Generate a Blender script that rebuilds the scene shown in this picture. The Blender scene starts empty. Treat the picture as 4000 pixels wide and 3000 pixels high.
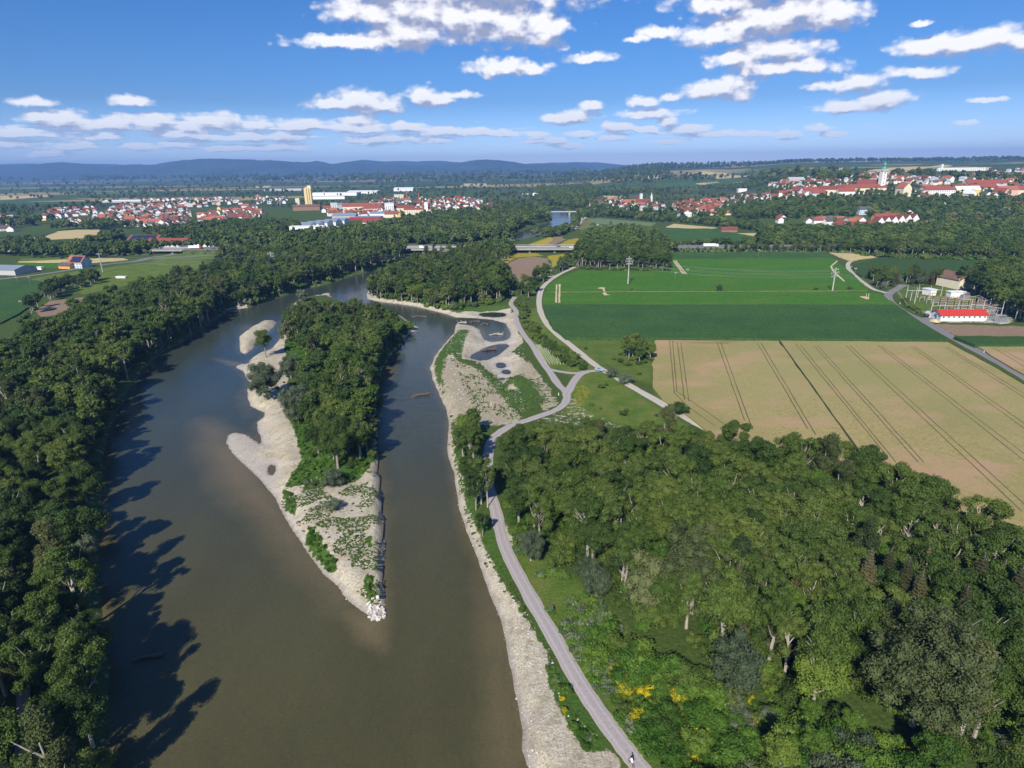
import bpy, bmesh, math, random
import numpy as np
from mathutils import Matrix, Vector
R_ = math.radians
SC = bpy.context.scene
COL = SC.collection

# ------------------------------------------------------------------ camera
CAM_H = 90.0; FPX = 2400.0; PITCH = math.atan(849.0/2400.0); ROLL = 0.014
fw = Vector((0, math.cos(PITCH), -math.sin(PITCH)))
r0 = Vector((1, 0, 0)); u0 = Vector((0, math.sin(PITCH), math.cos(PITCH)))
rt = math.cos(ROLL)*r0 - math.sin(ROLL)*u0
up = math.sin(ROLL)*r0 + math.cos(ROLL)*u0
cam = bpy.data.objects.new('camera', bpy.data.cameras.new('camera'))
COL.objects.link(cam)
cam.matrix_world = Matrix(((rt.x, up.x, -fw.x, 0), (rt.y, up.y, -fw.y, 0), (rt.z, up.z, -fw.z, CAM_H), (0, 0, 0, 1)))
cam.data.sensor_width = 36; cam.data.lens = 36*FPX/4000
cam.data.clip_start = 0.5; cam.data.clip_end = 120000
SC.camera = cam

# ------------------------------------------------------------------ sun
SUN_EL = R_(38); SHADOW_AZ = R_(19)            # shadows fall away from the camera and to the right
sdir = Vector((math.sin(SHADOW_AZ)*math.cos(SUN_EL), math.cos(SHADOW_AZ)*math.cos(SUN_EL), -math.sin(SUN_EL)))
sun = bpy.data.objects.new('sun', bpy.data.lights.new('sun', 'SUN'))
COL.objects.link(sun)
sun.rotation_euler = sdir.to_track_quat('-Z', 'Y').to_euler()
sun.data.energy = 4.6; sun.data.angle = R_(0.53); sun.data.color = (1.0, 0.93, 0.82)

SC.view_settings.view_transform = 'Standard'; SC.view_settings.look = 'None'
SC.view_settings.exposure = 0.42; SC.view_settings.gamma = 1.0
SC.view_settings.use_curve_mapping = False
SC.render.engine = 'CYCLES'
cy = SC.cycles
cy.max_bounces = 5; cy.diffuse_bounces = 2; cy.glossy_bounces = 2; cy.transmission_bounces = 3
cy.transparent_max_bounces = 6; cy.volume_bounces = 0; cy.use_denoising = True
cy.caustics_reflective = False; cy.caustics_refractive = False
cy.sample_clamp_indirect = 4.0

# ------------------------------------------------------------------ pixel <-> world
def ray(u, v):
    a = (float(u)-2000)/FPX; b = (1500-float(v))/FPX
    return fw + a*rt + b*up
def G(u, v, z=0.0):
    d = ray(u, v)
    if d.z > -1e-4: d = Vector((d.x, d.y, -1e-4))
    t = (z-CAM_H)/d.z
    return (d.x*t, d.y*t)
def GP(pts, z=0.0): return [G(u, v, z) for u, v in pts]
def proj(x, y, z):
    p = Vector((x, y, z-CAM_H)); d = p.dot(fw)
    if d < 1: return (-1e6, -1e6, d)
    return (2000+FPX*p.dot(rt)/d, 1500-FPX*p.dot(up)/d, d)

# ------------------------------------------------------------------ noise helpers
def _hash(ix, iy, s):
    n = (ix.astype(np.int64)*374761393 + iy.astype(np.int64)*668265263 + s*1442695041) & 0x7fffffff
    n = ((n ^ (n >> 13))*1274126177) & 0x7fffffff
    return ((n ^ (n >> 16)) & 0xffff)/65535.0
def vnoise(x, y, s=0):
    x = np.asarray(x, float); y = np.asarray(y, float)
    ix = np.floor(x); iy = np.floor(y); fx = x-ix; fy = y-iy
    fx = fx*fx*(3-2*fx); fy = fy*fy*(3-2*fy)
    a = _hash(ix, iy, s); b = _hash(ix+1, iy, s); c = _hash(ix, iy+1, s); d = _hash(ix+1, iy+1, s)
    return (a*(1-fx)+b*fx)*(1-fy) + (c*(1-fx)+d*fx)*fy
def fbm(x, y, s=0, o=4):
    r = 0; a = .5; t = 0
    for k in range(o):
        r = r + a*vnoise(np.asarray(x)*2**k, np.asarray(y)*2**k, s+k*17); t += a; a *= .5
    return r/t
def sst(a, b, x):
    t = np.clip((x-a)/(b-a), 0, 1); return t*t*(3-2*t)
def sdpoly(px, py, poly, margin=40.0):
    """signed distance, positive inside, clamped to -margin outside the box"""
    P = np.array(poly, float); margin = float(margin); out = np.full(px.shape, -margin)
    m = (px > P[:, 0].min()-margin) & (px < P[:, 0].max()+margin) & (py > P[:, 1].min()-margin) & (py < P[:, 1].max()+margin)
    x = px[m]; y = py[m]
    if x.size == 0: return out
    best = np.full(x.shape, 1e18); ins = np.zeros(x.shape, bool)
    for i in range(len(P)):
        ax, ay = P[i]; bx, by = P[(i+1) % len(P)]
        ex, ey = bx-ax, by-ay; L = ex*ex+ey*ey+1e-9
        t = np.clip(((x-ax)*ex+(y-ay)*ey)/L, 0, 1)
        dd = (x-ax-t*ex)**2+(y-ay-t*ey)**2
        best = np.minimum(best, dd)
        c = (ay > y) != (by > y)
        if abs(by-ay) > 1e-9:
            ins ^= c & (x < (bx-ax)*(y-ay)/(by-ay)+ax)
    d = np.sqrt(best); d = np.where(ins, d, -d)
    out[m] = np.maximum(d, -margin)
    return out
def inpoly(x, y, poly):
    ins = False; n = len(poly)
    for i in range(n):
        ax, ay = poly[i]; bx, by = poly[(i+1) % n]
        if (ay > y) != (by > y) and x < (bx-ax)*(y-ay)/(by-ay)+ax: ins = not ins
    return ins

# ------------------------------------------------------------------ object helpers
def mesh_np(name, V, F, mats=(), smooth=False, mi=None):
    """F: (n,k) int array, all faces with k corners"""
    me = bpy.data.meshes.new(name)
    V = np.ascontiguousarray(V, np.float32); F = np.ascontiguousarray(F, np.int32)
    n, k = F.shape
    me.vertices.add(len(V)); me.vertices.foreach_set('co', V.ravel())
    me.loops.add(n*k); me.loops.foreach_set('vertex_index', F.ravel())
    me.polygons.add(n); me.polygons.foreach_set('loop_start', np.arange(0, n*k, k, dtype=np.int32))
    if mi is not None: me.polygons.foreach_set('material_index', np.ascontiguousarray(mi, np.int32))
    me.update(calc_edges=True)
    if smooth: me.polygons.foreach_set('use_smooth', np.ones(n, bool))
    for m in mats: me.materials.append(m)
    return me
def link(name, data=None, parent=None, loc=(0, 0, 0), rot=(0, 0, 0), scale=(1, 1, 1)):
    o = bpy.data.objects.new(name, data); COL.objects.link(o)
    o.location = loc; o.rotation_euler = rot; o.scale = scale
    if parent: o.parent = parent
    return o
def tag(o, label=None, cat=None, group=None, kind=None):
    if label: o['label'] = label
    if cat: o['category'] = cat
    if group: o['group'] = group
    if kind: o['kind'] = kind
    return o
class MB:
    """collects faces of any size, builds ONE mesh"""
    def __init__(s): s.v = []; s.f = []; s.m = []
    def add(s, vs, fs, m=0):
        b = len(s.v); s.v += [tuple(p) for p in vs]
        for f in fs: s.f.append(tuple(i+b for i in f)); s.m.append(m)
    def box(s, c, d, rz=0, m=0, taper=1.0):
        x, y, z = [q/2 for q in d]; vs = []
        for (sx, sy, sz) in ((-1,-1,-1),(1,-1,-1),(1,1,-1),(-1,1,-1),(-1,-1,1),(1,-1,1),(1,1,1),(-1,1,1)):
            k = taper if sz > 0 else 1
            px, py = sx*x*k, sy*y*k
            vs.append((c[0]+px*math.cos(rz)-py*math.sin(rz), c[1]+px*math.sin(rz)+py*math.cos(rz), c[2]+sz*z))
        s.add(vs, [(0,3,2,1),(4,5,6,7),(0,1,5,4),(1,2,6,5),(2,3,7,6),(3,0,4,7)], m)
    def tube(s, pts, rad, n=6, m=0, cap=True):
        pts = [Vector(p) for p in pts]; N = len(pts)
        if not hasattr(rad, '__len__'): rad = [rad]*N
        vs = []
        for i, p in enumerate(pts):
            d = (pts[min(i+1, N-1)]-pts[max(i-1, 0)]).normalized()
            a = d.cross(Vector((0, 0, 1)))
            if a.length < 1e-3: a = Vector((1, 0, 0))
            a.normalize(); b = d.cross(a)
            for k in range(n):
                t = 2*math.pi*k/n; vs.append(p+a*math.cos(t)*rad[i]+b*math.sin(t)*rad[i])
        fs = []
        for i in range(N-1):
            for k in range(n):
                fs.append((i*n+k, i*n+(k+1) % n, (i+1)*n+(k+1) % n, (i+1)*n+k))
        if cap: fs.append(tuple(range(n))); fs.append(tuple((N-1)*n+k for k in reversed(range(n))))
        s.add(vs, fs, m)
    def lathe(s, c, prof, n=12, m=0):
        vs = [(c[0]+r*math.cos(2*math.pi*k/n), c[1]+r*math.sin(2*math.pi*k/n), c[2]+z) for r, z in prof for k in range(n)]
        fs = [(i*n+k, i*n+(k+1) % n, (i+1)*n+(k+1) % n, (i+1)*n+k) for i in range(len(prof)-1) for k in range(n)]
        fs.append(tuple(reversed(range(n)))); fs.append(tuple((len(prof)-1)*n+k for k in range(n)))
        s.add(vs, fs, m)
    def mesh(s, name, mats=(), smooth=False):
        me = bpy.data.meshes.new(name); me.from_pydata(s.v, [], s.f)
        for mt in mats: me.materials.append(mt)
        if len(mats) > 1: me.polygons.foreach_set('material_index', s.m)
        if smooth: me.polygons.foreach_set('use_smooth', [True]*len(s.f))
        me.update(); return me
    def build(s, name, mats, parent=None, loc=(0, 0, 0), rz=0, smooth=False):
        if not isinstance(mats, (list, tuple)): mats = [mats]
        return link(name, s.mesh(name, mats, smooth), parent, loc, (0, 0, rz))

# ------------------------------------------------------------------ node helpers
class NT:
    def __init__(s, tree): s.t = tree; s.n = tree.nodes; s.l = tree.links; s.n.clear()
    def node(s, kind, **kw):
        nd = s.n.new(kind); ins = kw.pop('ins', {})
        for k, v in kw.items(): setattr(nd, k, v)
        for k, v in ins.items(): s.set(nd.inputs[k], v)
        return nd
    def set(s, sock, v):
        if isinstance(v, bpy.types.NodeSocket): s.l.new(v, sock)
        elif isinstance(v, bpy.types.Node): s.l.new(v.outputs[0], sock)
        else:
            if sock.type == 'RGBA' and len(v) == 3: v = (*v, 1)
            sock.default_value = v
    def math(s, op, a, b=0.0, c=None, clamp=False):
        nd = s.node('ShaderNodeMath', operation=op, use_clamp=clamp)
        s.set(nd.inputs[0], a); s.set(nd.inputs[1], b)
        if c is not None: s.set(nd.inputs[2], c)
        return nd.outputs[0]
    def vmath(s, op, a, b=(0, 0, 0), c=None, out=0):
        nd = s.node('ShaderNodeVectorMath', operation=op)
        s.set(nd.inputs[0], a)
        if op == 'SCALE': s.set(nd.inputs['Scale'], b)
        elif len(nd.inputs) > 1 and b is not None: s.set(nd.inputs[1], b)
        if c is not None: s.set(nd.inputs[2], c)
        return nd.outputs[1] if op in ('LENGTH', 'DOT_PRODUCT') else nd.outputs[0]
    def mix(s, f, a, b, mode='MIX'):
        nd = s.node('ShaderNodeMix', data_type='RGBA', blend_type=mode)
        s.set(nd.inputs[0], f); s.set(nd.inputs[6], a); s.set(nd.inputs[7], b)
        return nd.outputs[2]
    def noise(s, vec, scale, detail=3, rough=.55, out=0, dist=0.0, dim='3D'):
        nd = s.node('ShaderNodeTexNoise', noise_dimensions=dim)
        if vec is not None: s.set(nd.inputs['Vector'], vec)
        nd.inputs['Scale'].default_value = scale; nd.inputs['Detail'].default_value = detail
        nd.inputs['Roughness'].default_value = rough; nd.inputs['Distortion'].default_value = dist
        return nd.outputs[out]
    def ramp(s, f, stops, interp='LINEAR'):
        nd = s.node('ShaderNodeValToRGB'); s.set(nd.inputs[0], f); cr = nd.color_ramp; cr.interpolation = interp
        while len(cr.elements) < len(stops): cr.elements.new(.5)
        for e, (p, c) in zip(cr.elements, stops):
            e.position = p; e.color = (*c, 1) if len(c) == 3 else c
        return nd.outputs[0]
    def rng(s, v, a, b, c=0.0, d=1.0, smooth=False):
        nd = s.node('ShaderNodeMapRange', interpolation_type='SMOOTHSTEP' if smooth else 'LINEAR')
        s.set(nd.inputs[0], v); nd.inputs[1].default_value = a; nd.inputs[2].default_value = b
        nd.inputs[3].default_value = c; nd.inputs[4].default_value = d
        return nd.outputs[0]
    def attr(s, name, out=2):
        return s.node('ShaderNodeAttribute', attribute_name=name).outputs[out]
    def pos(s): return s.node('ShaderNodeNewGeometry').outputs['Position']
    def objrand(s): return s.node('ShaderNodeObjectInfo').outputs['Random']
    def bump(s, h, strength=.4, dist=.1):
        nd = s.node('ShaderNodeBump'); s.set(nd.inputs['Height'], h)
        nd.inputs['Strength'].default_value = strength; nd.inputs['Distance'].default_value = dist
        return nd.outputs[0]
def material(name):
    m = bpy.data.materials.new(name); m.use_nodes = True
    return m, NT(m.node_tree)
def finish(nt, col, rough=.9, bump=None, spec=.2, metal=0.0, trans=0.0):
    b = nt.node('ShaderNodeBsdfPrincipled')
    nt.set(b.inputs['Base Color'], col); nt.set(b.inputs['Roughness'], rough)
    b.inputs['Specular IOR Level'].default_value = spec; b.inputs['Metallic'].default_value = metal
    if bump is not None: nt.set(b.inputs['Normal'], bump)
    sh = b.outputs[0]
    if trans:
        tr = nt.node('ShaderNodeBsdfTranslucent'); nt.set(tr.inputs[0], col)
        mx = nt.node('ShaderNodeMixShader'); mx.inputs[0].default_value = trans
        nt.l.new(sh, mx.inputs[1]); nt.l.new(tr.outputs[0], mx.inputs[2]); sh = mx.outputs[0]
    o = nt.node('ShaderNodeOutputMaterial'); nt.l.new(sh, o.inputs[0])
def simple(name, col, rough=.8, var=.15, scale=1.5, bump=0.0, spec=.3, metal=0.0, objvar=0.0):
    """plain surface with grain and weathering"""
    m, nt = material(name); p = nt.pos()
    n = nt.noise(p, scale, 5, .65)
    lo = tuple(c*(1-var) for c in col); hi = tuple(min(1, c*(1+var)) for c in col)
    c = nt.ramp(n, [(.3, lo), (.7, hi)])
    if objvar:
        r = nt.rng(nt.objrand(), 0, 1, 1-objvar, 1+objvar)
        c = nt.vmath('SCALE', c, r)
    b = nt.bump(nt.noise(p, scale*6, 3), bump, .05) if bump else None
    finish(nt, c, rough, b, spec, metal)
    return m

# ------------------------------------------------------------------ world: sky and clouds
def dir_of(u, v):
    d = ray(u, v).normalized(); return math.atan2(d.x, d.y), math.asin(d.z)
CLOUDS = [(1450,45,170,65),(1640,30,230,95),(1830,65,210,92),(1990,105,150,70),(2140,115,75,78),(1380,165,230,24),(1600,130,170,55),
 (1900,-60,420,120),(1500,-70,260,90),
 (130,397,78,20),(515,390,78,25),(1300,408,95,26),(1400,396,110,42),(1500,410,90,30),(1650,372,60,32),(1700,388,70,24),(1790,370,70,14),(1950,262,110,32),(2075,265,70,24),
 (235,466,115,36),(425,484,90,28),(588,478,115,32),(740,490,60,22),(832,476,115,32),(1003,488,75,22),(1175,488,110,22),(1392,470,60,20),(1410,500,120,18),(1582,498,85,17),
 (1745,517,100,15),(1862,513,60,13),(1962,522,70,12),(777,533,130,18),(976,536,60,20),(1103,534,78,20),(60,520,90,22),(70,562,90,22),(407,533,60,12),(300,568,60,12),
 (540,572,80,14),(860,583,60,12),(1000,577,70,12),(1110,578,80,12),(1465,545,110,18),(1680,549,70,12),(700,560,70,12),(180,600,90,12),
 (2840,12,190,30),(2960,80,230,62),(3120,45,170,75),(3265,50,120,58),(2810,140,150,42),(2570,125,90,22),(2490,152,45,14),(3000,-60,380,70),
 (3050,195,170,45),(2860,232,100,36),(3090,262,190,28),(2960,262,120,26),(2745,352,70,34),(2830,346,110,44),(2900,360,60,30),(2300,222,85,20),
 (2312,410,46,19),(2180,462,60,20),(2240,458,80,25),(2515,396,58,20),(2615,380,36,14),(2540,440,112,20),(2610,470,38,17),(2411,497,62,19),(2530,508,50,12),
 (2687,508,92,17),(2780,520,80,12),(2108,524,36,10),(2271,524,60,12),(2135,550,72,12),(2208,568,62,10),(2398,537,52,10),(2950,521,66,9),(3075,526,52,14),
 (3193,501,46,14),(3256,524,50,11),(2624,547,62,9),
 (3620,182,130,36),(3760,170,160,42),(3900,150,120,42),(4020,160,90,34),(3580,282,112,27),(3260,330,90,20),(3360,328,110,32),(3440,396,110,34),(3300,412,90,24),
 (3862,388,70,10),(3600,92,40,12),(3772,480,42,8)]
world = bpy.data.worlds.new('World'); SC.world = world; world.use_nodes = True
def build_world():
    nt = NT(world.node_tree)
    # density group: az/el vector in, density out
    g = bpy.data.node_groups.new('cloud_density', 'ShaderNodeTree')
    g.interface.new_socket('P', in_out='INPUT', socket_type='NodeSocketVector')
    g.interface.new_socket('D', in_out='OUTPUT', socket_type='NodeSocketFloat')
    q = NT(g); gi = q.node('NodeGroupInput'); go = q.node('NodeGroupOutput')
    P = gi.outputs[0]
    sep = q.node('ShaderNodeSeparateXYZ'); q.l.new(P, sep.inputs[0])
    amp = q.rng(sep.outputs[1], .0, .25, .010, .034)
    w1 = q.vmath('SUBTRACT', q.noise(P, 26, 5, .6, out=1), (.5, .5, .5))
    W = q.vmath('MULTIPLY', q.vmath('SCALE', w1, amp), (.75, .55, 0))
    w2 = q.vmath('SUBTRACT', q.noise(P, 130, 4, .6, out=1), (.5, .5, .5))
    W = q.vmath('ADD', W, q.vmath('MULTIPLY', q.vmath('SCALE', w2, q.math('MULTIPLY', amp, .32)), (1, .9, 0)))
    PW = q.vmath('ADD', P, W)
    best = None
    for (u, v, ru, rv) in CLOUDS:
        a, e = dir_of(u, v); a2, e2 = dir_of(u+ru, v); a3, e3 = dir_of(u, v-rv)
        ra = max(1e-4, abs(a2-a))*1.40; re = max(1e-4, abs(e3-e))*1.40
        k = q.vmath('MULTIPLY_ADD', PW, (1/ra, 1/re, 0), (-a/ra, -e/re, 0))
        d = q.vmath('LENGTH', k)
        best = d if best is None else q.math('SMOOTH_MIN', best, d, .25)
    pn = q.vmath('MULTIPLY', P, (1, 1.6, 1))
    n = q.noise(pn, 42, 7, .56)
    def puff(scale):
        vo = q.node('ShaderNodeTexVoronoi', voronoi_dimensions='2D', feature='SMOOTH_F1'); q.l.new(q.vmath('ADD', pn, q.vmath('SCALE', W, .35)), vo.inputs['Vector'])
        vo.inputs['Scale'].default_value = scale; vo.inputs['Smoothness'].default_value = .8
        return q.math('SUBTRACT', .42, vo.outputs['Distance'])
    pf = q.math('ADD', q.math('MULTIPLY', puff(40), .50), q.math('MULTIPLY', puff(105), .20))
    d = q.math('ADD', q.math('ADD', q.math('SUBTRACT', 1.0, best), pf), q.math('MULTIPLY', q.math('SUBTRACT', n, .5), .95))
    # thin streaky bands low over the horizon
    ps = q.vmath('MULTIPLY', P, (9, 90, 1)); s_ = q.noise(ps, 1.6, 6, .6)
    low = q.math('MULTIPLY', q.rng(sep.outputs[1], .012, .03, 0, 1), q.rng(sep.outputs[1], .045, .085, 1, 0))
    left = q.rng(sep.outputs[0], -.1, .75, 1.0, .35)
    band = q.math('MULTIPLY', q.math('MULTIPLY', q.rng(s_, .44, .66, 0, .8), low), left)
    d = q.math('ADD', q.math('MAXIMUM', d, -.2), q.math('MULTIPLY', band, .8))
    q.l.new(d, go.inputs[0])

    tc = nt.node('ShaderNodeTexCoord'); D = tc.outputs['Generated']
    sp = nt.node('ShaderNodeSeparateXYZ'); nt.l.new(D, sp.inputs[0])
    X, Y, Z = sp.outputs
    az = nt.math('ARCTAN2', X, Y); el = nt.math('ARCSINE', Z)
    cb = nt.node('ShaderNodeCombineXYZ'); nt.l.new(az, cb.inputs[0]); nt.l.new(el, cb.inputs[1]); AE = cb.outputs[0]
    sky = nt.node('ShaderNodeTexSky', sky_type='NISHITA', sun_disc=False)
    sky.sun_elevation = SUN_EL; sky.sun_rotation = math.pi+SHADOW_AZ
    sky.altitude = 400; sky.air_density = 1.0; sky.dust_density = .35; sky.ozone_density = 3.0
    skyc = nt.mix(1.0, sky.outputs[0], nt.ramp(nt.math('MULTIPLY', nt.math('MAXIMUM', el, 0), 3.0), [(0, (.50, .56, .86)), (.35, (.34, .58, .95)), (.9, (.25, .60, 1.0))]), 'MULTIPLY')
    skyc = nt.vmath('SCALE', skyc, nt.math('MULTIPLY', nt.rng(el, .004, .09, 1.85, 1.0), SKY_GAIN))
    # placed clouds in the part of the sky the photograph shows
    g1 = nt.node('ShaderNodeGroup'); g1.node_tree = g; nt.l.new(AE, g1.inputs[0])
    off = nt.rng(el, 0, .25, .005, .022)
    o3 = nt.vmath('SCALE', (-.45, 1, 0), off)
    g2 = nt.node('ShaderNodeGroup'); g2.node_tree = g; nt.l.new(nt.vmath('ADD', AE, o3), g2.inputs[0])
    def cloud_col(dn, dn2, sharp=.6):
        a = nt.rng(dn, .0, sharp, 0, 1, True)
        light = nt.rng(nt.math('SUBTRACT', dn, dn2), -.34, .26, 0, 1)
        thick = nt.rng(dn, .4, 1.3, 0, .06)
        light = nt.math('SUBTRACT', light, thick, clamp=True)
        c = nt.ramp(light, [(0, (.27, .30, .43)), (.28, (.41, .43, .55)), (.56, (.62, .62, .69)), (1, (.82, .815, .83))])
        hz = nt.rng(el, .02, .11, .42, 0)     # distance takes the contrast out of low clouds
        c = nt.mix(hz, c, (.36, .46, .66))
        a = nt.math('MULTIPLY', a, nt.rng(el, .0, .06, .5, .97))
        return a, c
    a, c = cloud_col(g1.outputs[0], g2.outputs[0])
    colB = nt.mix(a, skyc, c)
    # the same kind of cloud field everywhere else, laid on a plane overhead
    zz = nt.math('MAXIMUM', Z, .06)
    cb2 = nt.node('ShaderNodeCombineXYZ'); nt.l.new(nt.math('DIVIDE', X, zz), cb2.inputs[0]); nt.l.new(nt.math('DIVIDE', Y, zz), cb2.inputs[1])
    n1 = nt.noise(cb2.outputs[0], .8, 6, .6); n2 = nt.noise(nt.vmath('ADD', cb2.outputs[0], (-.1, -.1, 0)), .8, 6, .6)
    a2, c2 = cloud_col(nt.math('MULTIPLY', nt.math('SUBTRACT', n1, .56), 4.0), nt.math('MULTIPLY', nt.math('SUBTRACT', n2, .56), 4.0))
    a2 = nt.math('MULTIPLY', a2, nt.rng(Z, .05, .3, 0, 1))
    colA = nt.mix(a2, skyc, c2)
    inside = nt.math('MULTIPLY', nt.math('LESS_THAN', nt.math('ABSOLUTE', az), .95), nt.math('LESS_THAN', nt.math('ABSOLUTE', el), .40))
    bA = nt.node('ShaderNodeBackground'); nt.l.new(colA, bA.inputs[0]); bA.inputs[1].default_value = 1
    bB = nt.node('ShaderNodeBackground'); nt.l.new(colB, bB.inputs[0]); bB.inputs[1].default_value = 1
    mx = nt.node('ShaderNodeMixShader'); nt.l.new(inside, mx.inputs[0]); nt.l.new(bA.outputs[0], mx.inputs[1]); nt.l.new(bB.outputs[0], mx.inputs[2])
    o = nt.node('ShaderNodeOutputWorld'); nt.l.new(mx.outputs[0], o.inputs[0])


SKY_GAIN = .084
build_world()

# ------------------------------------------------------------------ roads
def smooth(pts, n=4):
    out = []; P_ = [pts[0]]+list(pts)+[pts[-1]]
    for i in range(1, len(P_)-2):
        a, b, c, d = [np.array(q) for q in P_[i-1:i+3]]
        for k in range(n):
            t = k/n; out.append(tuple(.5*((2*b)+(-a+c)*t+(2*a-5*b+4*c-d)*t*t+(-a+3*b-3*c+d)*t**3)))
    out.append(tuple(pts[-1])); return out
ROADS = {
 'track': GP([(2246,1043),(2181,1074),(2131,1110),(2111,1142),(2106,1190),(2122,1242),(2164,1295),(2224,1344),(2289,1398),(2349,1442),(2387,1461),(2425,1485),(2490,1523),(2577,1572),(2631,1605),(2685,1634),(2745,1667),(2900,1745),(3100,1840)]),
 'path': GP([(2012,1160),(1995,1186),(2016,1215),(2018,1257),(2045,1306),(2083,1355),(2115,1409),(2148,1453),(2180,1501),(2208,1529),(2214,1556),(2199,1583),(2164,1605),(2105,1626),(2056,1643),(2000,1662),(1950,1690),(1918,1725),(1906,1790),(1905,1870),(1920,1941),(1938,2000),(1955,2080),(1982,2160),(2030,2255),(2096,2375),(2170,2500),(2224,2600),(2290,2710),(2373,2830),(2460,2945),(2500,3000),(2640,3180),(2800,3400)]),
 'link': GP([(2142,1442),(2190,1452),(2246,1458),(2290,1452),(2343,1447),(2372,1455)]),
 'link2': GP([(2290,1452),(2262,1466),(2242,1490),(2226,1518),(2210,1545)]),
 'asphalt': GP([(3530,1112),(3508,1126),(3478,1143),(3468,1162),(3489,1190),(3543,1225),(3614,1257),(3711,1312),(3831,1377),(3939,1436),(4000,1472),(4200,1590),(4500,1760)]),
 'track_n': GP([(3345,1014),(3322,1022),(3312,1034),(3318,1054),(3353,1088),(3407,1127),(3440,1138),(3470,1146)]),
 'road_w': GP([(-300,1120),(0,1090),(150,1073),(300,1050),(420,1032),(520,1022),(600,1010),(700,1004),(800,998),(860,990),(880,980),(870,974)]),
 'road_w2': GP([(520,1022),(590,1005),(640,1000),(680,990),(700,975)]),
 'meadow_path': GP([(2246,895),(2262,880),(2280,858),(2290,849)]),
 'meadow_loop': GP([(2256,893),(2300,888),(2330,884),(2334,872),(2318,864),(2328,858)]),
 'yard': GP([(3600,1252),(3625,1245),(3700,1248)]),
 'under_bridge': GP([(2264,950),(2248,960),(2252,970),(2262,980)]),
 'riverside': GP([(60,3100),(85,2950),(92,2700),(105,2570),(130,2510),(150,2400),(180,2200),(205,2020),(235,1880),(280,1750)]),
 'bank_path': GP([(2170,1077),(2120,1085),(2092,1095)])}
ROADS = {k: smooth(v) for k, v in ROADS.items()}
def road_dist(x, y, keys=None, cap=30):
    best = np.full(np.shape(x), float(cap))
    for k, pl in ROADS.items():
        if keys and k not in keys: continue
        A = np.array(pl); m = (x > A[:, 0].min()-cap) & (x < A[:, 0].max()+cap) & (y > A[:, 1].min()-cap) & (y < A[:, 1].max()+cap)
        if not m.any(): continue
        X = x[m]; Y = y[m]; b = best[m]
        for i in range(len(A)-1):
            ex, ey = A[i+1]-A[i]; L = ex*ex+ey*ey+1e-9
            t = np.clip(((X-A[i, 0])*ex+(Y-A[i, 1])*ey)/L, 0, 1)
            b = np.minimum(b, np.hypot(X-A[i, 0]-t*ex, Y-A[i, 1]-t*ey))
        best[m] = b
    return best

# ------------------------------------------------------------------ terrain
ZW = -2.4                                        # river level; the flood plain is z = 0
def hill(x, y):
    """height of the land: a flat plain, a valley side rising on the right"""
    x = np.asarray(x, float); y = np.asarray(y, float)
    r = x/np.maximum(y+60, 60)
    zr = np.interp(y, [0, 900, 980, 1330, 1800, 2600, 3400, 4300, 5200, 20000], [0, 0, 2, 44, 52, 68, 74, 84, 88, 88])
    zm = np.interp(y, [0, 1900, 2500, 3600, 4700, 20000], [0, 0, 14, 46, 78, 78])
    w1 = sst(.335, .44, r); w2 = sst(.07, .24, r)
    z = zr*w1 + zm*(1-w1)*w2
    bump_ = (fbm(x/340, y/340, 5)-.5)*22*np.clip(z/45, 0, 1)
    return z+bump_
def hz(x, y): return float(hill(np.array([x]), np.array([y]))[0])
def P(u, v, dz=0.0):
    """ground point under a pixel, on plain or hillside"""
    d = ray(u, v); t = np.geomspace(70, 14000, 900)
    X = d.x*t; Y = d.y*t; Z = CAM_H+d.z*t-dz
    k = np.nonzero(Z < hill(X, Y))[0]
    i = k[0] if len(k) else len(t)-1
    return (float(X[i]), float(Y[i]), float(hill(X[i:i+1], Y[i:i+1])[0]))
def PP(pts): return [P(u, v)[:2] for u, v in pts]

RIVER_PX = [(470,3500),(430,3000),(425,2600),(390,2300),(385,2150),(400,2000),(400,1800),(423,1697),(477,1561),(560,1447),(613,1393),(705,1339),(800,1280),(846,1250),(890,1211),(966,1203),(1047,1176),
 (1118,1151),(1208,1124),(1285,1108),(1371,1077),(1425,1065),(1479,1047),(1533,1034),(1600,1008),(1680,985),(1800,965),(1950,945),(2000,925),(2030,905),(2100,882),(2157,862),(2158,845),(2142,828),(2120,800),(2108,780),
 (2116,778),(2150,800),(2200,812),(2236,838),(2252,862),(2252,885),(2200,905),(2120,918),(2022,943),(1900,975),(1800,1000),(1700,1020),(1600,1050),(1529,1075),(1452,1119),(1427,1151),(1434,1169),(1479,1178),(1556,1187),(1619,1196),(1714,1219),(1750,1228),(1779,1240),
 (1860,1243),(1925,1249),(1974,1263),(1990,1290),(1996,1305),(1990,1322),(1970,1331),(1925,1336),(1893,1330),(1880,1308),(1874,1288),(1839,1271),(1779,1265),
 (1776,1301),(1730,1350),(1698,1393),(1681,1436),(1690,1480),(1711,1528),(1727,1566),(1744,1599),(1754,1659),(1746,1751),(1754,1794),(1774,1849),(1782,1914),(1795,1995),(1805,2018),(1823,2078),(1859,2163),(1889,2253),(1919,2337),(1955,2416),(1968,2470),(1980,2542),(2010,2693),(2028,2777),(2043,2856),(2037,2928),(2064,3000),(2150,3200),(2230,3500)]
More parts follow.
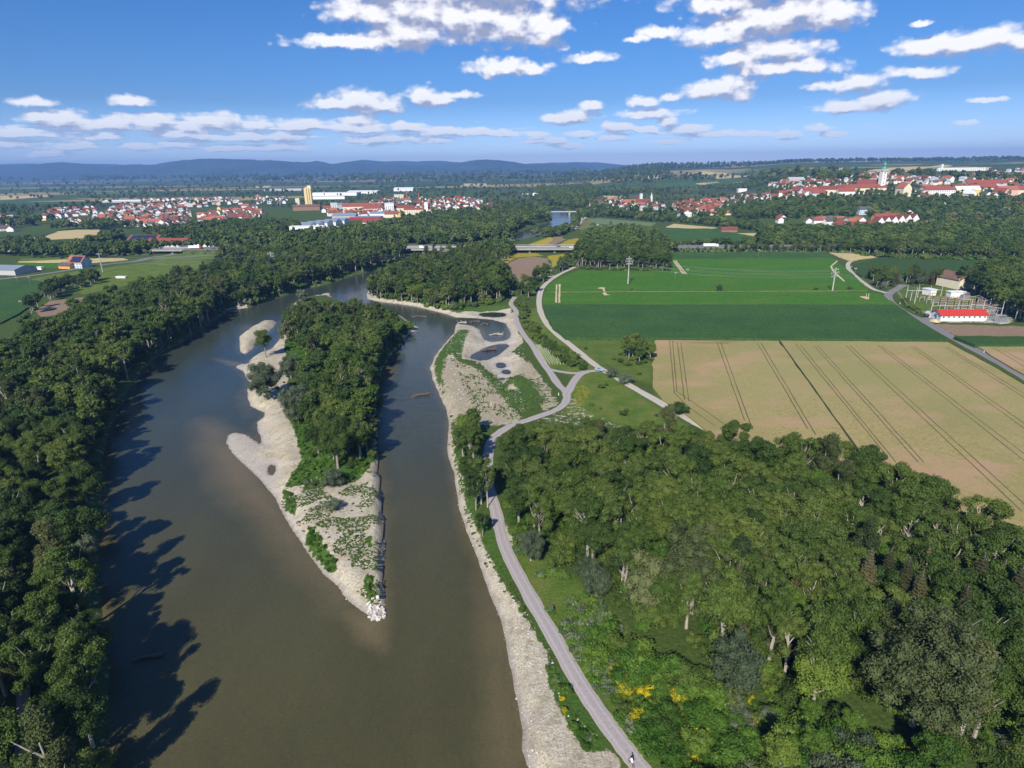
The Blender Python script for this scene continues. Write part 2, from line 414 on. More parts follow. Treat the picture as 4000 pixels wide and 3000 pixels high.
ISLAND_PX = [(1247,1154),(1266,1145),(1288,1144),(1296,1165),(1379,1196),(1433,1208),(1505,1224),(1568,1236),(1596,1258),(1636,1280),(1632,1290),(1596,1305),(1564,1350),(1523,1392),(1495,1440),(1480,1490),(1470,1560),(1468,1640),(1475,1700),(1473,1763),(1478,1839),(1485,1925),(1497,2034),(1500,2105),(1494,2197),(1494,2278),(1500,2340),(1503,2385),(1498,2412),(1478,2427),(1451,2414),(1413,2387),(1375,2359),(1342,2327),(1321,2289),(1266,2246),(1234,2202),(1201,2159),(1174,2115),(1147,2077),(1120,2034),(1093,1985),(1077,1947),(1044,1909),(1012,1871),(979,1839),(936,1801),(898,1763),(881,1730),(890,1698),(919,1688),(963,1698),(1001,1725),(1022,1741),(1018,1705),(1006,1687),(1003,1649),(1033,1627),(1035,1611),(1012,1602),(981,1588),(967,1552),(967,1520),(979,1498),(958,1471),(950,1452),(915,1434),(940,1421),(972,1421),(976,1407),(1003,1389),(1045,1376),(1066,1358),(1080,1340),(1096,1321),(1103,1281),(1112,1236),(1144,1190),(1170,1172)]
BAR_PX = [(936,1317),(954,1299),(981,1281),(1021,1262),(1060,1257),(1082,1258),(1071,1274),(1049,1294),(1017,1326),(981,1367),(958,1383),(940,1376),(936,1353)]
PONDS_PX = [[(1868,1229),(1880,1222),(1925,1219),(1965,1221),(1981,1229),(1970,1237),(1930,1240),(1885,1237)],
 [(1833,1398),(1871,1409),(1904,1407),(1947,1388),(1974,1366),(1991,1350),(1975,1343),(1947,1344),(1909,1352),(1871,1369),(1839,1388)],
 [(1935,1430),(1938,1418),(1955,1414),(1975,1420),(1978,1432),(1965,1439),(1945,1438)],
 [(1956,1455),(1965,1443),(1985,1443),(2000,1452),(1995,1461),(1975,1463)],
 [(1945,1482),(1952,1475),(1970,1475),(1975,1482),(1960,1486)],[(1955,1497),(1963,1491),(1975,1496),(1966,1502)],[(1984,1526),(1995,1518),(2012,1521),(2013,1530),(1995,1534)]]
POOL_PX = [(1046,1840),(1050,1822),(1062,1812),(1078,1820),(1078,1840),(1066,1856),(1052,1856)]
RIVER = GP(RIVER_PX, ZW); ISLAND = GP(ISLAND_PX, ZW); BAR = GP(BAR_PX, ZW)
PONDS = [GP(p, ZW) for p in PONDS_PX]; POOL = GP(POOL_PX, ZW)
# low gravel, only a little above the water
LOW = [GP(p, ZW+.3) for p in ([(870,1760),(875,1690),(930,1670),(1000,1700),(1025,1750),(1040,1800),(1080,1830),(1090,1870),(1060,1885),(1100,1960),(1140,2030),(1190,2100),(1180,2140),(1100,2060),(1000,1900),(900,1800)],
 [(900,1440),(930,1410),(985,1405),(975,1470)],[(1430,1190),(1420,1150),(1460,1115),(1475,1150),(1470,1180)],[(1480,2350),(1515,2360),(1515,2430),(1480,2445),(1420,2410),(1400,2385),(1440,2380)],
 [(1235,1165),(1262,1138),(1300,1138),(1305,1156)],[(860,1215),(900,1190),(965,1195),(965,1208),(890,1222)],
 [(1985,2600),(2005,2600),(2035,2750),(2060,2850),(2075,2930),(2110,3000),(2200,3100),(2150,3150),(2000,3000),(2000,2700)])]
CLIFF = GP([(1440,1790),(1490,1790),(1520,1900),(1530,2200),(1520,2365),(1478,2368),(1450,2200),(1440,1950)], ZW)
GENTLE = [GP(p, ZW+1) for p in ([(1770,1245),(1770,1270),(1830,1300),(1870,1350),(1820,1400),(1880,1430),(1920,1470),(2010,1480),(2020,1440),(2010,1380),(2040,1340),(2030,1260),(2000,1200),(1860,1205),(1780,1225)],
 [(880,1700),(1030,1610),(1100,1700),(1120,1900),(1180,2050),(1300,2220),(1420,2340),(1470,2400),(1380,2400),(1200,2220),(1050,1980),(900,1850)])]
def water_sd(x, y):
    """distance from the shoreline, positive on land"""
    s = -sdpoly(x, y, RIVER, 60)
    s = np.maximum(s, sdpoly(x, y, ISLAND, 60)); s = np.maximum(s, sdpoly(x, y, BAR, 60))
    for p in PONDS+[POOL]: s = np.minimum(s, -sdpoly(x, y, p, 60))
    return s
def terrain_z(x, y, sd=None):
    if sd is None: sd = water_sd(x, y)
    n = fbm(x/3.2, y/3.2, 9, 3)-.5
    s2 = sd+n*2.2*sst(.3, 2.5, np.abs(sd))
    bank = np.interp(s2, [-60, -14, -4, -.6, 0, .6, 1.6, 3.2, 6, 60], [-5, -4.0, -1.9, -.35, 0, .25, 1.3, 2.2, 2.4, 2.4])
    soft = np.interp(s2, [-60, -14, -4, 0, 2, 6, 14, 60], [-5, -3.0, -.9, 0, .35, 1.1, 2.2, 2.4])
    low = np.interp(sd, [-60, -14, -4, 0, 3, 8, 60], [-5, -2.2, -.55, 0, .22, .4, .5])
    g = np.zeros_like(x)
    for p in GENTLE: g = np.maximum(g, sst(-3, 4, sdpoly(x, y, p, 30)))
    z = bank*(1-g)+soft*g
    g = np.zeros_like(x)
    for p in LOW: g = np.maximum(g, sst(-1.5, 2.5, sdpoly(x, y, p, 30)))
    z = z*(1-g)+low*g
    g = sst(-1.5, 1.5, sdpoly(x, y, CLIFF, 30)); cl = np.interp(sd+n*.8, [-60, -14, -4, 0, .45, 1.3, 8, 60], [-5, -4, -2, 0, .3, 3.1, 3.3, 2.4]); z = z*(1-g)+cl*g
    near = sst(1500, 900, y)*sst(2.5, 6.0, road_dist(x, y, cap=8))
    rough = (fbm(x/9, y/9, 3, 4)-.5)*.9*sst(2, 8, sd)*near + (fbm(x/1.7, y/1.7, 4, 2)-.5)*.35*sst(0, 2, sd)*near*sst(500, 200, y)
    return ZW + z + rough*.7 + hill(x, y)
def tz(x, y): return float(terrain_z(np.array([float(x)]), np.array([float(y)]))[0])

GRAVEL = [  # (pixel polygon, strength, edge softness in metres)
 ([(960,1380),(1060,1340),(1110,1290),(1125,1330),(1110,1400),(1170,1430),(1215,1435),(1130,1470),(1120,1560),(1110,1600),(1150,1680),(1190,1780),(1185,1840),(1200,1870),(1180,1920),(1250,1900),(1330,1890),(1400,1860),(1440,1820),(1460,1810),(1475,1880),(1500,2200),(1510,2430),(1400,2440),(1200,2230),(1000,1900),(850,1780),(870,1650),(960,1600),(930,1500)], .95, 2),
 ([(1681,1436),(1700,1460),(1735,1560),(1770,1640),(1790,1760),(1800,1850),(1820,1960),(1853,2078),(1907,2175),(1974,2289),(2046,2392),(2110,2500),(2145,2570),(2154,2651),(2203,2777),(2269,2904),(2365,2928),(2400,3000),(2560,3250),(2100,3300),(2030,3000),(2000,2780),(1940,2450),(1800,2100),(1730,1800),(1740,1660),(1700,1550),(1670,1450)], .93, 1.5),
 ([(1757,1222),(1860,1205),(1990,1198),(2012,1225),(2015,1260),(2045,1335),(2020,1352),(2000,1370),(2040,1400),(2075,1455),(1990,1465),(1940,1460),(1895,1440),(1880,1412),(1800,1402),(1795,1340),(1815,1300),(1780,1285),(1770,1265),(1785,1245)], 1.0, 2),
 ([(1740,1345),(1790,1405),(1880,1440),(1960,1530),(2010,1600),(2050,1635),(1990,1660),(1900,1665),(1820,1650),(1775,1640),(1750,1560),(1715,1470),(1712,1420)], .78, 5),
 ([(2060,1400),(2110,1460),(2160,1530),(2185,1580),(2120,1610),(2090,1560),(2060,1500),(2010,1440)], .72, 4),
 ([(1110,1290),(1125,1330),(1110,1400),(1060,1400),(960,1380)], .6, 2),
 ([(2180,1490),(2260,1560),(2330,1620),(2450,1660),(2500,1675),(2100,1660),(2080,1640),(2200,1600)], .42, 5),
 ([(1925,1995),(1960,2000),(2010,2110),(2010,2150),(1960,2100)], .7, 2),
 ([(2240,3000),(2360,2900),(2420,2960),(2440,3050)], .8, 2),
 ([(2251,893),(2246,860),(2260,848),(2289,846),(2270,870),(2262,888)], .9, 3),
 ([(1180,890),(1420,880),(1400,925),(1260,935),(1180,915)], .8, 3),
 ([(1900,905),(1990,880),(1985,895),(1880,925)], .5, 6),
 ([(3490,1215),(3640,1215),(3700,1262),(3960,1262),(3960,1235),(3900,1215),(3660,1225)], .6, 3)]
LUSH = [
 ([(1110,1340),(1150,1300),(1600,1260),(1560,1380),(1480,1480),(1465,1790),(1440,1830),(1390,1880),(1300,1900),(1220,1860),(1170,1900),(1110,1890),(1180,1800),(1155,1680),(1140,1600),(1150,1480),(1230,1440),(1160,1415),(1120,1400)], 1, 2),
 ([(1100,1900),(1130,1920),(1160,1960),(1150,2000),(1115,1970)], .9, 1.0),
 ([(1193,2070),(1220,2050),(1245,2080),(1260,2120),(1310,2180),(1308,2215),(1275,2205),(1225,2150),(1195,2110)], 1, .8),
 ([(1425,2240),(1460,2245),(1465,2330),(1440,2350),(1425,2300)], .9, .8),
 ([(1420,2110),(1450,2080),(1465,2160),(1440,2150)], .7, 1),
 ([(1785,1285),(1837,1282),(1815,1350),(1800,1405),(1785,1400),(1792,1345),(1740,1400),(1725,1460),(1735,1540),(1700,1480),(1695,1405),(1735,1350)], .72, 4),
 ([(1890,1450),(1990,1470),(2090,1480),(2140,1560),(2050,1612),(1985,1570),(1920,1510),(1850,1430),(1780,1410),(1850,1425)], .55, 9),
 ([(1715,1500),(1745,1560),(1775,1640),(1800,1750),(1830,1850),(1860,1990),(1880,2080),(1815,1990),(1770,1800),(1760,1700),(1740,1600)], .5, 2),
 ([(1860,2050),(1935,2050),(1975,2160),(2010,2260),(1990,2270),(1920,2180)], .7, 2),
 ([(2150,2600),(2200,2610),(2270,2740),(2370,2880),(2370,2925),(2280,2930),(2200,2800),(2150,2680)], 1, 1.5),
 ([(2052,2380),(2100,2400),(2150,2500),(2150,2540),(2100,2500)], .6, 2),
 ([(1757,1210),(1990,1190),(1985,1200),(1860,1208)], .9, 1.5)]
YELLOW = [([(2060,955),(2160,920),(2165,935),(2140,955),(2080,962)], 1, 3),([(2160,968),(2210,938),(2262,928),(2264,962)], .9, 3),([(2130,1000),(2238,988),(2225,1020),(2150,1050),(2150,1020)], 1, 3),
 ([(2230,1500),(2290,1495),(2330,1530),(2280,1590),(2230,1600)], .62, 5),([(2300,1490),(2360,1520),(2500,1620),(2480,1640),(2380,1570)], .5, 4),([(1940,990),(2100,988),(2130,1000),(2020,1006),(1990,1025),(1950,1060),(1930,1030)], .85, 3)]
SOIL = [([(1950,1085),(1985,1030),(2027,1008),(2080,1003),(2135,1008),(2150,1035),(2125,1065),(2095,1090),(2060,1104),(2000,1100)], 1, 2),
 ([(2100,950),(2140,930),(2190,922),(2210,936),(2150,962),(2090,968)], .8, 3),
 ([(2262,905),(2300,880),(2420,878),(2540,876),(2500,900),(2420,920),(2300,915)], .45, 6),
 ([(3646,1265),(4000,1276),(4300,1290),(4300,1330),(4000,1314),(3733,1310)], 1, 1.5),
 ([(136,1214),(194,1174),(339,1160),(316,1183),(253,1225),(154,1240)], .8, 3)]
MEADOW = [([(100,1095),(240,1118),(330,1150),(470,1120),(640,1085),(800,1045),(800,1015),(620,1020),(480,1035),(420,1045),(200,1072)], 1, 4),
 ([(60,1050),(240,1045),(300,1030),(330,1000),(80,1010)], .9, 4),([(600,1000),(760,985),(900,990),(830,1010),(600,1025)], 1, 4),
 ([(2110,1200),(2125,1250),(2230,1360),(2380,1460),(2560,1580),(2700,1670),(2600,1700),(2350,1640),(2200,1620),(2250,1480),(2100,1400),(2020,1220)], .9, 4),
 ([(2170,1300),(2290,1320),(2550,1325),(2550,1500),(2400,1470),(2300,1400)], .7, 3),
 ([(2560,1512),(2700,1620),(2745,1660),(2650,1625),(2560,1570)], .8, 2),
 ([(2000,2150),(2100,2180),(2250,2260),(2400,2400),(2500,2520),(2500,2650),(2700,2900),(2900,3100),(2700,3300),(2500,3100),(2270,2700),(2100,2400)], .85, 2),
 ([(3500,1150),(3560,1210),(3640,1235),(3900,1230),(4000,1210),(3900,1130),(3600,1120),(3515,1128)], .8, 2),
 ([(2060,1330),(2130,1340),(2260,1440),(2150,1440)], 1, 2)]
def build_terrain():
    s = np.linspace(-1.45, 1.45, 640)
    r = [18.0]
    while r[-1] < 13600: r.append(r[-1]+(r[-1]+120)*.0048)
    yy = np.array(r); S, Y = np.meshgrid(s, yy); X = S*(Y+130)
    x = X.ravel(); y = Y.ravel()
    sd = water_sd(x, y); z = terrain_z(x, y, sd)
    nx, ny = len(s), len(yy)
    idx = np.arange(nx*ny).reshape(ny, nx)
    F = np.stack([idx[:-1, :-1], idx[:-1, 1:], idx[1:, 1:], idx[1:, :-1]], -1).reshape(-1, 4)
    me = mesh_np('ground', np.stack([x, y, z], 1), F, [ground_mat()], smooth=True)
    def put(n, a):
        at = me.attributes.new(n, 'FLOAT', 'POINT'); at.data.foreach_set('value', a.astype(np.float32))
    def cover(lst):
        a = np.zeros_like(x)
        for poly, w, soft in lst: a = np.maximum(a, w*sst(-soft*.5, soft*.5, sdpoly(x, y, GP(poly), 30)))
        return a
    gr = cover(GRAVEL); lush = cover(LUSH)
    leftb = sdpoly(x, y, ISLAND, 60) < -3; onleft = (x < np.interp(y, [0, 110, 170, 300, 420, 560], [-40, -62, -90, -150, -120, -60]))
    nearshore = sst(5.0, 1.0, sd)*(y < 620)*np.where(leftb & onleft, .35, .95)
    for p in LOW: gr = np.maximum(gr, sst(-2, 1, sdpoly(x, y, p, 30)))
    gr = np.maximum(gr, sst(-2, 1, sdpoly(x, y, BAR, 30)))
    gr = np.maximum(gr, nearshore)
    gr = gr*(1-np.clip(lush*1.0, 0, 1)*(sd > .7))
    put('gravel', gr); put('lush', lush); put('yellow', cover(YELLOW)); put('soil', cover(SOIL)); put('meadow', np.maximum(cover(MEADOW), 0))
    put('tan', cover([([(1740,1395),(1790,1410),(1880,1445),(1990,1470),(2060,1400),(2110,1460),(2190,1580),(2060,1640),(1900,1670),(1775,1645),(1715,1480)], 1, 8)]))
    put('wet', sst(1.3, .1, sd)); put('low', z-hill(x, y)-ZW)
    o = link('ground', me); tag(o, 'open land of meadows, gravel banks and far fields around the river', kind='structure')
    return o
def ground_mat():
    m, nt = material('ground'); p = nt.pos()
    fine = nt.noise(p, 1.1, 6, .7); mid = nt.noise(p, .12, 5, .6); big = nt.noise(p, .012, 3)
    gr = nt.attr('gravel'); lush = nt.attr('lush'); yel = nt.attr('yellow'); soil = nt.attr('soil'); mead = nt.attr('meadow')
    # grass in three moods
    g1 = nt.ramp(fine, [(.3, (.04, .07, .016)), (.55, (.07, .11, .024)), (.75, (.13, .15, .045))])
    g2 = nt.ramp(fine, [(.3, (.035, .085, .014)), (.6, (.075, .15, .025)), (.8, (.13, .19, .045))])
    g3 = nt.ramp(nt.math('ADD', nt.math('MULTIPLY', fine, .5), nt.math('MULTIPLY', mid, .5)), [(.36, (.06, .125, .017)), (.5, (.11, .17, .028)), (.62, (.20, .19, .055))])
    c = nt.mix(mead, g1, g3); c = nt.mix(lush, c, g2)
    # far patchwork of fields: long parcels, each with its own crop
    mp = nt.node('ShaderNodeMapping'); nt.l.new(p, mp.inputs[0]); mp.inputs['Rotation'].default_value = (0, 0, .35); mp.inputs['Scale'].default_value = (.0011, .0042, 0)
    vo = nt.node('ShaderNodeTexVoronoi', distance='CHEBYCHEV', voronoi_dimensions='2D'); nt.l.new(mp.outputs[0], vo.inputs['Vector']); vo.inputs['Scale'].default_value = 1; vo.inputs['Randomness'].default_value = .85
    sv = nt.node('ShaderNodeSeparateColor'); nt.l.new(vo.outputs['Color'], sv.inputs[0])
    fc = nt.ramp(sv.outputs[0], [(0, (.035, .075, .02)), (.22, (.05, .11, .025)), (.36, (.10, .12, .04)), (.5, (.04, .085, .03)), (.62, (.40, .31, .13)), (.72, (.055, .10, .03)), (.84, (.30, .25, .12)), (.9, (.06, .12, .03))], 'CONSTANT')
    fc = nt.mix(.25, fc, nt.mix(nt.rng(big, .35, .65), (.06, .08, .03), (.12, .13, .05)))
    sp = nt.node('ShaderNodeSeparateXYZ'); nt.l.new(p, sp.inputs[0])
    c = nt.mix(nt.rng(sp.outputs[1], 1500, 1750, 0, 1), c, fc)
    # soil and flowers
    brown = nt.ramp(nt.noise(p, .5, 6, .7), [(.3, (.20, .135, .085)), (.7, (.33, .24, .165))])
    c = nt.mix(nt.rng(nt.math('ADD', soil, nt.math('MULTIPLY', nt.math('SUBTRACT', mid, .5), .8)), .4, .6, 0, 1), c, brown)
    yf = nt.rng(nt.math('ADD', yel, nt.math('MULTIPLY', nt.math('SUBTRACT', nt.noise(p, .7, 5, .7), .5), 1.4)), .55, .85, 0, .8)
    c = nt.mix(yf, c, (.42, .33, .02))
    # gravel with sand, pebbles, weeds
    gv = nt.ramp(nt.noise(p, 2.6, 7, .75), [(.28, (.22, .18, .12)), (.45, (.44, .385, .28)), (.55, (.62, .57, .46)), (.8, (.76, .72, .62))])
    gv = nt.mix(nt.rng(mid, .42, .62, .0, .65), gv, (.40, .335, .25))
    gv = nt.mix(nt.rng(nt.noise(p, .33, 6, .75), .52, .60, 0, .5), gv, (.23, .22, .12))
    gv = nt.mix(nt.math('MULTIPLY', nt.attr('tan'), .85), gv, nt.ramp(nt.noise(nt.vmath('MULTIPLY', p, (1.6, .6, 1)), .7, 7, .7), [(.3, (.22, .20, .11)), (.5, (.36, .31, .215)), (.7, (.47, .41, .31))]))
    gv = nt.mix(nt.rng(nt.attr('low'), .9, .3, 0, .55), gv, (.47, .43, .41))
    gv = nt.mix(nt.rng(nt.attr('wet'), .3, 1, 0, .6), gv, (.20, .16, .11))
    t = nt.math('ADD', nt.math('MULTIPLY', nt.math('SUBTRACT', nt.noise(p, .45, 7, .72), .5), 1.7), gr)
    # streaks left by the machines
    c = nt.mix(nt.rng(t, .42, .60, 0, 1, True), c, gv)
    b = nt.bump(nt.noise(p, 1.4, 7, .75), .9, .5)
    finish(nt, c, .95, b, .1)
    return m
def build_water():
    s = np.linspace(-1.2, 1.0, 330); r = [18.0]
    while r[-1] < 1500: r.append(r[-1]+(r[-1]+120)*.007)
    yy = np.array(r); S, Y = np.meshgrid(s, yy); X = S*(Y+130); x = X.ravel(); y = Y.ravel()
    sd = water_sd(x, y)
    nx, ny = len(s), len(yy); idx = np.arange(nx*ny).reshape(ny, nx)
    F = np.stack([idx[:-1, :-1], idx[:-1, 1:], idx[1:, 1:], idx[1:, :-1]], -1).reshape(-1, 4)
    riv = sdpoly(x, y, RIVER, 60)
    keep = ((sd[F].min(1) < 5) & (riv[F].max(1) > -6))
    pondp = np.zeros(len(F), bool)
    SH = [([(775,1640),(880,1680),(900,1700),(1010,1800),(1100,1960),(1190,2110),(1290,2250),(1390,2360),(1330,2360),(1150,2180),(1000,2030),(860,1900),(790,1760)], 1.0, 12),
          ([(820,1395),(930,1415),(960,1430),(900,1430)], .9, 3), ([(1320,2380),(1520,2400),(1500,2540),(1400,2500)], .9, 4),
          ([(1860,2250),(1960,2400),(2000,2700),(2040,3000),(1960,3100),(1900,2800),(1890,2500)], .75, 7),
          ([(1430,1700),(1520,1780),(1540,2100),(1520,2400),(1480,2400)], .35, 4), ([(1330,1150),(1420,1130),(1430,1180),(1380,1190)], .5, 5),
          ([(930,1260),(1000,1270),(980,1320),(925,1330)], .5, 4), ([(960,1480),(1000,1620),(960,1640),(920,1560)], .5, 5),
          ([(1480,1480),(1540,1400),(1560,1440),(1500,1560)], .6, 4)]
    sh = np.exp(-np.maximum(-sd, 0)/2.2)*.55
    for poly, w, soft in SH: sh = np.maximum(sh, w*sst(-soft, soft, sdpoly(x, y, GP(poly, ZW), 30)))
    def make(name, kp, mat, label):
        used = np.unique(F[kp]); mp = np.full(len(x), -1); mp[used] = np.arange(len(used))
        V = np.stack([x[used], y[used], np.full(len(used), ZW)], 1)
        me = mesh_np(name, V, mp[F[kp]], [mat], smooth=True)
        at = me.attributes.new('shallow', 'FLOAT', 'POINT'); at.data.foreach_set('value', sh[used].astype(np.float32))
        return tag(link(name, me), label, kind='structure')
    make('river', keep, water_mat('river_water', (.064, .060, .027), (.150, .118, .060)), 'wide muddy green river flowing round the gravel island')
    for i, p in enumerate(PONDS+[POOL]):
        k = sdpoly(x, y, p, 60)[F].max(1) > -1.5
        k &= ~keep
        xs = [q[0] for q in p]; ys = [q[1] for q in p]; cx = sum(xs)/len(xs); cyy = sum(ys)/len(ys)
        vs = [(cx+(a-cx)*1.15, cyy+(b-cyy)*1.15, ZW-.03) for a, b in p]
        mb = MB(); mb.add(vs, [tuple(range(len(vs)))])
        lab = ['small dark pond behind the gravel spit, nearest the woods', 'clear dark blue pond with a root stump lying in it', 'upper of two small round pools in pale gravel', 'lower of two small round pools in pale gravel', 'shallow dark puddle in the grass below the pools', 'tiniest dark puddle in the grass below the pools', 'dark puddle alone in the grass nearest the path', 'brown pool behind the low gravel bar of the island'][i]
        o = mb.build('pond', water_mat('pond_water', (.018, .022, .016), (.05, .045, .03)) if i == 0 else bpy.data.materials['pond_water'])
        if o.data.polygons[0].normal.z < 0: o.data.flip_normals()
        tag(o, lab, kind='structure')
def water_mat(name, deep, shallow):
    m, nt = material(name); p = nt.pos()
    s = nt.math('ADD', nt.attr('shallow'), nt.math('MULTIPLY', nt.math('SUBTRACT', nt.noise(p, .09, 5, .6), .5), .5), clamp=True)
    drift = nt.noise(nt.vmath('MULTIPLY', p, (1, .35, 1)), .05, 4, .6)
    if name == 'river_water':
        ys = nt.node('ShaderNodeSeparateXYZ'); nt.l.new(p, ys.inputs[0])
        clear = nt.rng(nt.math('ADD', ys.outputs[1], nt.math('MULTIPLY', nt.noise(p, .02, 3), 90)), 130, 330, 0, 1, True)  # blend towards upstream, where bluish sky reflection is painted into the base colour
        deep_n = nt.mix(clear, deep, (.036, .047, .037))
    else: deep_n = nt.mix(0.0, deep, deep)
    d2 = nt.mix(nt.rng(drift, .35, .65), deep_n, nt.vmath('SCALE', deep_n, 1.22))
    c = nt.mix(nt.rng(s, .15, .95, 0, 1), d2, shallow)
    c = nt.vmath('SCALE', c, nt.rng(nt.noise(nt.vmath('MULTIPLY', p, (2.2, .7, 1)), .8, 6, .7), .3, .7, .90, 1.10))
    w = nt.noise(nt.vmath('MULTIPLY', p, (1, 1.6, 1)), 1.3, 4, .6); w2 = nt.noise(p, .22, 3, .5)
    b = nt.node('ShaderNodeBump'); nt.l.new(nt.math('ADD', w, nt.math('MULTIPLY', w2, 1.5)), b.inputs['Height'])
    b.inputs['Strength'].default_value = .5; b.inputs['Distance'].default_value = .13
    pr = nt.node('ShaderNodeBsdfPrincipled'); nt.set(pr.inputs['Base Color'], c); pr.inputs['Roughness'].default_value = .07; pr.inputs['IOR'].default_value = 1.33
    nt.l.new(b.outputs[0], pr.inputs['Normal'])
    o = nt.node('ShaderNodeOutputMaterial'); nt.l.new(pr.outputs[0], o.inputs[0])
    return m


def build_mountains():
    """two blue ranges far across the plain"""
    prof1 = [(-900,640),(-400,625),(0,646),(60,650),(130,640),(235,631),(340,640),(420,650),(500,648),(600,640),(720,624),(870,620),(980,625),(1080,628),(1150,634),(1240,629),(1290,641),(1390,633),(1480,640),(1600,646),(1750,640),(1900,622),(1980,628),(2060,640),(2150,643),(2230,650),(2300,655)]
    prof2 = [(-300,645),(100,640),(300,641),(480,642),(800,640),(1300,640),(1370,631),(1420,624),(1480,628),(1560,630),(1680,628),(1760,632),(1900,640),(2100,640),(2250,632),(2330,635),(2420,642),(2600,648),(2750,650),(2900,655),(3000,661)]
    mat = simple('mountain_forest', (.035, .06, .03), 1, .5, .002)
    for k, (prof, D, lab) in enumerate(((prof1, 10000, 'long blue wooded mountain range along the horizon'), (prof2, 12800, 'faint farther mountain range above the first'))):
        us = np.arange(prof[0][0], prof[-1][0]+1, 9.0); vs_ = np.interp(us, [p[0] for p in prof], [p[1] for p in prof])
        V = []; rows = 9
        for i, (u, v) in enumerate(zip(us, vs_)):
            d = ray(u, v); t = D/d.y; x0 = d.x*t; top = CAM_H+d.z*t + (fbm(np.array([u/60.]), np.array([k*9.]), 3, 4)[0]-.5)*34
            edge = min(1, (prof[-1][0]-u)/160)
            for j in range(rows):
                f = j/(rows-1); yy = D-1800*(1-f)*1.0; xx = x0*yy/D
                h = top*(f**1.15); h *= 1+(fbm(np.array([xx/900.]), np.array([yy/900.]), 8, 4)[0]-.5)*.8*math.sin(math.pi*f)
                V.append((xx, yy, -5+max(h, 0)+5*f))
            V.append((x0*1.08, D*1.08, -20))
        n = rows+1; N = len(us); idx = np.arange(N*n).reshape(N, n)
        F = np.stack([idx[:-1, :-1], idx[1:, :-1], idx[1:, 1:], idx[:-1, 1:]], -1).reshape(-1, 4)
        o = link('hills', mesh_np('hills', np.array(V), F, [mat], smooth=True)); tag(o, lab, kind='structure')


def build_haze():
    m = bpy.data.materials.new('haze'); m.use_nodes = True; nt = NT(m.node_tree)
    v = nt.node('ShaderNodeVolumePrincipled'); v.inputs['Color'].default_value = (.24, .48, 1.0, 1)
    v.inputs['Density'].default_value = HAZE; v.inputs['Anisotropy'].default_value = 0.0
    o = nt.node('ShaderNodeOutputMaterial'); nt.l.new(v.outputs[0], o.inputs['Volume'])
    mb = MB(); mb.box((0, 6900, 149), (46000, 14200, 322))
    tag(mb.build('haze', m), 'blue summer haze over the whole plain', kind='stuff')
HAZE = 9.0e-5

def gravel_road_mat(name, col, edge):
    m, nt = material(name); p = nt.pos()
    a = nt.attr('across')              # 0 centre .. 1 edge
    n = nt.noise(p, 2.2, 6, .7)
    c = nt.ramp(n, [(.3, tuple(q*.8 for q in col)), (.7, tuple(min(1, q*1.12) for q in col))])
    wheel = nt.math('MULTIPLY', nt.math('SUBTRACT', 1.0, nt.rng(nt.math('ABSOLUTE', nt.math('SUBTRACT', a, .45)), 0, .2, 0, 1)), .5)
    c = nt.mix(wheel, c, tuple(min(1, q*1.4) for q in col))
    t = nt.math('ADD', a, nt.math('MULTIPLY', nt.math('SUBTRACT', nt.noise(p, .9, 6, .7), .5), .5))
    c = nt.mix(nt.rng(t, .82, 1.0, 0, .8), c, edge)
    finish(nt, c, .95, nt.bump(n, .3, .1), .1); return m
def ribbon(name, pts, width, mat, z, label, dz=None):
    A = np.array(pts); T = np.gradient(A, axis=0); T /= np.linalg.norm(T, axis=1)[:, None]+1e-9
    N = np.stack([-T[:, 1], T[:, 0]], 1); cols = [-1, -.55, 0, .55, 1]; V = []; ac = []
    jit = np.random.RandomState(3)
    for i in range(len(A)):
        w = width*(1+.05*jit.randn())
        for c in cols:
            q = A[i]+N[i]*c*w/2; h = z + (dz(q[0], q[1]) if dz else 0) - (.06 if abs(c) == 1 else 0); V.append((q[0], q[1], h)); ac.append(abs(c))
    n = len(cols); idx = np.arange(len(A)*n).reshape(-1, n)
    F = np.stack([idx[:-1, :-1], idx[1:, :-1], idx[1:, 1:], idx[:-1, 1:]], -1).reshape(-1, 4)
    me = mesh_np(name, np.array(V), F, [mat])
    if me.polygons[0].normal.z < 0: me.flip_normals()
    at = me.attributes.new('across', 'FLOAT', 'POINT'); at.data.foreach_set('value', np.array(ac, np.float32))
    return tag(link(name, me), label, kind='structure')
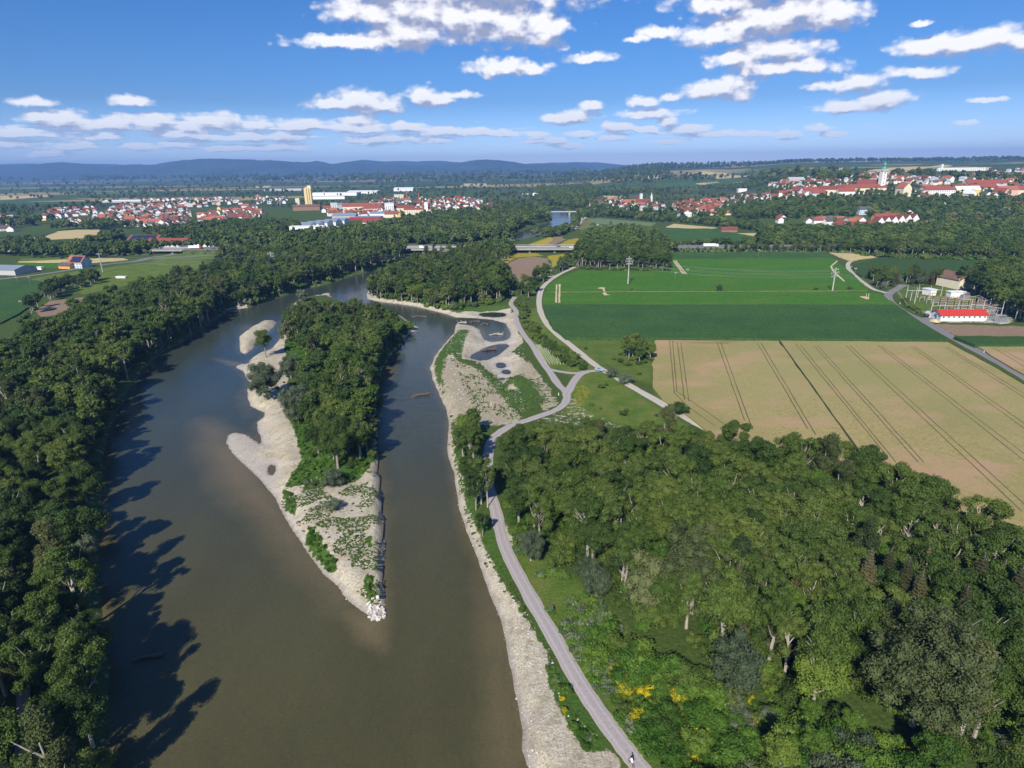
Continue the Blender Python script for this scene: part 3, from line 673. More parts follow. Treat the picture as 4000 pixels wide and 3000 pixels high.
def build_roads():
    pale = gravel_road_mat('pale_gravel', (.46, .42, .36), (.30, .28, .16)); grey = gravel_road_mat('grey_gravel', (.36, .325, .32), (.42, .37, .30))
    asp = gravel_road_mat('asphalt', (.20, .195, .20), (.34, .31, .26)); mud = gravel_road_mat('forest_gravel', (.40, .33, .29), (.18, .15, .09))
    ribbon('gravel_track', ROADS['track'], 4.0, pale, .09, 'pale farm track curving round the big green field')
    ribbon('riverside_path', ROADS['path'], 3.3, grey, .10, 'grey gravel path along the right river bank and through the wood')
    ribbon('path', ROADS['link'], 2.8, grey, .115, 'short gravel link from the path to the parked car')
    ribbon('path', ROADS['link2'], 3.6, grey, .13, 'slanting gravel link beside the triangular meadow')
    ribbon('asphalt_road', ROADS['asphalt'], 5.4, asp, .10, 'grey asphalt road along the wheat field on the right')
    ribbon('gravel_track', ROADS['track_n'], 3.8, pale, .085, 'pale track between green fields, meeting the asphalt road')
    ribbon('asphalt_road', ROADS['road_w'], 7, asp, .12, 'pale country road crossing the meadows on the left')
    ribbon('asphalt_road', ROADS['road_w2'], 6, asp, .10, 'slip road branching to the underpass on the left')
    ribbon('path', ROADS['meadow_path'], 4, pale, .10, 'pale path at the river bend beyond the bridge')
    ribbon('path', ROADS['meadow_loop'], 4, pale, .12, 'winding pale path in the olive meadow beyond the bridge')
    ribbon('path', ROADS['yard'], 6, asp, .12, 'drive to the white building with the red roof')
    ribbon('path', ROADS['under_bridge'], 5, pale, .10, 'pale path passing under the right end of the bridge')
    ribbon('path', ROADS['riverside'], 2.1, mud, .12, 'gravel path hidden in the left riverside wood')
    ribbon('path', ROADS['bank_path'], 2.6, pale, .10, 'short pale path beside the brown plot')
    # broken white centre line on the bend
    pts = ROADS['asphalt'][2:18]; A = np.array(pts); L = 0; mb = MB()
    for i in range(len(A)-1):
        d = A[i+1]-A[i]; ln = np.hypot(*d); t = d/ln; n = np.array([-t[1], t[0]]); s = 0
        while s < ln:
            if (L+s) % 6 < 3:
                q = A[i]+t*s; e = q+t*min(1.2, ln-s)
                mb.add([(*(q-n*.09), .125), (*(e-n*.09), .125), (*(e+n*.09), .125), (*(q+n*.09), .125)], [(0, 1, 2, 3)])
            s += 1.2
        L += ln
    tag(mb.build('road_marking', simple('road_paint', (.75, .75, .72), .7)), 'broken white centre line on the bend of the asphalt road', kind='structure')

# ------------------------------------------------------------------ fields
def crop_mat(name, stops, scale=.5, rows=0.0, rowdir=0.0, big=None, bumpy=.8):
    m, nt = material(name); p = nt.pos()
    n = nt.noise(p, scale, 7, .72)
    c = nt.ramp(n, stops)
    if big:
        for (sc, col, lo, hi, amt, sx) in big:
            q = nt.vmath('MULTIPLY', p, (1, sx, 1)); c = nt.mix(nt.rng(nt.noise(q, sc, 3, .5), lo, hi, 0, amt, True), c, col)
    if rows:
        mp = nt.node('ShaderNodeMapping'); nt.l.new(p, mp.inputs[0]); mp.inputs['Rotation'].default_value = (0, 0, rowdir)
        w = nt.node('ShaderNodeTexWave', wave_type='BANDS', bands_direction='X'); nt.l.new(mp.outputs[0], w.inputs[0])
        w.inputs['Scale'].default_value = rows; w.inputs['Distortion'].default_value = .6; w.inputs['Detail'].default_value = 2
        c = nt.mix(nt.rng(w.outputs[1], .0, .5, .28, 0), c, tuple(q*.45 for q in stops[0][1]))
    finish(nt, c, .95, nt.bump(nt.noise(p, scale*3.2, 4, .75), bumpy, .8), .08)
    return m
def field(name, px, h, mat, label, hillside=False, wob=.5):
    pts = PP(px) if hillside else GP(px, h)
    q = []; rnd = np.random.RandomState(len(px)*7+int(abs(px[0][0])))
    for i in range(len(pts)):                     # subdivide edges, a little uneven
        a = np.array(pts[i]); b = np.array(pts[(i+1) % len(pts)]); L = np.hypot(*(b-a)); n = max(1, int(L/(6 if not hillside else 60)))
        n = min(n, 70)
        for k in range(n):
            c = a+(b-a)*k/n; q.append((c[0]+rnd.randn()*wob*.5, c[1]+rnd.randn()*wob*.5))
    zz = lambda x, y: (hz(x, y) if hillside else 0)
    mb = MB(); n = len(q)
    area = sum(q[i][0]*q[(i+1) % n][1]-q[(i+1) % n][0]*q[i][1] for i in range(n))
    if area < 0: q.reverse()
    top = [(x, y, zz(x, y)+h) for x, y in q]; bot = [(x, y, zz(x, y)-1.5) for x, y in q]
    mb.add(top+bot, [tuple(range(n))]+[(i, i+n, (i+1) % n+n, (i+1) % n) for i in range(n)])
    me = mb.mesh(name, [mat]); bm = bmesh.new(); bm.from_mesh(me); bmesh.ops.triangulate(bm, faces=[f for f in bm.faces if len(f.verts) > 4])
    if hillside:
        for _ in range(3):
            bmesh.ops.subdivide_edges(bm, edges=[e for e in bm.edges if e.calc_length() > 60 and all(v.co.z-(hz(v.co.x, v.co.y)) > -.5 for v in e.verts)], cuts=1)
        V = np.array([v.co[:] for v in bm.verts]); H = hill(V[:, 0], V[:, 1])
        for i, v in enumerate(bm.verts):
            if v.index >= 0 and v.co.z > H[i]-1: v.co.z = H[i]+h
        bmesh.ops.triangulate(bm, faces=bm.faces[:])
    bm.to_mesh(me); bm.free()
    return tag(link(name, me), label, kind='structure')
FIELDS_PX = []
def build_fields():
    maize = crop_mat('maize', [(.3, (.025, .068, .017)), (.5, (.062, .14, .036)), (.72, (.12, .21, .065))], .9, big=[(.03, (.03, .085, .03), .4, .7, .4, 1)], bumpy=1.0)
    soy = crop_mat('young_crop', [(.3, (.034, .11, .012)), (.5, (.055, .155, .016)), (.75, (.09, .20, .025))], .35, big=[(.02, (.11, .17, .03), .45, .72, .5, 2.5)], bumpy=.4)
    wheat = crop_mat('wheat', [(.3, (.24, .20, .08)), (.5, (.36, .295, .125)), (.75, (.46, .38, .175))], .9,
        big=[(.022, (.27, .25, .095), .42, .66, .7, .7), (.028, (.46, .30, .18), .48, .66, .8, 1.6), (.009, (.31, .29, .115), .4, .6, .55, 1)], bumpy=.5)
    stub = crop_mat('ripe_barley', [(.3, (.42, .34, .16)), (.7, (.58, .48, .25))], .3, bumpy=.3)
    dull = crop_mat('beet_field', [(.3, (.03, .07, .02)), (.7, (.065, .12, .035))], .5, bumpy=.7)
    olive = crop_mat('olive_meadow', [(.3, (.11, .125, .04)), (.7, (.20, .20, .075))], .2, bumpy=.3)
    pale = crop_mat('pale_meadow', [(.3, (.12, .17, .08)), (.7, (.17, .22, .11))], .2, bumpy=.3)
    F = FIELDS_PX
    F += [('crop_field', [(2262,1056),(2619,1058),(2620,1010),(3256,1010),(3330,1070),(3395,1130),(3380,1135),(2128,1140),(2140,1115),(2190,1082)], .5, soy, 'bright green upper field with the lone round bush on its edge'),
      ('crop_field', [(2126,1143),(3380,1138),(3440,1146),(3470,1170),(3500,1188),(2122,1187),(2118,1165)], .5, soy, 'bright green strip below the dry grass line'),
      ('maize_field', [(2610,986),(3235,983),(3256,1008),(2612,1008)], 1.6, maize, 'narrow dark maize strip at the top of the green field, along the highway'),
      ('maize_field', [(2122,1188),(3502,1189),(3600,1260),(3707,1327),(2560,1318),(2212,1316),(2160,1276),(2132,1230)], 1.9, maize, 'large dark green maize field above the wheat'),
      ('wheat_field', [(2557,1329),(3042,1331),(3326,1726),(3481,1941),(3543,2027),(3500,2060),(3420,2040),(3000,1900),(2745,1668),(2690,1625),(2592,1562),(2552,1510),(2548,1440)], .73, wheat, 'pale wheat field left of the dark furrow'),
      ('wheat_field', [(3042,1331),(3700,1336),(3830,1404),(4000,1500),(4500,1800),(4600,2500),(4200,2400),(3900,2260),(3600,2100),(3543,2027),(3481,1941),(3326,1726)], .75, wheat, 'large wheat field with wheel tracks running to the lower right'),
      ('maize_field', [(3728,1314),(4000,1317),(4300,1325),(4400,1362),(4000,1346),(3812,1347)], 1.8, maize, 'dark maize strip right of the asphalt road'),
      ('wheat_field', [(3818,1352),(4000,1351),(4500,1368),(4900,1700),(4000,1462),(3900,1405)], .75, wheat, 'wheat field corner right of the asphalt road'),
      ('beet_field', [(3328,1036),(3450,1003),(3700,1008),(3949,1020),(3940,1045),(3881,1063),(3750,1085),(3500,1083),(3371,1081),(3335,1060)], .7, dull, 'dark green field above the spruce clump by the substation'),
      ('barley_field', [(3240,987),(3330,990),(3432,1002),(3360,1012),(3322,1020),(3285,1008)], .7, stub, 'small pale ripe field at the corner of the dark wood'),
      ('beet_field', [(2500,925),(2597,893),(2768,892),(2958,925),(2956,955),(2700,952),(2560,945)], .8, maize, 'dark green field left of the small red house beyond the highway'),
      ('barley_field', [(2602,886),(2633,874),(2800,889),(2768,893)], .8, stub, 'pale ripe field behind the dark green field beyond the highway'),
      ('barley_field', [(2830,912),(2960,910),(2960,920),(2870,922)], .7, stub, 'narrow pale field right of the small red house'),
      ('meadow', [(2292,862),(2334,852),(2565,871),(2550,880),(2420,877),(2335,874)], .4, pale, 'bluish green mown meadow at the river bend'),
      ('meadow', [(2252,893),(2289,850),(2330,856),(2300,880),(2420,880),(2550,882),(2500,905),(2440,918),(2300,905)], .3, olive, 'olive dry meadow at the river bend'),
      ('beet_field', [(-300,1120),(0,1096),(104,1090),(190,1102),(172,1142),(136,1183),(70,1225),(0,1262),(-400,1330)], .9, maize, 'dark green field at the left edge below the road'),
      ('wheat_field', [(0,934),(172,925),(226,903),(300,897),(389,897),(388,926),(226,934),(0,939),(-300,945),(-300,937)], .7, stub, 'ripe golden field on the left before the town'),
      ('beet_field', [(-300,930),(0,924),(226,906),(172,923),(0,932)], .7, dull, 'thin green field above the golden field on the left'),
      ('beet_field', [(-300,950),(0,943),(380,929),(330,955),(200,972),(0,975),(-300,980)], .8, dull, 'green field below the golden field on the left'),
      ('beet_field', [(480,925),(515,895),(646,892),(630,915),(560,927)], .8, dull, 'dark green field below the town on the left'),
      ('barley_field', [(70,1022),(250,1013),(340,1010),(480,1008),(500,1014),(380,1024),(240,1024)], .7, stub, 'narrow ripe field behind the blue farmhouse'),
      ('meadow', [(240,1045),(70,1050),(60,1028),(240,1026)], .3, soy, 'green meadow left of the blue farmhouse'),
      ('barley_field', [(0,765),(195,762),(195,768),(60,778),(0,780)], 1, stub, 'thin pale field far out on the left plain'),
      ('barley_field', [(590,778),(760,772),(780,778),(600,790)], 1, stub, 'pale field behind the left town'),
      ('barley_field', [(1810,717),(1906,716),(1902,725),(1800,726)], 1, stub, 'bright narrow field in the far woods'),
      ('barley_field', [(2350,762),(2448,765),(2445,775),(2370,775)], 1, stub, 'pale field left of the lower church'),
      ('meadow', [(2263,780),(2350,778),(2350,792),(2263,792)], .5, soy, 'green meadow left of the old town by the river'),
      ('barley_field', [(1000,727),(1060,725),(1050,732),(1000,733)], 1, stub, 'thin pale strip far behind the grain silo')]
    for nm, px, h, mt, lb in F: field(nm, px, h, mt, lb)
    H = [('barley_field', [(2495,702),(2640,686),(2730,698),(2640,688),(2560,700)], stub, 'pale curved field on the far hillside'),
         ('barley_field', [(2670,683),(2750,670),(2845,679),(2850,682),(2780,684)], stub, 'upper pale field on the far hillside'),
         ('barley_field', [(2750,690),(2845,684),(2945,684),(2890,693),(2800,699)], stub, 'wide pale field on the far hillside below the wood'),
         ('beet_field', [(2555,722),(2700,714),(2930,710),(2920,725),(2700,735),(2560,738)], maize, 'dark green field on the valley side beyond the old town'),
         ('barley_field', [(2715,720),(2800,712),(2810,716),(2740,726)], stub, 'small pale field inside the dark valley side'),
         ('beet_field', [(3000,672),(3045,668),(3040,680),(3000,685)], soy, 'green field at the edge of the hill woods'),
         ('barley_field', [(3375,672),(3480,658),(3700,646),(3720,650),(3600,662),(3450,674)], stub, 'long pale field above the hill town'),
         ('barley_field', [(3215,662),(3320,660),(3310,665),(3220,667)], stub, 'short pale field on the hill beside the wood'),
         ('beet_field', [(2940,671),(3000,665),(3000,672)], soy, 'far green field high on the hill'),
         ('barley_field', [(3095,705),(3245,693),(3240,700),(3120,710)], stub, 'pale field above the left end of the hill town')]
    for nm, px, mt, lb in H:
        field(nm, px, 2.2, mt, lb, hillside=True, wob=0)
    # wheel tracks through the wheat
    trk = simple('wheel_track', (.13, .115, .05), .95, .3, .6); fur = simple('furrow_grass', (.035, .05, .012), .95, .4, .7)
    q = lambda x, y: (2800+x*.5425, 1100+y*.5425); q3 = lambda x, y: (1600+x*.5425, 1100+y*.5425)
    lines = [(q(570,450),q(1230,1262)),(q(602,455),q(1290,1300)),(q(700,460),q(1452,1300)),(q(726,460),q(1492,1300)),(q(930,460),q(2200,1655)),(q(958,460),q(2240,1625)),
      (q(1162,460),q(2230,1300)),(q(1190,463),q(2260,1275)),(q(1395,465),q(2240,1075)),(q(1420,465),q(2260,1052)),(q(1630,465),q(2240,850)),(q(1660,468),q(2260,835)),
      (q(290,440),q(655,1060)),(q(318,442),q(715,1105)),(q(3,440),q(200,1000)),(q(30,440),q(247,1040)),
      (q3(1872,425),q3(1906,800)),(q3(1893,428),q3(1925,790)),(q3(1928,440),q3(1980,850)),(q3(1953,442),q3(2012,862)),(q3(1906,800),q3(2000,895)),(q3(1925,790),q3(2130,930)),(q3(2130,930),q3(2300,1050)),(q3(2000,895),q3(2200,1040)),
      (q3(1875,432),q3(2300,440)),(q3(1890,440),q3(2300,447)),
      (q(0,360+75),q(420,415)),(q(1990,475),q(2260,640)),(q(2070,500),q(2260,600))]
    par = [o for o in bpy.data.objects if o.name.startswith('wheat_field')]
    pl = min(par, key=lambda o: abs(sum(v.co.x for v in o.data.vertices)/len(o.data.vertices)-60)); 
    cs = {o.name: sum(v.co.x for v in o.data.vertices)/len(o.data.vertices) for o in par}
    order = sorted(par, key=lambda o: cs[o.name])
    def strip(a, b, w, h, mat, name, parent):
        a = np.array(G(*a, h)); b = np.array(G(*b, h)); d = b-a; L = np.hypot(*d); d /= L; n = np.array([-d[1], d[0]]); N = max(2, int(L/8)); V = []
        r = np.random.RandomState(int(L*10))
        for i in range(N+1):
            c = a+d*L*i/N+n*r.randn()*.06; ww = w*(1+.15*r.randn()); V += [(*(c-n*ww/2), h), (*(c+n*ww/2), h)]
        F_ = [(2*i, 2*i+2, 2*i+3, 2*i+1) for i in range(N)]
        me = mesh_np(name, np.array(V), np.array(F_), [mat])
        if me.polygons[0].normal.z < 0: me.flip_normals()
        return link(name, me, parent)
    for i, (a, b) in enumerate(lines):
        x = (a[0]+b[0])/2
        left = i in (12, 13, 14, 15, 26) or 16 <= i <= 25
        strip(a, b, .42, .775, trk, 'wheel_track', order[0] if left else (order[-1] if i >= 27 else order[1]))
    tag(strip(q(447,418), q(1050,1260), .75, .79, fur, 'field_furrow', None), 'dark grassy furrow dividing the two wheat fields', kind='structure')
    dry = simple('dry_grass', (.26, .22, .085), .95, .4, .3)
    tag(strip((2140,1141), (3395,1136), 2.2, .56, dry, 'field_margin', None), 'dry yellow grass line across the green fields', kind='structure')
    # bare pipe trenches and dry patches in the green field
    sand = simple('bare_sand', (.52, .43, .27), .95, .25, .6)
    def patch(px, label, z=.56):
        pts = GP(px, z); mb = MB(); mb.add([(x, y, z) for x, y in pts], [tuple(range(len(pts)))]); o = mb.build('bare_patch', sand)
        if o.data.polygons[0].normal.z < 0: o.data.flip_normals()
        tag(o, label, kind='structure')
    z3 = lambda L: [(2000+x*.452, 550+y*.452) for x, y in L]; z4 = lambda L: [(3000+x*.452, 550+y*.452) for x, y in L]
    patch(z3([(735,1275),(765,1265),(805,1268),(800,1285),(820,1325),(855,1332),(800,1336),(780,1318),(795,1310),(780,1280)]), 'bare sandy patch shaped like a bone in the green field')
    patch(z4([(790,1342),(845,1345),(850,1318),(855,1318),(852,1348),(865,1348),(868,1320),(876,1320),(872,1350),(876,1368),(845,1368),(800,1350)]), 'bare H shaped patch at the right of the green strip')
    for a, b, w, lb in [((385,1240),(382,1398),1.3,'left trench of the bare pair at the left edge of the green field'),((412,1236),(408,1398),1.3,'right trench of the bare pair at the left edge of the green field'),
        ((1395,1035),(1480,1150),1.6,'left trench of the slanting bare pair high in the green field'),((1412,1033),(1502,1150),1.6,'right trench of the slanting bare pair high in the green field')]:
        z = lambda p: (2000+p[0]*.452, 550+p[1]*.452)
        tag(strip(z(a), z(b), w, .57, sand, 'bare_trench', None), lb, kind='structure')
    for a, b, lb in [((600,1035),(545,1085),'upper bare trench behind the tall pole'),((545,1085),(560,1120),'middle bare trench behind the tall pole'),((560,1120),(660,1215),'lower bare trench right of the tall pole')]:
        z = lambda p: (3000+p[0]*.452, 550+p[1]*.452)
        tag(strip(z(a), z(b), 1.5, .57, sand, 'bare_trench', None), lb, kind='structure')

# ------------------------------------------------------------------ plants
def leaf_mat(name, stops, trans=.22, noise=.35):
    m, nt = material(name); p = nt.pos()
    r = nt.objrand(); n = nt.noise(p, noise, 4, .6); f = nt.noise(p, 2.3, 2, .6)
    v = nt.math('ADD', nt.math('MULTIPLY', r, .62), nt.math('ADD', nt.math('MULTIPLY', n, .18), nt.math('MULTIPLY', f, .2)))
    c = nt.ramp(v, stops)
    finish(nt, c, .62, None, .22, trans=trans); return m
def leaves(rng, lobes, n, size, flat=.62, shell=(.72, 1.06), up=0.0):
    """leaf faces spread over a set of lobes; lobes: (cx,cy,cz,rx,rz)"""
    L = np.array(lobes, float); w = L[:, 3]**2; k = rng.choice(len(L), n, p=w/w.sum())
    d = rng.randn(n, 3); d /= np.linalg.norm(d, axis=1)[:, None]
    d[:, 2] = np.where(rng.rand(n) < .6, np.abs(d[:, 2]), d[:, 2])
    rad = rng.uniform(shell[0], shell[1], n)[:, None]
    c = L[k, :3] + d*rad*np.stack([L[k, 3], L[k, 3], L[k, 4]], 1)
    nrm = d + rng.randn(n, 3)*.55 + np.array([0, 0, up]); nrm /= np.linalg.norm(nrm, axis=1)[:, None]
    t = np.cross(nrm, rng.randn(n, 3)); t /= np.linalg.norm(t, axis=1)[:, None]; b = np.cross(nrm, t)
    s = (size*rng.uniform(.6, 1.3, n))[:, None]
    V = np.stack([c-t*s, c-b*s*flat+nrm*s*.12, c+t*s, c+b*s*flat+nrm*s*.12], 1).reshape(-1, 3)
    F = np.arange(n*4).reshape(n, 4)
    return V, F
_ico = None
def cores(lobes, k=.78):
    global _ico
    if _ico is None:
        bm = bmesh.new(); bmesh.ops.create_icosphere(bm, subdivisions=1, radius=1); bm.verts.ensure_lookup_table()
        _ico = (np.array([v.co[:] for v in bm.verts]), np.array([[v.index for v in f.verts] for f in bm.faces])); bm.free()
    iv, jf = _ico; V = []; F = []; b = 0
    for (x, y, z, rx, rz) in lobes:
        V.append(iv*np.array([rx*k, rx*k, rz*k])+np.array([x, y, z])); F.append(jf+b); b += len(iv)
    return np.concatenate(V), np.concatenate(F)
def trunk_mb(rng, h, r, limbs, spread, top=None, lean=.0):
    mb = MB(); top = top or h*.75; lx, ly = rng.randn(2)*lean
    pts = [(lx*t*t, ly*t*t, -1.0 if t == 0 else top*t) for t in (0, .3, .6, 1)]
    mb.tube(pts, [r*1.25, r, r*.75, r*.3], 6)
    for i in range(limbs):
        a = rng.uniform(0, 6.28); t = rng.uniform(.35, .8); z0 = top*t; q = rng.uniform(.5, 1)*spread
        bx, by = lx*t*t, ly*t*t
        mb.tube([(bx, by, z0), (bx+math.cos(a)*q*.5, by+math.sin(a)*q*.5, z0+h*.10), (bx+math.cos(a)*q, by+math.sin(a)*q, z0+h*rng.uniform(.18, .3))], [r*.5, r*.32, r*.1], 5)
    return mb
SPECIES = {}
def crown_lobes(rng, kind, H):
    lob = []
    if kind == 'round':
        R = H*rng.uniform(.25, .32); zc = H*.55; rz = H*.42; K = 34; ax = rng.uniform(.8, 1.2)
        for i in range(K):
            d = rng.randn(3); d /= np.linalg.norm(d); d[2] = abs(d[2])*1.0 - .35*(rng.rand() < .4)
            f = rng.uniform(.5, .95); lr = R*rng.uniform(.18, .40)
            lob.append((d[0]*R*f*ax, d[1]*R*f/ax, zc+d[2]*rz*f, lr, lr*.85))
        lob.append((0, 0, zc, R*.62, rz*.62))
    elif kind == 'tall':
        R = H*.15
        for i in range(24):
            t = rng.uniform(.25, .97); w = math.sin(min(1, (1-t)*1.6+.12)*1.57)*R; a = rng.uniform(0, 6.28); lr = R*rng.uniform(.35, .5)
            lob.append((math.cos(a)*w*.7, math.sin(a)*w*.7, H*t, lr, lr*1.3))
    elif kind == 'open':                       # light crown over bare pale stems
        R = H*.22
        for i in range(24):
            a = rng.uniform(0, 6.28); q = math.sqrt(rng.rand())*R*1.0; lr = R*rng.uniform(.24, .40); t = rng.rand()
            lob.append((math.cos(a)*q, math.sin(a)*q, H*(.94-.45*t**1.4-.12*(q/R)**2), lr, lr*(.8+.5*t)))
    elif kind == 'willow':
        R = H*.36
        for i in range(44 if H < 20 else 90):
            d = rng.randn(3); d /= np.linalg.norm(d); f = rng.uniform(.5, 1.0); lr = R*rng.uniform(.15, .32)*(1 if H < 20 else .72)
            lob.append((d[0]*R*f, d[1]*R*f, H*.5+d[2]*H*.40*f, lr, lr*1.15))
        lob.append((0, 0, H*.5, R*.62, H*.3))
    elif kind == 'shrub':
        R = H*.62
        for i in range(14):
            a = rng.uniform(0, 6.28); q = math.sqrt(rng.rand())*R*.8; lr = R*rng.uniform(.28, .42)
            lob.append((math.cos(a)*q, math.sin(a)*q, H*(.25+.5*rng.rand()*(1-(q/R)**2*.5)), lr, lr*.8))
        lob.append((0, 0, H*.3, R*.6, H*.4))
    return lob
def spruce_crown(rng, H, dens):
    V = []; F = []; b = 0; z = H*.12
    while z < H*.98:
        t = (z/H-.12)/.88; R = H*.17*(1-t)**.85+.12; nb = int(7+5*(1-t)); off = rng.uniform(0, 6.28)
        for i in range(nb):
            a = off+6.283*i/nb+rng.randn()*.12; L = R*rng.uniform(.8, 1.15); w = .30*L+.12
            ca, sa = math.cos(a), math.sin(a); droop = rng.uniform(.15, .35)
            pts = [(.05*ca, .05*sa, z), (ca*L*.55-sa*w, sa*L*.55+ca*w, z-L*droop*.5-.05), (ca*L, sa*L, z-L*droop), (ca*L*.55+sa*w, sa*L*.55-ca*w, z-L*droop*.5-.05)]
            V += pts; F.append((b, b+1, b+2, b+3)); b += 4
            for k in range(dens):
                f = rng.uniform(.25, 1); s = rng.choice([-1, 1]); ww = w*rng.uniform(.6, 1.5)*(1.2-f); c = (ca*L*f, sa*L*f, z-L*droop*f)
                e = (c[0]-sa*s*ww+ca*.2*L, c[1]+ca*s*ww+sa*.2*L, c[2]-.12*L-.05); g_ = (c[0]+ca*.16*L, c[1]+sa*.16*L, c[2]-.02); h_ = ((c[0]+e[0])/2, (c[1]+e[1])/2, c[2]-.22*L-.1)
                V += [c, g_, e, h_]; F.append((b, b+1, b+2, b+3)); b += 4
        z += H*.030+.1*(1-t)
    return np.array(V), np.array(F)
def join_leaf(name, parts, mats):
    """quads and triangles -> one mesh; triangles become degenerate-free quads list via from_pydata"""
    me = bpy.data.meshes.new(name); b = 0; VV = []; counts = []; idx = []; mi = []
    for V, F, m in parts:
        F = np.asarray(F); VV.append(np.asarray(V, np.float32)); counts.append(np.full(len(F), F.shape[1])); idx.append((F+b).ravel()); mi.append(np.full(len(F), m)); b += len(V)
    VV = np.concatenate(VV); counts = np.concatenate(counts); idx = np.concatenate(idx).astype(np.int32); mi = np.concatenate(mi).astype(np.int32)
    me.vertices.add(len(VV)); me.vertices.foreach_set('co', VV.ravel()); me.loops.add(len(idx)); me.loops.foreach_set('vertex_index', idx)
    me.polygons.add(len(counts)); me.polygons.foreach_set('loop_start', np.concatenate([[0], np.cumsum(counts)[:-1]]).astype(np.int32))
    me.polygons.foreach_set('material_index', mi); me.update(calc_edges=True)
    for m in mats: me.materials.append(m)
    return me
def mbarr(mb):
    q = [f for f in mb.f if len(f) == 4]; t = [f for f in mb.f if len(f) != 4]
    return np.array(mb.v), np.array(q)
DEFS = {  # species: (crown kind, height, leaf material, near leaves, leaf size)
 'oak': ('round', 17, 'dark', 6500, .30), 'ash': ('round', 19, 'mid', 6500, .30), 'lime': ('round', 14, 'bright', 5000, .28),
 'poplar': ('tall', 22, 'olive', 5200, .30), 'birch': ('open', 19, 'mid', 4200, .28), 'alder': ('open', 17, 'dark', 4200, .28),
 'willow': ('willow', 10, 'silver', 7000, .20), 'crack_willow': ('willow', 15, 'grey_olive', 7500, .25), 'great_willow': ('willow', 25, 'grey_olive', 15000, .27), 'spruce': ('spruce', 18, 'needle', 0, 0),
 'shrub': ('shrub', 4, 'mid', 1900, .17), 'bright_shrub': ('shrub', 3.2, 'fresh', 1900, .15), 'grey_shrub': ('shrub', 3.6, 'silver', 1900, .14), 'goldenrod': ('shrub', 1.5, 'yellow', 650, .12)}
def build_species():
    M = {'dark': leaf_mat('dark_leaves', [(.25, (.034, .068, .013)), (.5, (.06, .105, .02)), (.75, (.10, .145, .03))]),
         'mid': leaf_mat('green_leaves', [(.25, (.05, .092, .015)), (.5, (.082, .132, .022)), (.75, (.125, .17, .032))]),
         'bright': leaf_mat('bright_leaves', [(.25, (.055, .115, .014)), (.5, (.09, .165, .02)), (.8, (.15, .21, .03))]),
         'olive': leaf_mat('olive_leaves', [(.25, (.04, .065, .018)), (.5, (.075, .10, .03)), (.8, (.12, .135, .045))]),
         'silver': leaf_mat('silver_leaves', [(.25, (.07, .10, .05)), (.5, (.11, .145, .078)), (.8, (.175, .21, .12))]),
         'grey_olive': leaf_mat('grey_olive_leaves', [(.25, (.075, .10, .035)), (.5, (.115, .14, .05)), (.8, (.165, .19, .075))]),
         'needle': leaf_mat('spruce_needles', [(.25, (.045, .048, .018)), (.5, (.08, .08, .03)), (.8, (.13, .115, .05))], .1),
         'fresh': leaf_mat('fresh_leaves', [(.25, (.05, .12, .012)), (.5, (.085, .17, .02)), (.8, (.14, .22, .03))]),
         'yellow': leaf_mat('yellow_flowers', [(.3, (.07, .13, .015)), (.52, (.20, .22, .015)), (.72, (.48, .40, .015))], .15, 1.2)}
    bark = simple('bark', (.34, .31, .26), .9, .3, 3, objvar=.25); dead = simple('dead_wood', (.42, .38, .33), .9, .25, 3)
    for si, (sp, (kind, H, mk, n, s)) in enumerate(DEFS.items()):
        nv = {'shrub': 3, 'bright_shrub': 2, 'grey_shrub': 2, 'goldenrod': 2, 'poplar': 2, 'willow': 2, 'spruce': 3}.get(sp, 3)
        SPECIES[sp] = []
        for v in range(nv):
            rng = np.random.RandomState(si*31+v*7+2); d = {'H': H}
            if kind == 'spruce':
                V, F = spruce_crown(rng, H, 4); V2, F2 = spruce_crown(np.random.RandomState(v), H, 1)
                cr = [(V, F, 0)]; near = cr; mid = [(V2, F2, 0)]; far = [(V2[:len(V2)//8*8], F2[:len(V2)//8*8//4][::2], 0)]
                tr = MB(); tr.tube([(0, 0, -1), (0, 0, H*.5), (0, 0, H*.96)], [.28, .18, .04], 6)
            else:
                lob = crown_lobes(rng, kind, H); c1 = cores(lob, .62); 
                near = [(*leaves(rng, lob, int(n*1.75), s*.74, shell=(.62, 1.2)), 0), (*c1, 0)]
                mid = [(*leaves(rng, lob, n//3, s*1.5, shell=(.6, 1.2)), 0), (*cores(lob, .7), 0)]
                pick = sorted(lob, key=lambda q: -q[3])[:12]
                far = [(*leaves(rng, lob, 150, s*4.4), 0), (*cores([(a, b, c, r*1.15, z*1.15) for a, b, c, r, z in pick], .95), 0)]
                if kind in ('shrub',): tr = MB(); tr.tube([(0, 0, -.3), (0, 0, H*.4)], [.12, .05], 5)
                else: tr = trunk_mb(rng, H, H*.017+.04, 9 if kind == 'open' else 6, H*.2, H*.8 if kind != 'willow' else H*.5, 1.0)
            d['near'] = join_leaf(sp+'_crown', near, [M[mk]]); d['midc'] = join_leaf(sp+'_crown', mid, [M[mk]])
            d['trunk'] = tr.mesh(sp+'_trunk', [bark])
            TV, TF = mbarr(tr)
            d['full_near'] = join_leaf(sp, near+[(TV, TF, 1)], [M[mk], bark]); d['full_mid'] = join_leaf(sp, mid+[(TV, TF, 1)], [M[mk], bark]); d['full_far'] = join_leaf(sp, far, [M[mk]])
            SPECIES[sp].append(d)
    d = {'H': 15}; rng = np.random.RandomState(77); mb = trunk_mb(rng, 15, .22, 22, 3.2, 14, .6); d['trunk'] = mb.mesh('dead_trunk', [dead]); SPECIES['dead'] = [d]

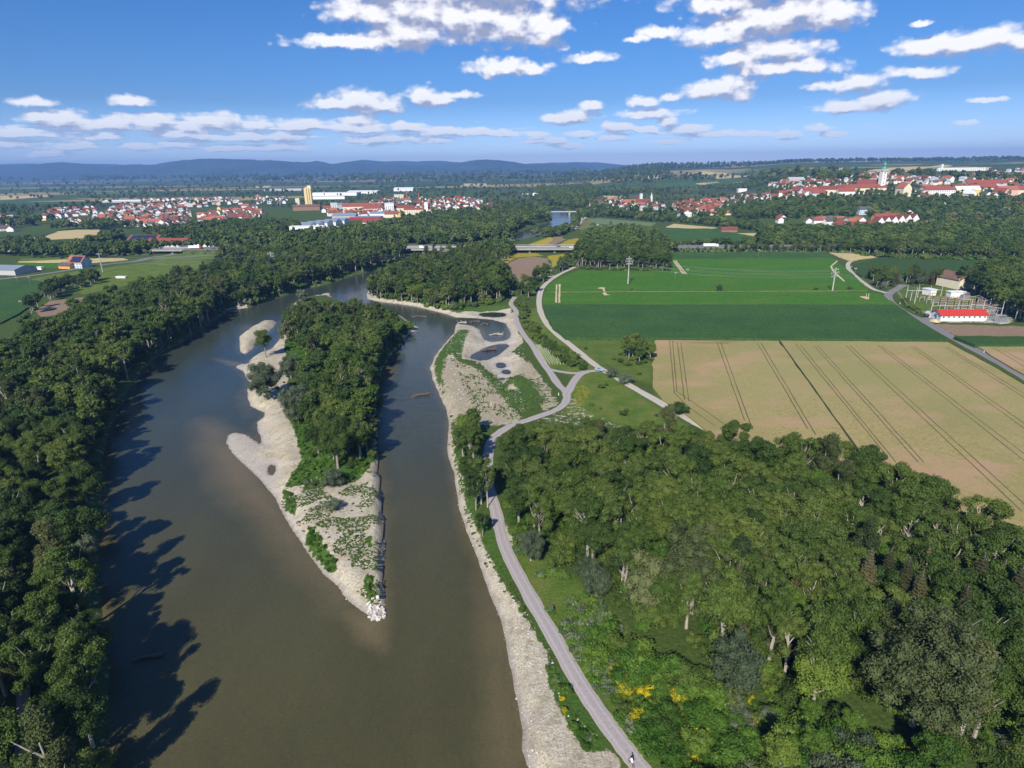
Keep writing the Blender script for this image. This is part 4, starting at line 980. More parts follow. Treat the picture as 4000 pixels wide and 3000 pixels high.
def grid_points(poly, s, seed, jit=.42):
    r = np.random.RandomState(seed); A = np.array(poly); x0, y0 = A.min(0); x1, y1 = A.max(0)
    xs = np.arange(x0, x1, s); ys = np.arange(y0, y1, s*.87)
    X, Y = np.meshgrid(xs, ys); X[1::2] += s/2; X = X+r.uniform(-jit, jit, X.shape)*s; Y = Y+r.uniform(-jit, jit, Y.shape)*s
    X = X.ravel(); Y = Y.ravel(); m = sdpoly(X, Y, poly, 5) > 0
    return X[m], Y[m]
TREES = []   # (x, y, z, species, scale, rot, region)
def wood(px, spacing, mix, region, seed, sc=(.8, 1.15), hillside=False, edge=None, keep=1.0):
    poly = PP(px) if hillside else GP(px)
    X, Y = grid_points(poly, spacing, seed)
    if len(X) == 0: return
    ok = water_sd(X, Y) > 1.2 if Y.min() < 1500 else np.ones(len(X), bool)
    ok &= (road_dist(X, Y, [k for k in ROADS if k != 'riverside'], cap=12) > 3.4) & (road_dist(X, Y, ['riverside'], cap=12) > 1.9)
    r = np.random.RandomState(seed+5); names = [m[0] for m in mix]; w = np.array([m[1] for m in mix], float); w /= w.sum()
    Z = terrain_z(X, Y) if Y.max() < 900 else hill(X, Y)
    for i in range(len(X)):
        if not ok[i] or r.rand() > keep: continue
        TREES.append((X[i], Y[i], Z[i], names[r.choice(len(names), p=w)], r.uniform(*sc), r.uniform(0, 6.28), region))
def one(u, v, sp, scale, region, label=None, cat='tree', rot=None):
    x, y, z = P(u, v)
    if y < 900: z = tz(x, y)
    TREES.append((x, y, z, sp, scale, rot if rot is not None else (u*7 % 6.28), region, label, cat))
MIXED = [('oak', 4), ('ash', 4), ('lime', 1), ('birch', 2), ('alder', 2), ('poplar', .7), ('crack_willow', .6), ('willow', .3)]
def plant_everything():
    wood([(1985,1870),(2000,2080),(2150,2170),(2300,2240),(2420,2330),(2480,2420),(2650,2470),(2750,2540),(2900,2640),(3100,2720),(3300,2780),(3600,2860),(3800,2980),(4300,3150),(4700,2700),(4300,2380),(3960,2230),(3840,2180),(3600,2060),(3330,1935),(3000,1868),(2700,1835),(2300,1822),(2080,1815)],
         6.0, [('birch', 5), ('alder', 3.5), ('ash', 3.5), ('oak', 2.5), ('lime', 1.6), ('poplar', .8), ('crack_willow', .4)], 'front', 11, (.72, 1.08))
    for u, v in [(3340,2430),(3480,2470),(3530,2520),(3760,2450),(3850,2430),(3900,2500),(3980,2480),(3100,2420),(2850,2480),(3420,2400),(3700,2560),(4000,2600),(3560,2400),(3650,2500)]:
        one(u, v+30, 'spruce', .95+.2*((u*13) % 7)/7, 'front_spruce')
    und = [('shrub', 4), ('bright_shrub', 2), ('grey_shrub', .5)]
    wood([(1960,1880),(1975,2080),(2120,2190),(2280,2270),(2400,2360),(2480,2460),(2650,2520),(2750,2600),(2900,2690),(3100,2760),(3300,2820),(3600,2900),(3800,3020),(4300,3200),(4700,2700),(4300,2400),(3960,2250),(3600,2075),(3330,1950),(3000,1885),(2700,1850),(2300,1838),(2080,1830)], 4.6, und, 'front_under', 14, (.8, 1.7), keep=.85)
    wood([(410,3300),(405,3000),(400,2500),(372,2150),(385,1850),(415,1700),(470,1560),(600,1400),(730,1330),(840,1262),(880,1225),(1000,1190),(1200,1122),(1370,1074),(1500,1045),(1560,1010),(1300,1050),(1000,1140),(800,1200),(600,1330),(400,1500),(250,1900),(150,2500),(100,3300)], 5.0, und, 'left_under', 22, (.8, 1.6), keep=.8)
    wood([(1140,1260),(1200,1215),(1400,1225),(1560,1268),(1595,1298),(1550,1350),(1505,1405),(1468,1480),(1458,1600),(1458,1790),(1400,1850),(1310,1850),(1225,1810),(1190,1720),(1165,1560),(1185,1480),(1205,1400),(1150,1340)], 4.6, und, 'island_under', 32, (.5, 1.0), keep=.8)
    wood([(1460,1160),(1620,1190),(1750,1218),(1960,1182),(2010,1155),(1980,1140),(1700,1150),(1500,1130)], 5.0, und, 'pen_under', 42, (.7, 1.3), keep=.8)
    wood([(2250,1052),(2450,1060),(2618,1059),(2600,1045),(2300,1040)], 5.0, und, 'hw_under', 43, (.7, 1.3), keep=.8)
    wood([(2960,968),(3240,988),(3440,1008),(3950,1027),(4000,1035),(3900,1010),(3300,975)], 6.0, und, 'rw_under', 44, (.8, 1.5), keep=.8)
    wood([(1800,1790),(1880,1770),(1890,1900),(1915,2020),(1900,2090),(1855,2010),(1810,1890)], 5.0, [('birch', 3), ('alder', 3), ('ash', 2), ('lime', 1)], 'strip', 12, (.6, .9))
    wood([(1785,1660),(1850,1690),(1885,1740),(1880,1790),(1800,1800)], 5.0, [('lime', 3), ('ash', 2)], 'strip', 13, (.45, .75))
    wood([(380,3300),(380,3000),(375,2500),(350,2150),(365,1850),(410,1700),(465,1540),(590,1385),(720,1320),(830,1250),(850,1220),(1000,1180),(1200,1112),(1370,1066),(1500,1037),(1620,1008),(1560,985),(1300,985),(1000,1005),(860,1040),(860,1075),(620,1150),(480,1190),(350,1245),(270,1300),(150,1360),(0,1430),(-300,1650),(-700,2200),(-1100,3300)],
         6.6, MIXED+[('oak', 3)], 'left_bank', 21, (.62, 1.02))
    wood([(1150,1275),(1250,1248),(1400,1252),(1520,1278),(1572,1308),(1540,1350),(1500,1400),(1462,1480),(1452,1600),(1452,1780),(1400,1835),(1310,1835),(1240,1800),(1205,1720),(1180,1560),(1200,1480),(1215,1400),(1170,1350),(1125,1300)],
         5.6, [('oak', 4), ('ash', 4), ('lime', 2), ('poplar', .7), ('crack_willow', .6)], 'island', 31, (.62, .92))
    wood([(1445,1150),(1480,1165),(1620,1180),(1750,1208),(1960,1172),(2005,1150),(2000,1110),(1950,1060),(1800,1040),(1680,1036),(1600,1062),(1500,1110)], 6.8, MIXED+[('crack_willow', 1)], 'peninsula', 41, (.65, .95))
    wood([(2240,1048),(2450,1056),(2615,1055),(2600,1010),(2570,985),(2300,972),(2262,990)], 6.8, [('oak', 4), ('ash', 2), ('birch', 1), ('alder', 2)], 'highway_wood', 51, (.75, 1.05))
    wood([(2275,957),(2600,957),(2560,935),(2500,918),(2400,918),(2300,925)], 7.5, [('oak', 4), ('ash', 3)], 'highway_wood', 52, (.7, 1.0))
    wood([(1500,957),(1900,945),(1965,928),(2070,868),(2105,842),(2080,835),(1900,848),(1700,865),(1600,880),(1450,905),(1350,945)], 8.5, [('oak', 4), ('ash', 4), ('poplar', 1), ('crack_willow', 1)], 'far_bank', 53, (.75, 1.05))
    wood([(1700,962),(2000,955),(2010,990),(1960,1030),(1700,1015),(1660,990)], 8, MIXED, 'far_bank', 54, (.55, .8))
    wood([(2112,926),(2160,916),(2200,905),(2235,895),(2240,902),(2180,925),(2120,930)], 7, [('ash', 3), ('lime', 1), ('crack_willow', 1)], 'river_clump', 55, (.6, .8))
    wood([(2950,962),(3240,982),(3440,1002),(3950,1020),(4000,1030),(4400,1060),(4400,890),(4000,893),(3700,893),(3420,905),(3250,912),(2960,905)], 8.5, [('oak', 5), ('ash', 2), ('crack_willow', .5)], 'right_wood', 56, (.65, .95))
    wood([(3370,1085),(3440,1083),(3720,1092),(3730,1115),(3600,1120),(3520,1115),(3450,1135),(3400,1120)], 6.5, [('spruce', 2), ('willow', 1), ('shrub', 1), ('ash', 1)], 'substation_clump', 57, (.45, .75))
    wood([(3740,1120),(3790,1100),(3900,1070),(4050,1060),(4400,1100),(4400,1290),(3960,1275),(3900,1230),(3850,1170),(3780,1150)], 8, [('oak', 4), ('ash', 2), ('crack_willow', .6)], 'right_grove', 58, (.85, 1.15))
    wood([(2310,835),(2600,860),(2950,890),(2960,905),(2800,885),(2630,868),(2560,868),(2400,850),(2290,848)], 8.5, [('crack_willow', 2), ('oak', 3), ('ash', 2)], 'old_town_wood', 59, (.5, .75))
    A_, d_, n_ = highway(); rr = np.random.RandomState(61)
    for (ua, ub, side, dens, s0, s1) in [(2290,2620,-1,5,.5,.8),(2620,2830,-1,5.5,.16,.30),(2830,3700,-1,5,.32,.6),(2290,3700,1,6,.35,.7),(-300,20,-1,6,.4,.7),(170,610,-1,6,.4,.75),(900,1580,-1,6,.5,.8),(-300,1580,1,7,.5,.8),(745,900,-1,14,.12,.2)]:
        t0 = line_at(ua)[1]; t1 = line_at(ub)[1]
        for t in np.arange(t0, t1, dens):
            for row in range(2):
                q = A_+d_*(t+rr.randn()*1.5)+n_*side*(16.5+row*4.5+rr.randn()*.8); TREES.append((q[0], q[1], 2.6-row*1.3, ['oak', 'ash', 'crack_willow', 'oak'][rr.randint(4)], rr.uniform(s0, s1), rr.uniform(0, 6.28), 'hedge'))
    # valley side below the hill town and slopes
    wood([(2880,860),(3100,858),(3400,850),(3700,860),(4300,850),(4300,800),(3950,800),(3700,812),(3300,800),(3020,800),(2900,820)], 11, [('oak', 4), ('ash', 4), ('lime', 1)], 'slope', 62, (.55, .85), True)
    wood([(2300,800),(2330,770),(2700,740),(2960,730),(3060,700),(3000,690),(2600,745),(2260,760),(2180,790),(2260,815)], 15, [('oak', 3), ('ash', 3)], 'slope', 63, (.6, .9), True)
    wood([(2150,800),(2090,790),(2110,770),(2100,740),(2300,735),(2350,760),(2280,790),(2240,815)], 12, [('oak', 3), ('crack_willow', 1), ('ash', 2)], 'far_bank', 64, (.8, 1.2))
    # left middle ground
    wood([(0,985),(500,985),(620,965),(620,990),(500,1005),(230,1015),(0,1000)], 9, [('oak', 3), ('ash', 2), ('shrub', 1)], 'left_hedge', 65, (.6, .95))
    wood([(740,962),(900,955),(1450,925),(1500,960),(1300,972),(1000,985),(900,985)], 8, MIXED, 'left_wood', 66, (.8, 1.15))
    wood([(560,915),(700,900),(900,880),(1150,880),(1180,900),(900,945),(620,945)], 8.5, MIXED, 'left_wood', 67, (.6, .85))
    wood([(170,905),(420,880),(460,895),(400,900),(240,900)], 10, [('oak', 3), ('ash', 2)], 'left_hedge', 68, (.7, 1.0))
    wood([(340,955),(470,930),(500,940),(360,970)], 9, [('crack_willow', 2), ('oak', 2)], 'left_hedge', 69, (.7, 1.0))
    wood([(0,985),(-200,960),(200,950),(200,970),(60,980)], 9, [('crack_willow', 1), ('oak', 2)], 'left_hedge', 70, (.5, .85))
    wood([(170,1150),(270,1110),(290,1130),(180,1185)], 6, [('oak', 3), ('alder', 1)], 'field_copse', 71, (.5, .75))
    wood([(280,1112),(370,1092),(385,1108),(300,1130)], 6, [('oak', 3)], 'field_copse', 72, (.5, .7))
    wood([(50,1270),(120,1210),(170,1180),(180,1190),(130,1220),(70,1280)], 6, [('shrub', 3), ('oak', 1)], 'field_copse', 73, (.5, .9))
    # hedge between path and track, copse in the field
    wood([(2045,1270),(2075,1262),(2130,1330),(2180,1370),(2250,1400),(2310,1440),(2290,1448),(2220,1430),(2160,1395),(2110,1350),(2060,1300)], 3.6, [('shrub', 5), ('bright_shrub', 1), ('alder', .5)], 'path_hedge', 81, (.75, 1.3))
    wood([(2020,1180),(2050,1185),(2060,1240),(2040,1250)], 4, [('shrub', 4)], 'path_hedge', 82, (.6, 1.1))
    wood([(2110,1115),(2160,1075),(2240,1040),(2262,1030),(2230,1020),(2120,1075),(2060,1110),(2020,1150),(2030,1180),(2060,1180)], 6, [('shrub', 3), ('oak', 1), ('ash', 1)], 'path_hedge', 83, (.4, .8), keep=.75)
    wood([(2410,1430),(2440,1385),(2500,1375),(2550,1400),(2560,1425),(2500,1440),(2440,1440)], 4.6, [('shrub', 3), ('ash', 1), ('oak', 2)], 'field_grove', 84, (.55, .85))
    # shrubs on the meadows
    wood([(2950,2700),(3300,2830),(3800,3000),(4300,3200),(3900,3600),(3200,3400),(3000,3000)], 6.0, [('lime', 3), ('shrub', 3), ('bright_shrub', 3), ('willow', .5), ('ash', 1)], 'front_scrub', 90, (.35, .8), keep=.8)
    wood([(2290,2620),(2330,2500),(2420,2440),(2520,2520),(2620,2620),(2800,2700),(3000,2760),(3250,2830),(3500,2900),(3700,3020),(4200,3300),(2800,3300),(2500,2950),(2340,2760)],
         4.4, [('bright_shrub', 4), ('shrub', 3), ('grey_shrub', .8), ('goldenrod', 1)], 'front_scrub', 91, (.5, 1.5), keep=.72)
    wood([(2350,2480),(2500,2560),(2800,2730),(3200,2850),(3600,2960),(3900,3300),(2800,3300),(2560,2950),(2400,2680)], 1.9, [('goldenrod', 5), ('bright_shrub', 3), ('grey_shrub', .4)], 'front_herbs', 92, (.7, 2.0), keep=.8)
    wood([(2150,2590),(2190,2590),(2270,2740),(2370,2880),(2365,2920),(2280,2920),(2200,2800),(2155,2680)], 2.6, [('bright_shrub', 3), ('goldenrod', 1)], 'bank_herbs', 93, (.3, .8), keep=.8)
    wood([(1193,2070),(1220,2050),(1245,2080),(1260,2120),(1310,2180),(1308,2215),(1275,2205),(1225,2150),(1195,2110)], 1.8, [('bright_shrub', 3)], 'island_herbs', 94, (.25, .5))
    wood([(1425,2240),(1460,2245),(1460,2325),(1440,2340),(1428,2300)], 1.8, [('bright_shrub', 3)], 'island_herbs', 95, (.22, .42))
    wood([(1100,1900),(1130,1920),(1160,1960),(1150,2000),(1115,1970)], 1.8, [('bright_shrub', 3)], 'island_herbs', 96, (.22, .45))
    wood([(1150,1900),(1230,1880),(1420,1850),(1455,1820),(1400,1870),(1300,1905),(1180,1900)], 2.6, [('bright_shrub', 2), ('shrub', 2), ('grey_shrub', 1)], 'island_herbs', 97, (.3, .75))
    wood([(980,1480),(1100,1420),(1130,1450),(1120,1520),(1060,1560),(990,1540)], 4.5, [('bright_shrub', 2), ('grey_shrub', 1)], 'island_herbs', 98, (.25, .5), keep=.5)
    wood([(1150,1900),(1450,1840),(1470,2200),(1350,2200),(1200,2050)], 3.4, [('bright_shrub', 1), ('grey_shrub', 1), ('shrub', 1)], 'island_herbs', 99, (.08, .2), keep=.5)
    wood([(1860,2060),(1930,2060),(1990,2250),(2100,2480),(2060,2440),(1920,2200)], 3.0, [('bright_shrub', 2), ('shrub', 1)], 'bank_herbs', 100, (.2, .5), keep=.5)
    wood([(1720,1500),(1745,1560),(1775,1640),(1800,1750),(1830,1850),(1800,1850),(1770,1720),(1740,1600)], 3.6, [('bright_shrub', 2), ('shrub', 1)], 'bank_herbs', 101, (.2, .5), keep=.6)
    wood([(2230,1480),(2340,1470),(2480,1540),(2700,1670),(2500,1660),(2300,1600)], 7, [('bright_shrub', 1), ('shrub', 2)], 'track_scrub', 102, (.25, .7), keep=.35)
    wood([(2240,1350),(2540,1330),(2540,1480),(2450,1460),(2330,1420)], 9, [('shrub', 2), ('bright_shrub', 1)], 'track_scrub', 103, (.2, .6), keep=.3)
    wood([(3520,1170),(3540,1170),(3600,1225),(3640,1240),(3610,1240),(3550,1205)], 2.6, [('shrub', 1)], 'substation_hedge', 104, (.4, .6))
    wood([(1120,1290),(1180,1290),(1210,1420),(1160,1420)], 6, [('bright_shrub', 1), ('shrub', 1)], 'island_herbs', 105, (.3, .8), keep=.6)
    r9 = np.random.RandomState(91)
    for k in range(1500):
        rr_ = r9.uniform(.10, .95); y_ = r9.uniform(4050, 5200); x_ = rr_*y_
        TREES.append((x_, y_, hz(x_, y_), 'oak', r9.uniform(1.1, 2.0), r9.uniform(0, 6.28), 'ridge'))
    # notable single trees
    S = [(1044,1560,'willow',1.75,'single','broad grey green willow standing alone at the left shore of the island'),
     (1040,1400,'oak',.92,'single','dark leaning tree alone on the gravel between island and gravel bar'),
     (1168,1655,'willow',1.75,'single','huge silver willow on the left side of the island wood'),
     (1138,1478,'willow',1.25,'single','silver willow at the left edge of the island wood behind the broad lone willow'),
     (1222,1560,'willow',1.35,'single','pale grey willow crown inside the left half of the island wood'),
     (1128,1335,'crack_willow',.85,'single','grey olive tree at the left edge of the island wood beside the gravel bar'),
     (1150,1255,'crack_willow',.8,'single','grey willow at the upper left of the island wood, above the water'),
     (1184,1178,'willow',1.0,'single','small pale willow alone at the upstream tip of the island'),
     (2075,2195,'willow',.92,'single','silver willow beside the path at the edge of the wood'),
     (2330,2330,'willow',.98,'single','round silver willow standing in the green meadow below the wood'),
     (2870,2700,'willow',1.35,'single','large grey willow at the lower edge of the wood among yellow flowers'),
     (3560,2840,'great_willow',1.0,'single','very large grey olive tree with showing limbs at lower right'),
     (3170,2790,'lime',1.05,'single','bright green maple standing out before the dark wood at lower right'),
     (3960,2960,'lime',.95,'single','bright green tree in the lower right corner'),
     (2650,2330,'poplar',.9,'single','tall pale olive tree rising in the middle of the front wood'),
     (2700,2400,'great_willow',.88,'single','wide olive tree in the middle of the front wood, below the tall one'),
     (2540,2400,'crack_willow',1.05,'single','olive tree at the left of the wide one in the front wood'),
     (2540,1408,'lime',.72,'single','yellow green round tree at the corner of the wheat field'),
     (2809,1140,'willow',.62,'single','lone round grey bush on the dry grass line in the green field'),
     (2467,1136,'willow',.28,'single','small grey bush on the dry grass line beside the bare patch'),
     (3320,1134,'grey_shrub',.9,'single','grey bush right of the tall pole on the dry grass line'),
     (3185,1136,'shrub',.7,'single','flat bush left of the tall pole on the dry grass line'),
     (2390,1477,'grey_shrub',1.5,'single','silver bush at the track near the parked car'),
     (2445,1500,'grey_shrub',1.6,'single','second silver bush along the track, nearer to the wheat'),
     (2650,1620,'shrub',1.6,'single','dark bush between track and wheat field corner'),
     (375,1095,'willow',1.15,'single','large silver willow by the left country road'),
     (1885,2090,'alder',.42,'single','dark round bush on the left of the path throwing its shadow on the gravel'),
     (1300,1905,'grey_shrub',1.7,'single','olive bush at the tip of the island wood on pale gravel'),
     (1300,1990,'grey_shrub',1.2,'single','thin olive bush in the middle of the island gravel'),
     (1600,1283,'bright_shrub',1.6,'single','low bright bush hanging over the water at the right of the island'),
     (1545,1330,'lime',.6,'single','bright green bushy tree at the right edge of the island'),
     (1470,1140,'ash',.75,'single','slender tree above the gravel tip of the wooded peninsula'),
     (2385,877,'willow',.7,'single','round grey bushes in the olive meadow beyond the bridge'),
     (2443,877,'willow',.35,'single','tiny round bush in the olive meadow beyond the bridge')]
    for u, v, sp, sc, rg, lb in S: one(u, v, sp, sc, rg, lb, 'bush' if 'bush' in lb and 'tree' not in lb else 'tree')
    for u, v in [(1905,1985),(2480,2200),(3080,2100),(3160,2110),(3700,2240),(2420,2180),(2390,2120),(2650,2230)]:
        one(u, v, 'dead', .9 if u > 2000 else .8, 'dead')
    # far tree cover: pixel-uniform candidates standing on the ground between fields and towns
    r = np.random.RandomState(5); polysF = [f[1] for f in FIELDS_PX]+[f[0] for f in MEADOW+SOIL+YELLOW]+[[(2000,952),(2020,941),(2105,922),(2262,890),(2300,848),(2560,868),(2540,900),(2280,960),(2268,985),(2250,1060),(2100,1120),(1940,1110)],[(1170,880),(1420,880),(1410,925),(1180,920)],[(540,925),(900,950),(900,985),(560,975)]]
    mixf = ['oak', 'ash', 'crack_willow', 'alder']
    n = 0
    for (u0_, u1_, v0_, v1_, N, smin) in [(-300,2300,712,960,5200,1.0),(2100,4300,700,890,3200,1.0),(-300,4300,676,714,3600,1.7)]:
        U = r.uniform(u0_, u1_, N); Vv = r.uniform(v0_, v1_, N)
        for u, v in zip(U, Vv):
            hor = 651-.014*(u-2000)
            if v < hor+6: continue
            x, y, z = P(u, v)
            if y > 9500: continue
            d = ray(u, v)
            den = fbm(np.array([x/260.]), np.array([y/330.]), 21, 3)[0]
            town = TOWNF(u, v)
            thr = .47 if v < 800 else .44
            if town: thr = .56
            if u > 2150 and v > 735: thr = .35
            if u > 1900 and u < 2300: thr = .3
            if 1350 < u < 2300 and v < 790: thr = .36
            if den < thr: continue
            if any(inpoly(u, v, q) for q in polysF) or any(inpoly(u, v, q) for q in HILLF): continue
            if y < 1500 and (water_sd(np.array([x]), np.array([y]))[0] < 3): continue
            far = max(1, y/2600)
            sc = r.uniform(.65, 1.05)*(.75 if town else 1)*smin
            if y > 3000: sc *= min(2.2, y/3000)
            TREES.append((x, y, z, mixf[r.randint(4)], sc, r.uniform(0, 6.28), 'far'))
HILLF = [[(2495,704),(2640,684),(2740,698)],[(2670,683),(2750,668),(2945,683),(2890,695),(2750,697)],[(2555,722),(2930,708),(2920,727),(2560,740)],[(3375,674),(3480,656),(3720,644),(3720,652),(3450,676)],[(3095,706),(3245,692),(3240,702)]]
TOWNS = [[(150,840),(380,812),(540,785),(900,768),(1000,800),(1000,885),(740,897),(560,890),(470,885),(330,875),(180,865)],
 [(1000,770),(1450,745),(1750,760),(1870,785),(1935,820),(1850,838),(1700,838),(1500,855),(1480,905),(1160,930),(1000,860)],
 [(2300,800),(2500,780),(2630,790),(2880,785),(2850,848),(2650,848),(2500,835),(2320,808)],
 [(2850,770),(3050,722),(3150,690),(3300,678),(3620,668),(4000,655),(4300,655),(4300,790),(3700,795),(3300,790),(2950,798)],
 [(3120,872),(3400,858),(3600,855),(3700,880),(3400,905),(3280,902)]]
def TOWNF(u, v): return any(inpoly(u, v, t) for t in TOWNS)

REGION_LABELS = {
 'front': ('{} in the dense wood on the near right bank', 'trees of the near right wood'), 'front_spruce': ('brownish spruce with drooping branches in the near right wood', 'spruces of the near right wood'),
 'strip': ('{} in the narrow strip between path and river', 'trees between path and river'), 'left_bank': ('{} in the long wood on the left river bank', 'trees of the left bank wood'),
 'island': ('{} in the wood on the gravel island', 'trees of the island wood'), 'peninsula': ('{} in the wood on the far bank behind the island', 'trees behind the island'),
 'front_scrub': ('{} on the lower right meadow beside the wood', 'shrubs of the lower right meadow'), 'dead': ('bare pale dead tree standing in the near right wood', 'dead trees of the near right wood')}
SP_WORDS = {'oak': 'dark round tree', 'ash': 'green round tree', 'lime': 'bright green tree', 'poplar': 'slim olive tree', 'birch': 'pale stemmed tree', 'alder': 'dark open crowned tree',
 'willow': 'silver willow', 'crack_willow': 'grey olive willow', 'great_willow': 'great willow', 'spruce': 'brownish spruce', 'shrub': 'green shrub', 'bright_shrub': 'bright green shrub', 'grey_shrub': 'silver grey shrub', 'goldenrod': 'yellow flowering clump', 'dead': 'bare dead tree'}
SP_NAME = {'oak': 'broadleaf_tree', 'ash': 'broadleaf_tree', 'lime': 'broadleaf_tree', 'poplar': 'poplar_tree', 'birch': 'birch_tree', 'alder': 'alder_tree', 'willow': 'willow_tree', 'crack_willow': 'willow_tree', 'great_willow': 'willow_tree', 'spruce': 'spruce_tree', 'shrub': 'shrub', 'bright_shrub': 'shrub', 'grey_shrub': 'shrub', 'goldenrod': 'flower_clump', 'dead': 'dead_tree'}
def scatter(name, pts, meshes, label):
    """pts: list of (x,y,z,index,scale,rot) -> one object of kind stuff, instances by geometry nodes"""
    A = np.array(pts, float); me = bpy.data.meshes.new(name); me.vertices.add(len(A)); me.vertices.foreach_set('co', np.ascontiguousarray(A[:, :3], np.float32).ravel())
    for nm, tp, vals in (('idx', 'INT', A[:, 3].astype(np.int32)), ('scl', 'FLOAT', A[:, 4].astype(np.float32)), ('rot', 'FLOAT', A[:, 5].astype(np.float32))):
        at = me.attributes.new(nm, tp, 'POINT'); at.data.foreach_set('value', vals)
    col = bpy.data.collections.new(name+'_forms')
    for i, m in enumerate(meshes):
        o = bpy.data.objects.new('form_%03d' % i, m); col.objects.link(o)
    o = link(name, me); g = bpy.data.node_groups.new(name+'_scatter', 'GeometryNodeTree')
    g.interface.new_socket('Geometry', in_out='INPUT', socket_type='NodeSocketGeometry'); g.interface.new_socket('Geometry', in_out='OUTPUT', socket_type='NodeSocketGeometry')
    N = g.nodes; L = g.links; gi = N.new('NodeGroupInput'); go = N.new('NodeGroupOutput')
    ci = N.new('GeometryNodeCollectionInfo'); ci.inputs['Collection'].default_value = col; ci.inputs['Separate Children'].default_value = True; ci.inputs['Reset Children'].default_value = True
    ip = N.new('GeometryNodeInstanceOnPoints'); ip.inputs['Pick Instance'].default_value = True
    def na(n, t): a = N.new('GeometryNodeInputNamedAttribute'); a.data_type = t; a.inputs['Name'].default_value = n; return a.outputs['Attribute']
    cx = N.new('ShaderNodeCombineXYZ'); L.new(na('rot', 'FLOAT'), cx.inputs[2])
    L.new(gi.outputs[0], ip.inputs['Points']); L.new(ci.outputs[0], ip.inputs['Instance']); L.new(na('idx', 'INT'), ip.inputs['Instance Index'])
    L.new(cx.outputs[0], ip.inputs['Rotation']); L.new(na('scl', 'FLOAT'), ip.inputs['Scale']); L.new(ip.outputs[0], go.inputs[0])
    md = o.modifiers.new('scatter', 'NODES'); md.node_group = g
    return tag(o, label, kind='stuff')
def zone(t, u, v, words, lab):
    rg = t[6]; x, y = t[0], t[1]
    if rg == 'front':
        rd = road_dist(np.array([x]), np.array([y]), ['path'], 30)[0]
        if rd < 14: z = 'beside the path'
        elif v < 1990: z = 'at the near wood top edge' if u < 2900 else 'at the wheat edge of the wood'
        elif u > 3400 and v < 2420: z = 'at the wheat corner of the wood'
        elif v > 2620: z = 'at the near wood lower edge'
        else: z = 'inside the near wood left half' if u < 2800 else ('in the near wood middle' if u < 3400 else 'inside the near wood right half')
    elif rg == 'left_bank':
        z = 'in the lower left corner wood' if v > 2500 else ('in the nearer left bank wood' if v > 1900 else ('in the middle left bank wood' if v > 1450 else 'in the upper left bank wood'))
    elif rg == 'island': z = 'in the upper island wood' if v < 1450 else 'in the lower island wood'
    elif rg == 'front_scrub': z = 'on the meadow close to the path' if u < 2500 else ('on the meadow below the near wood' if u < 3100 else 'in the scrub at lower right')
    else: return lab.format(words)
    return (words+' '+z)
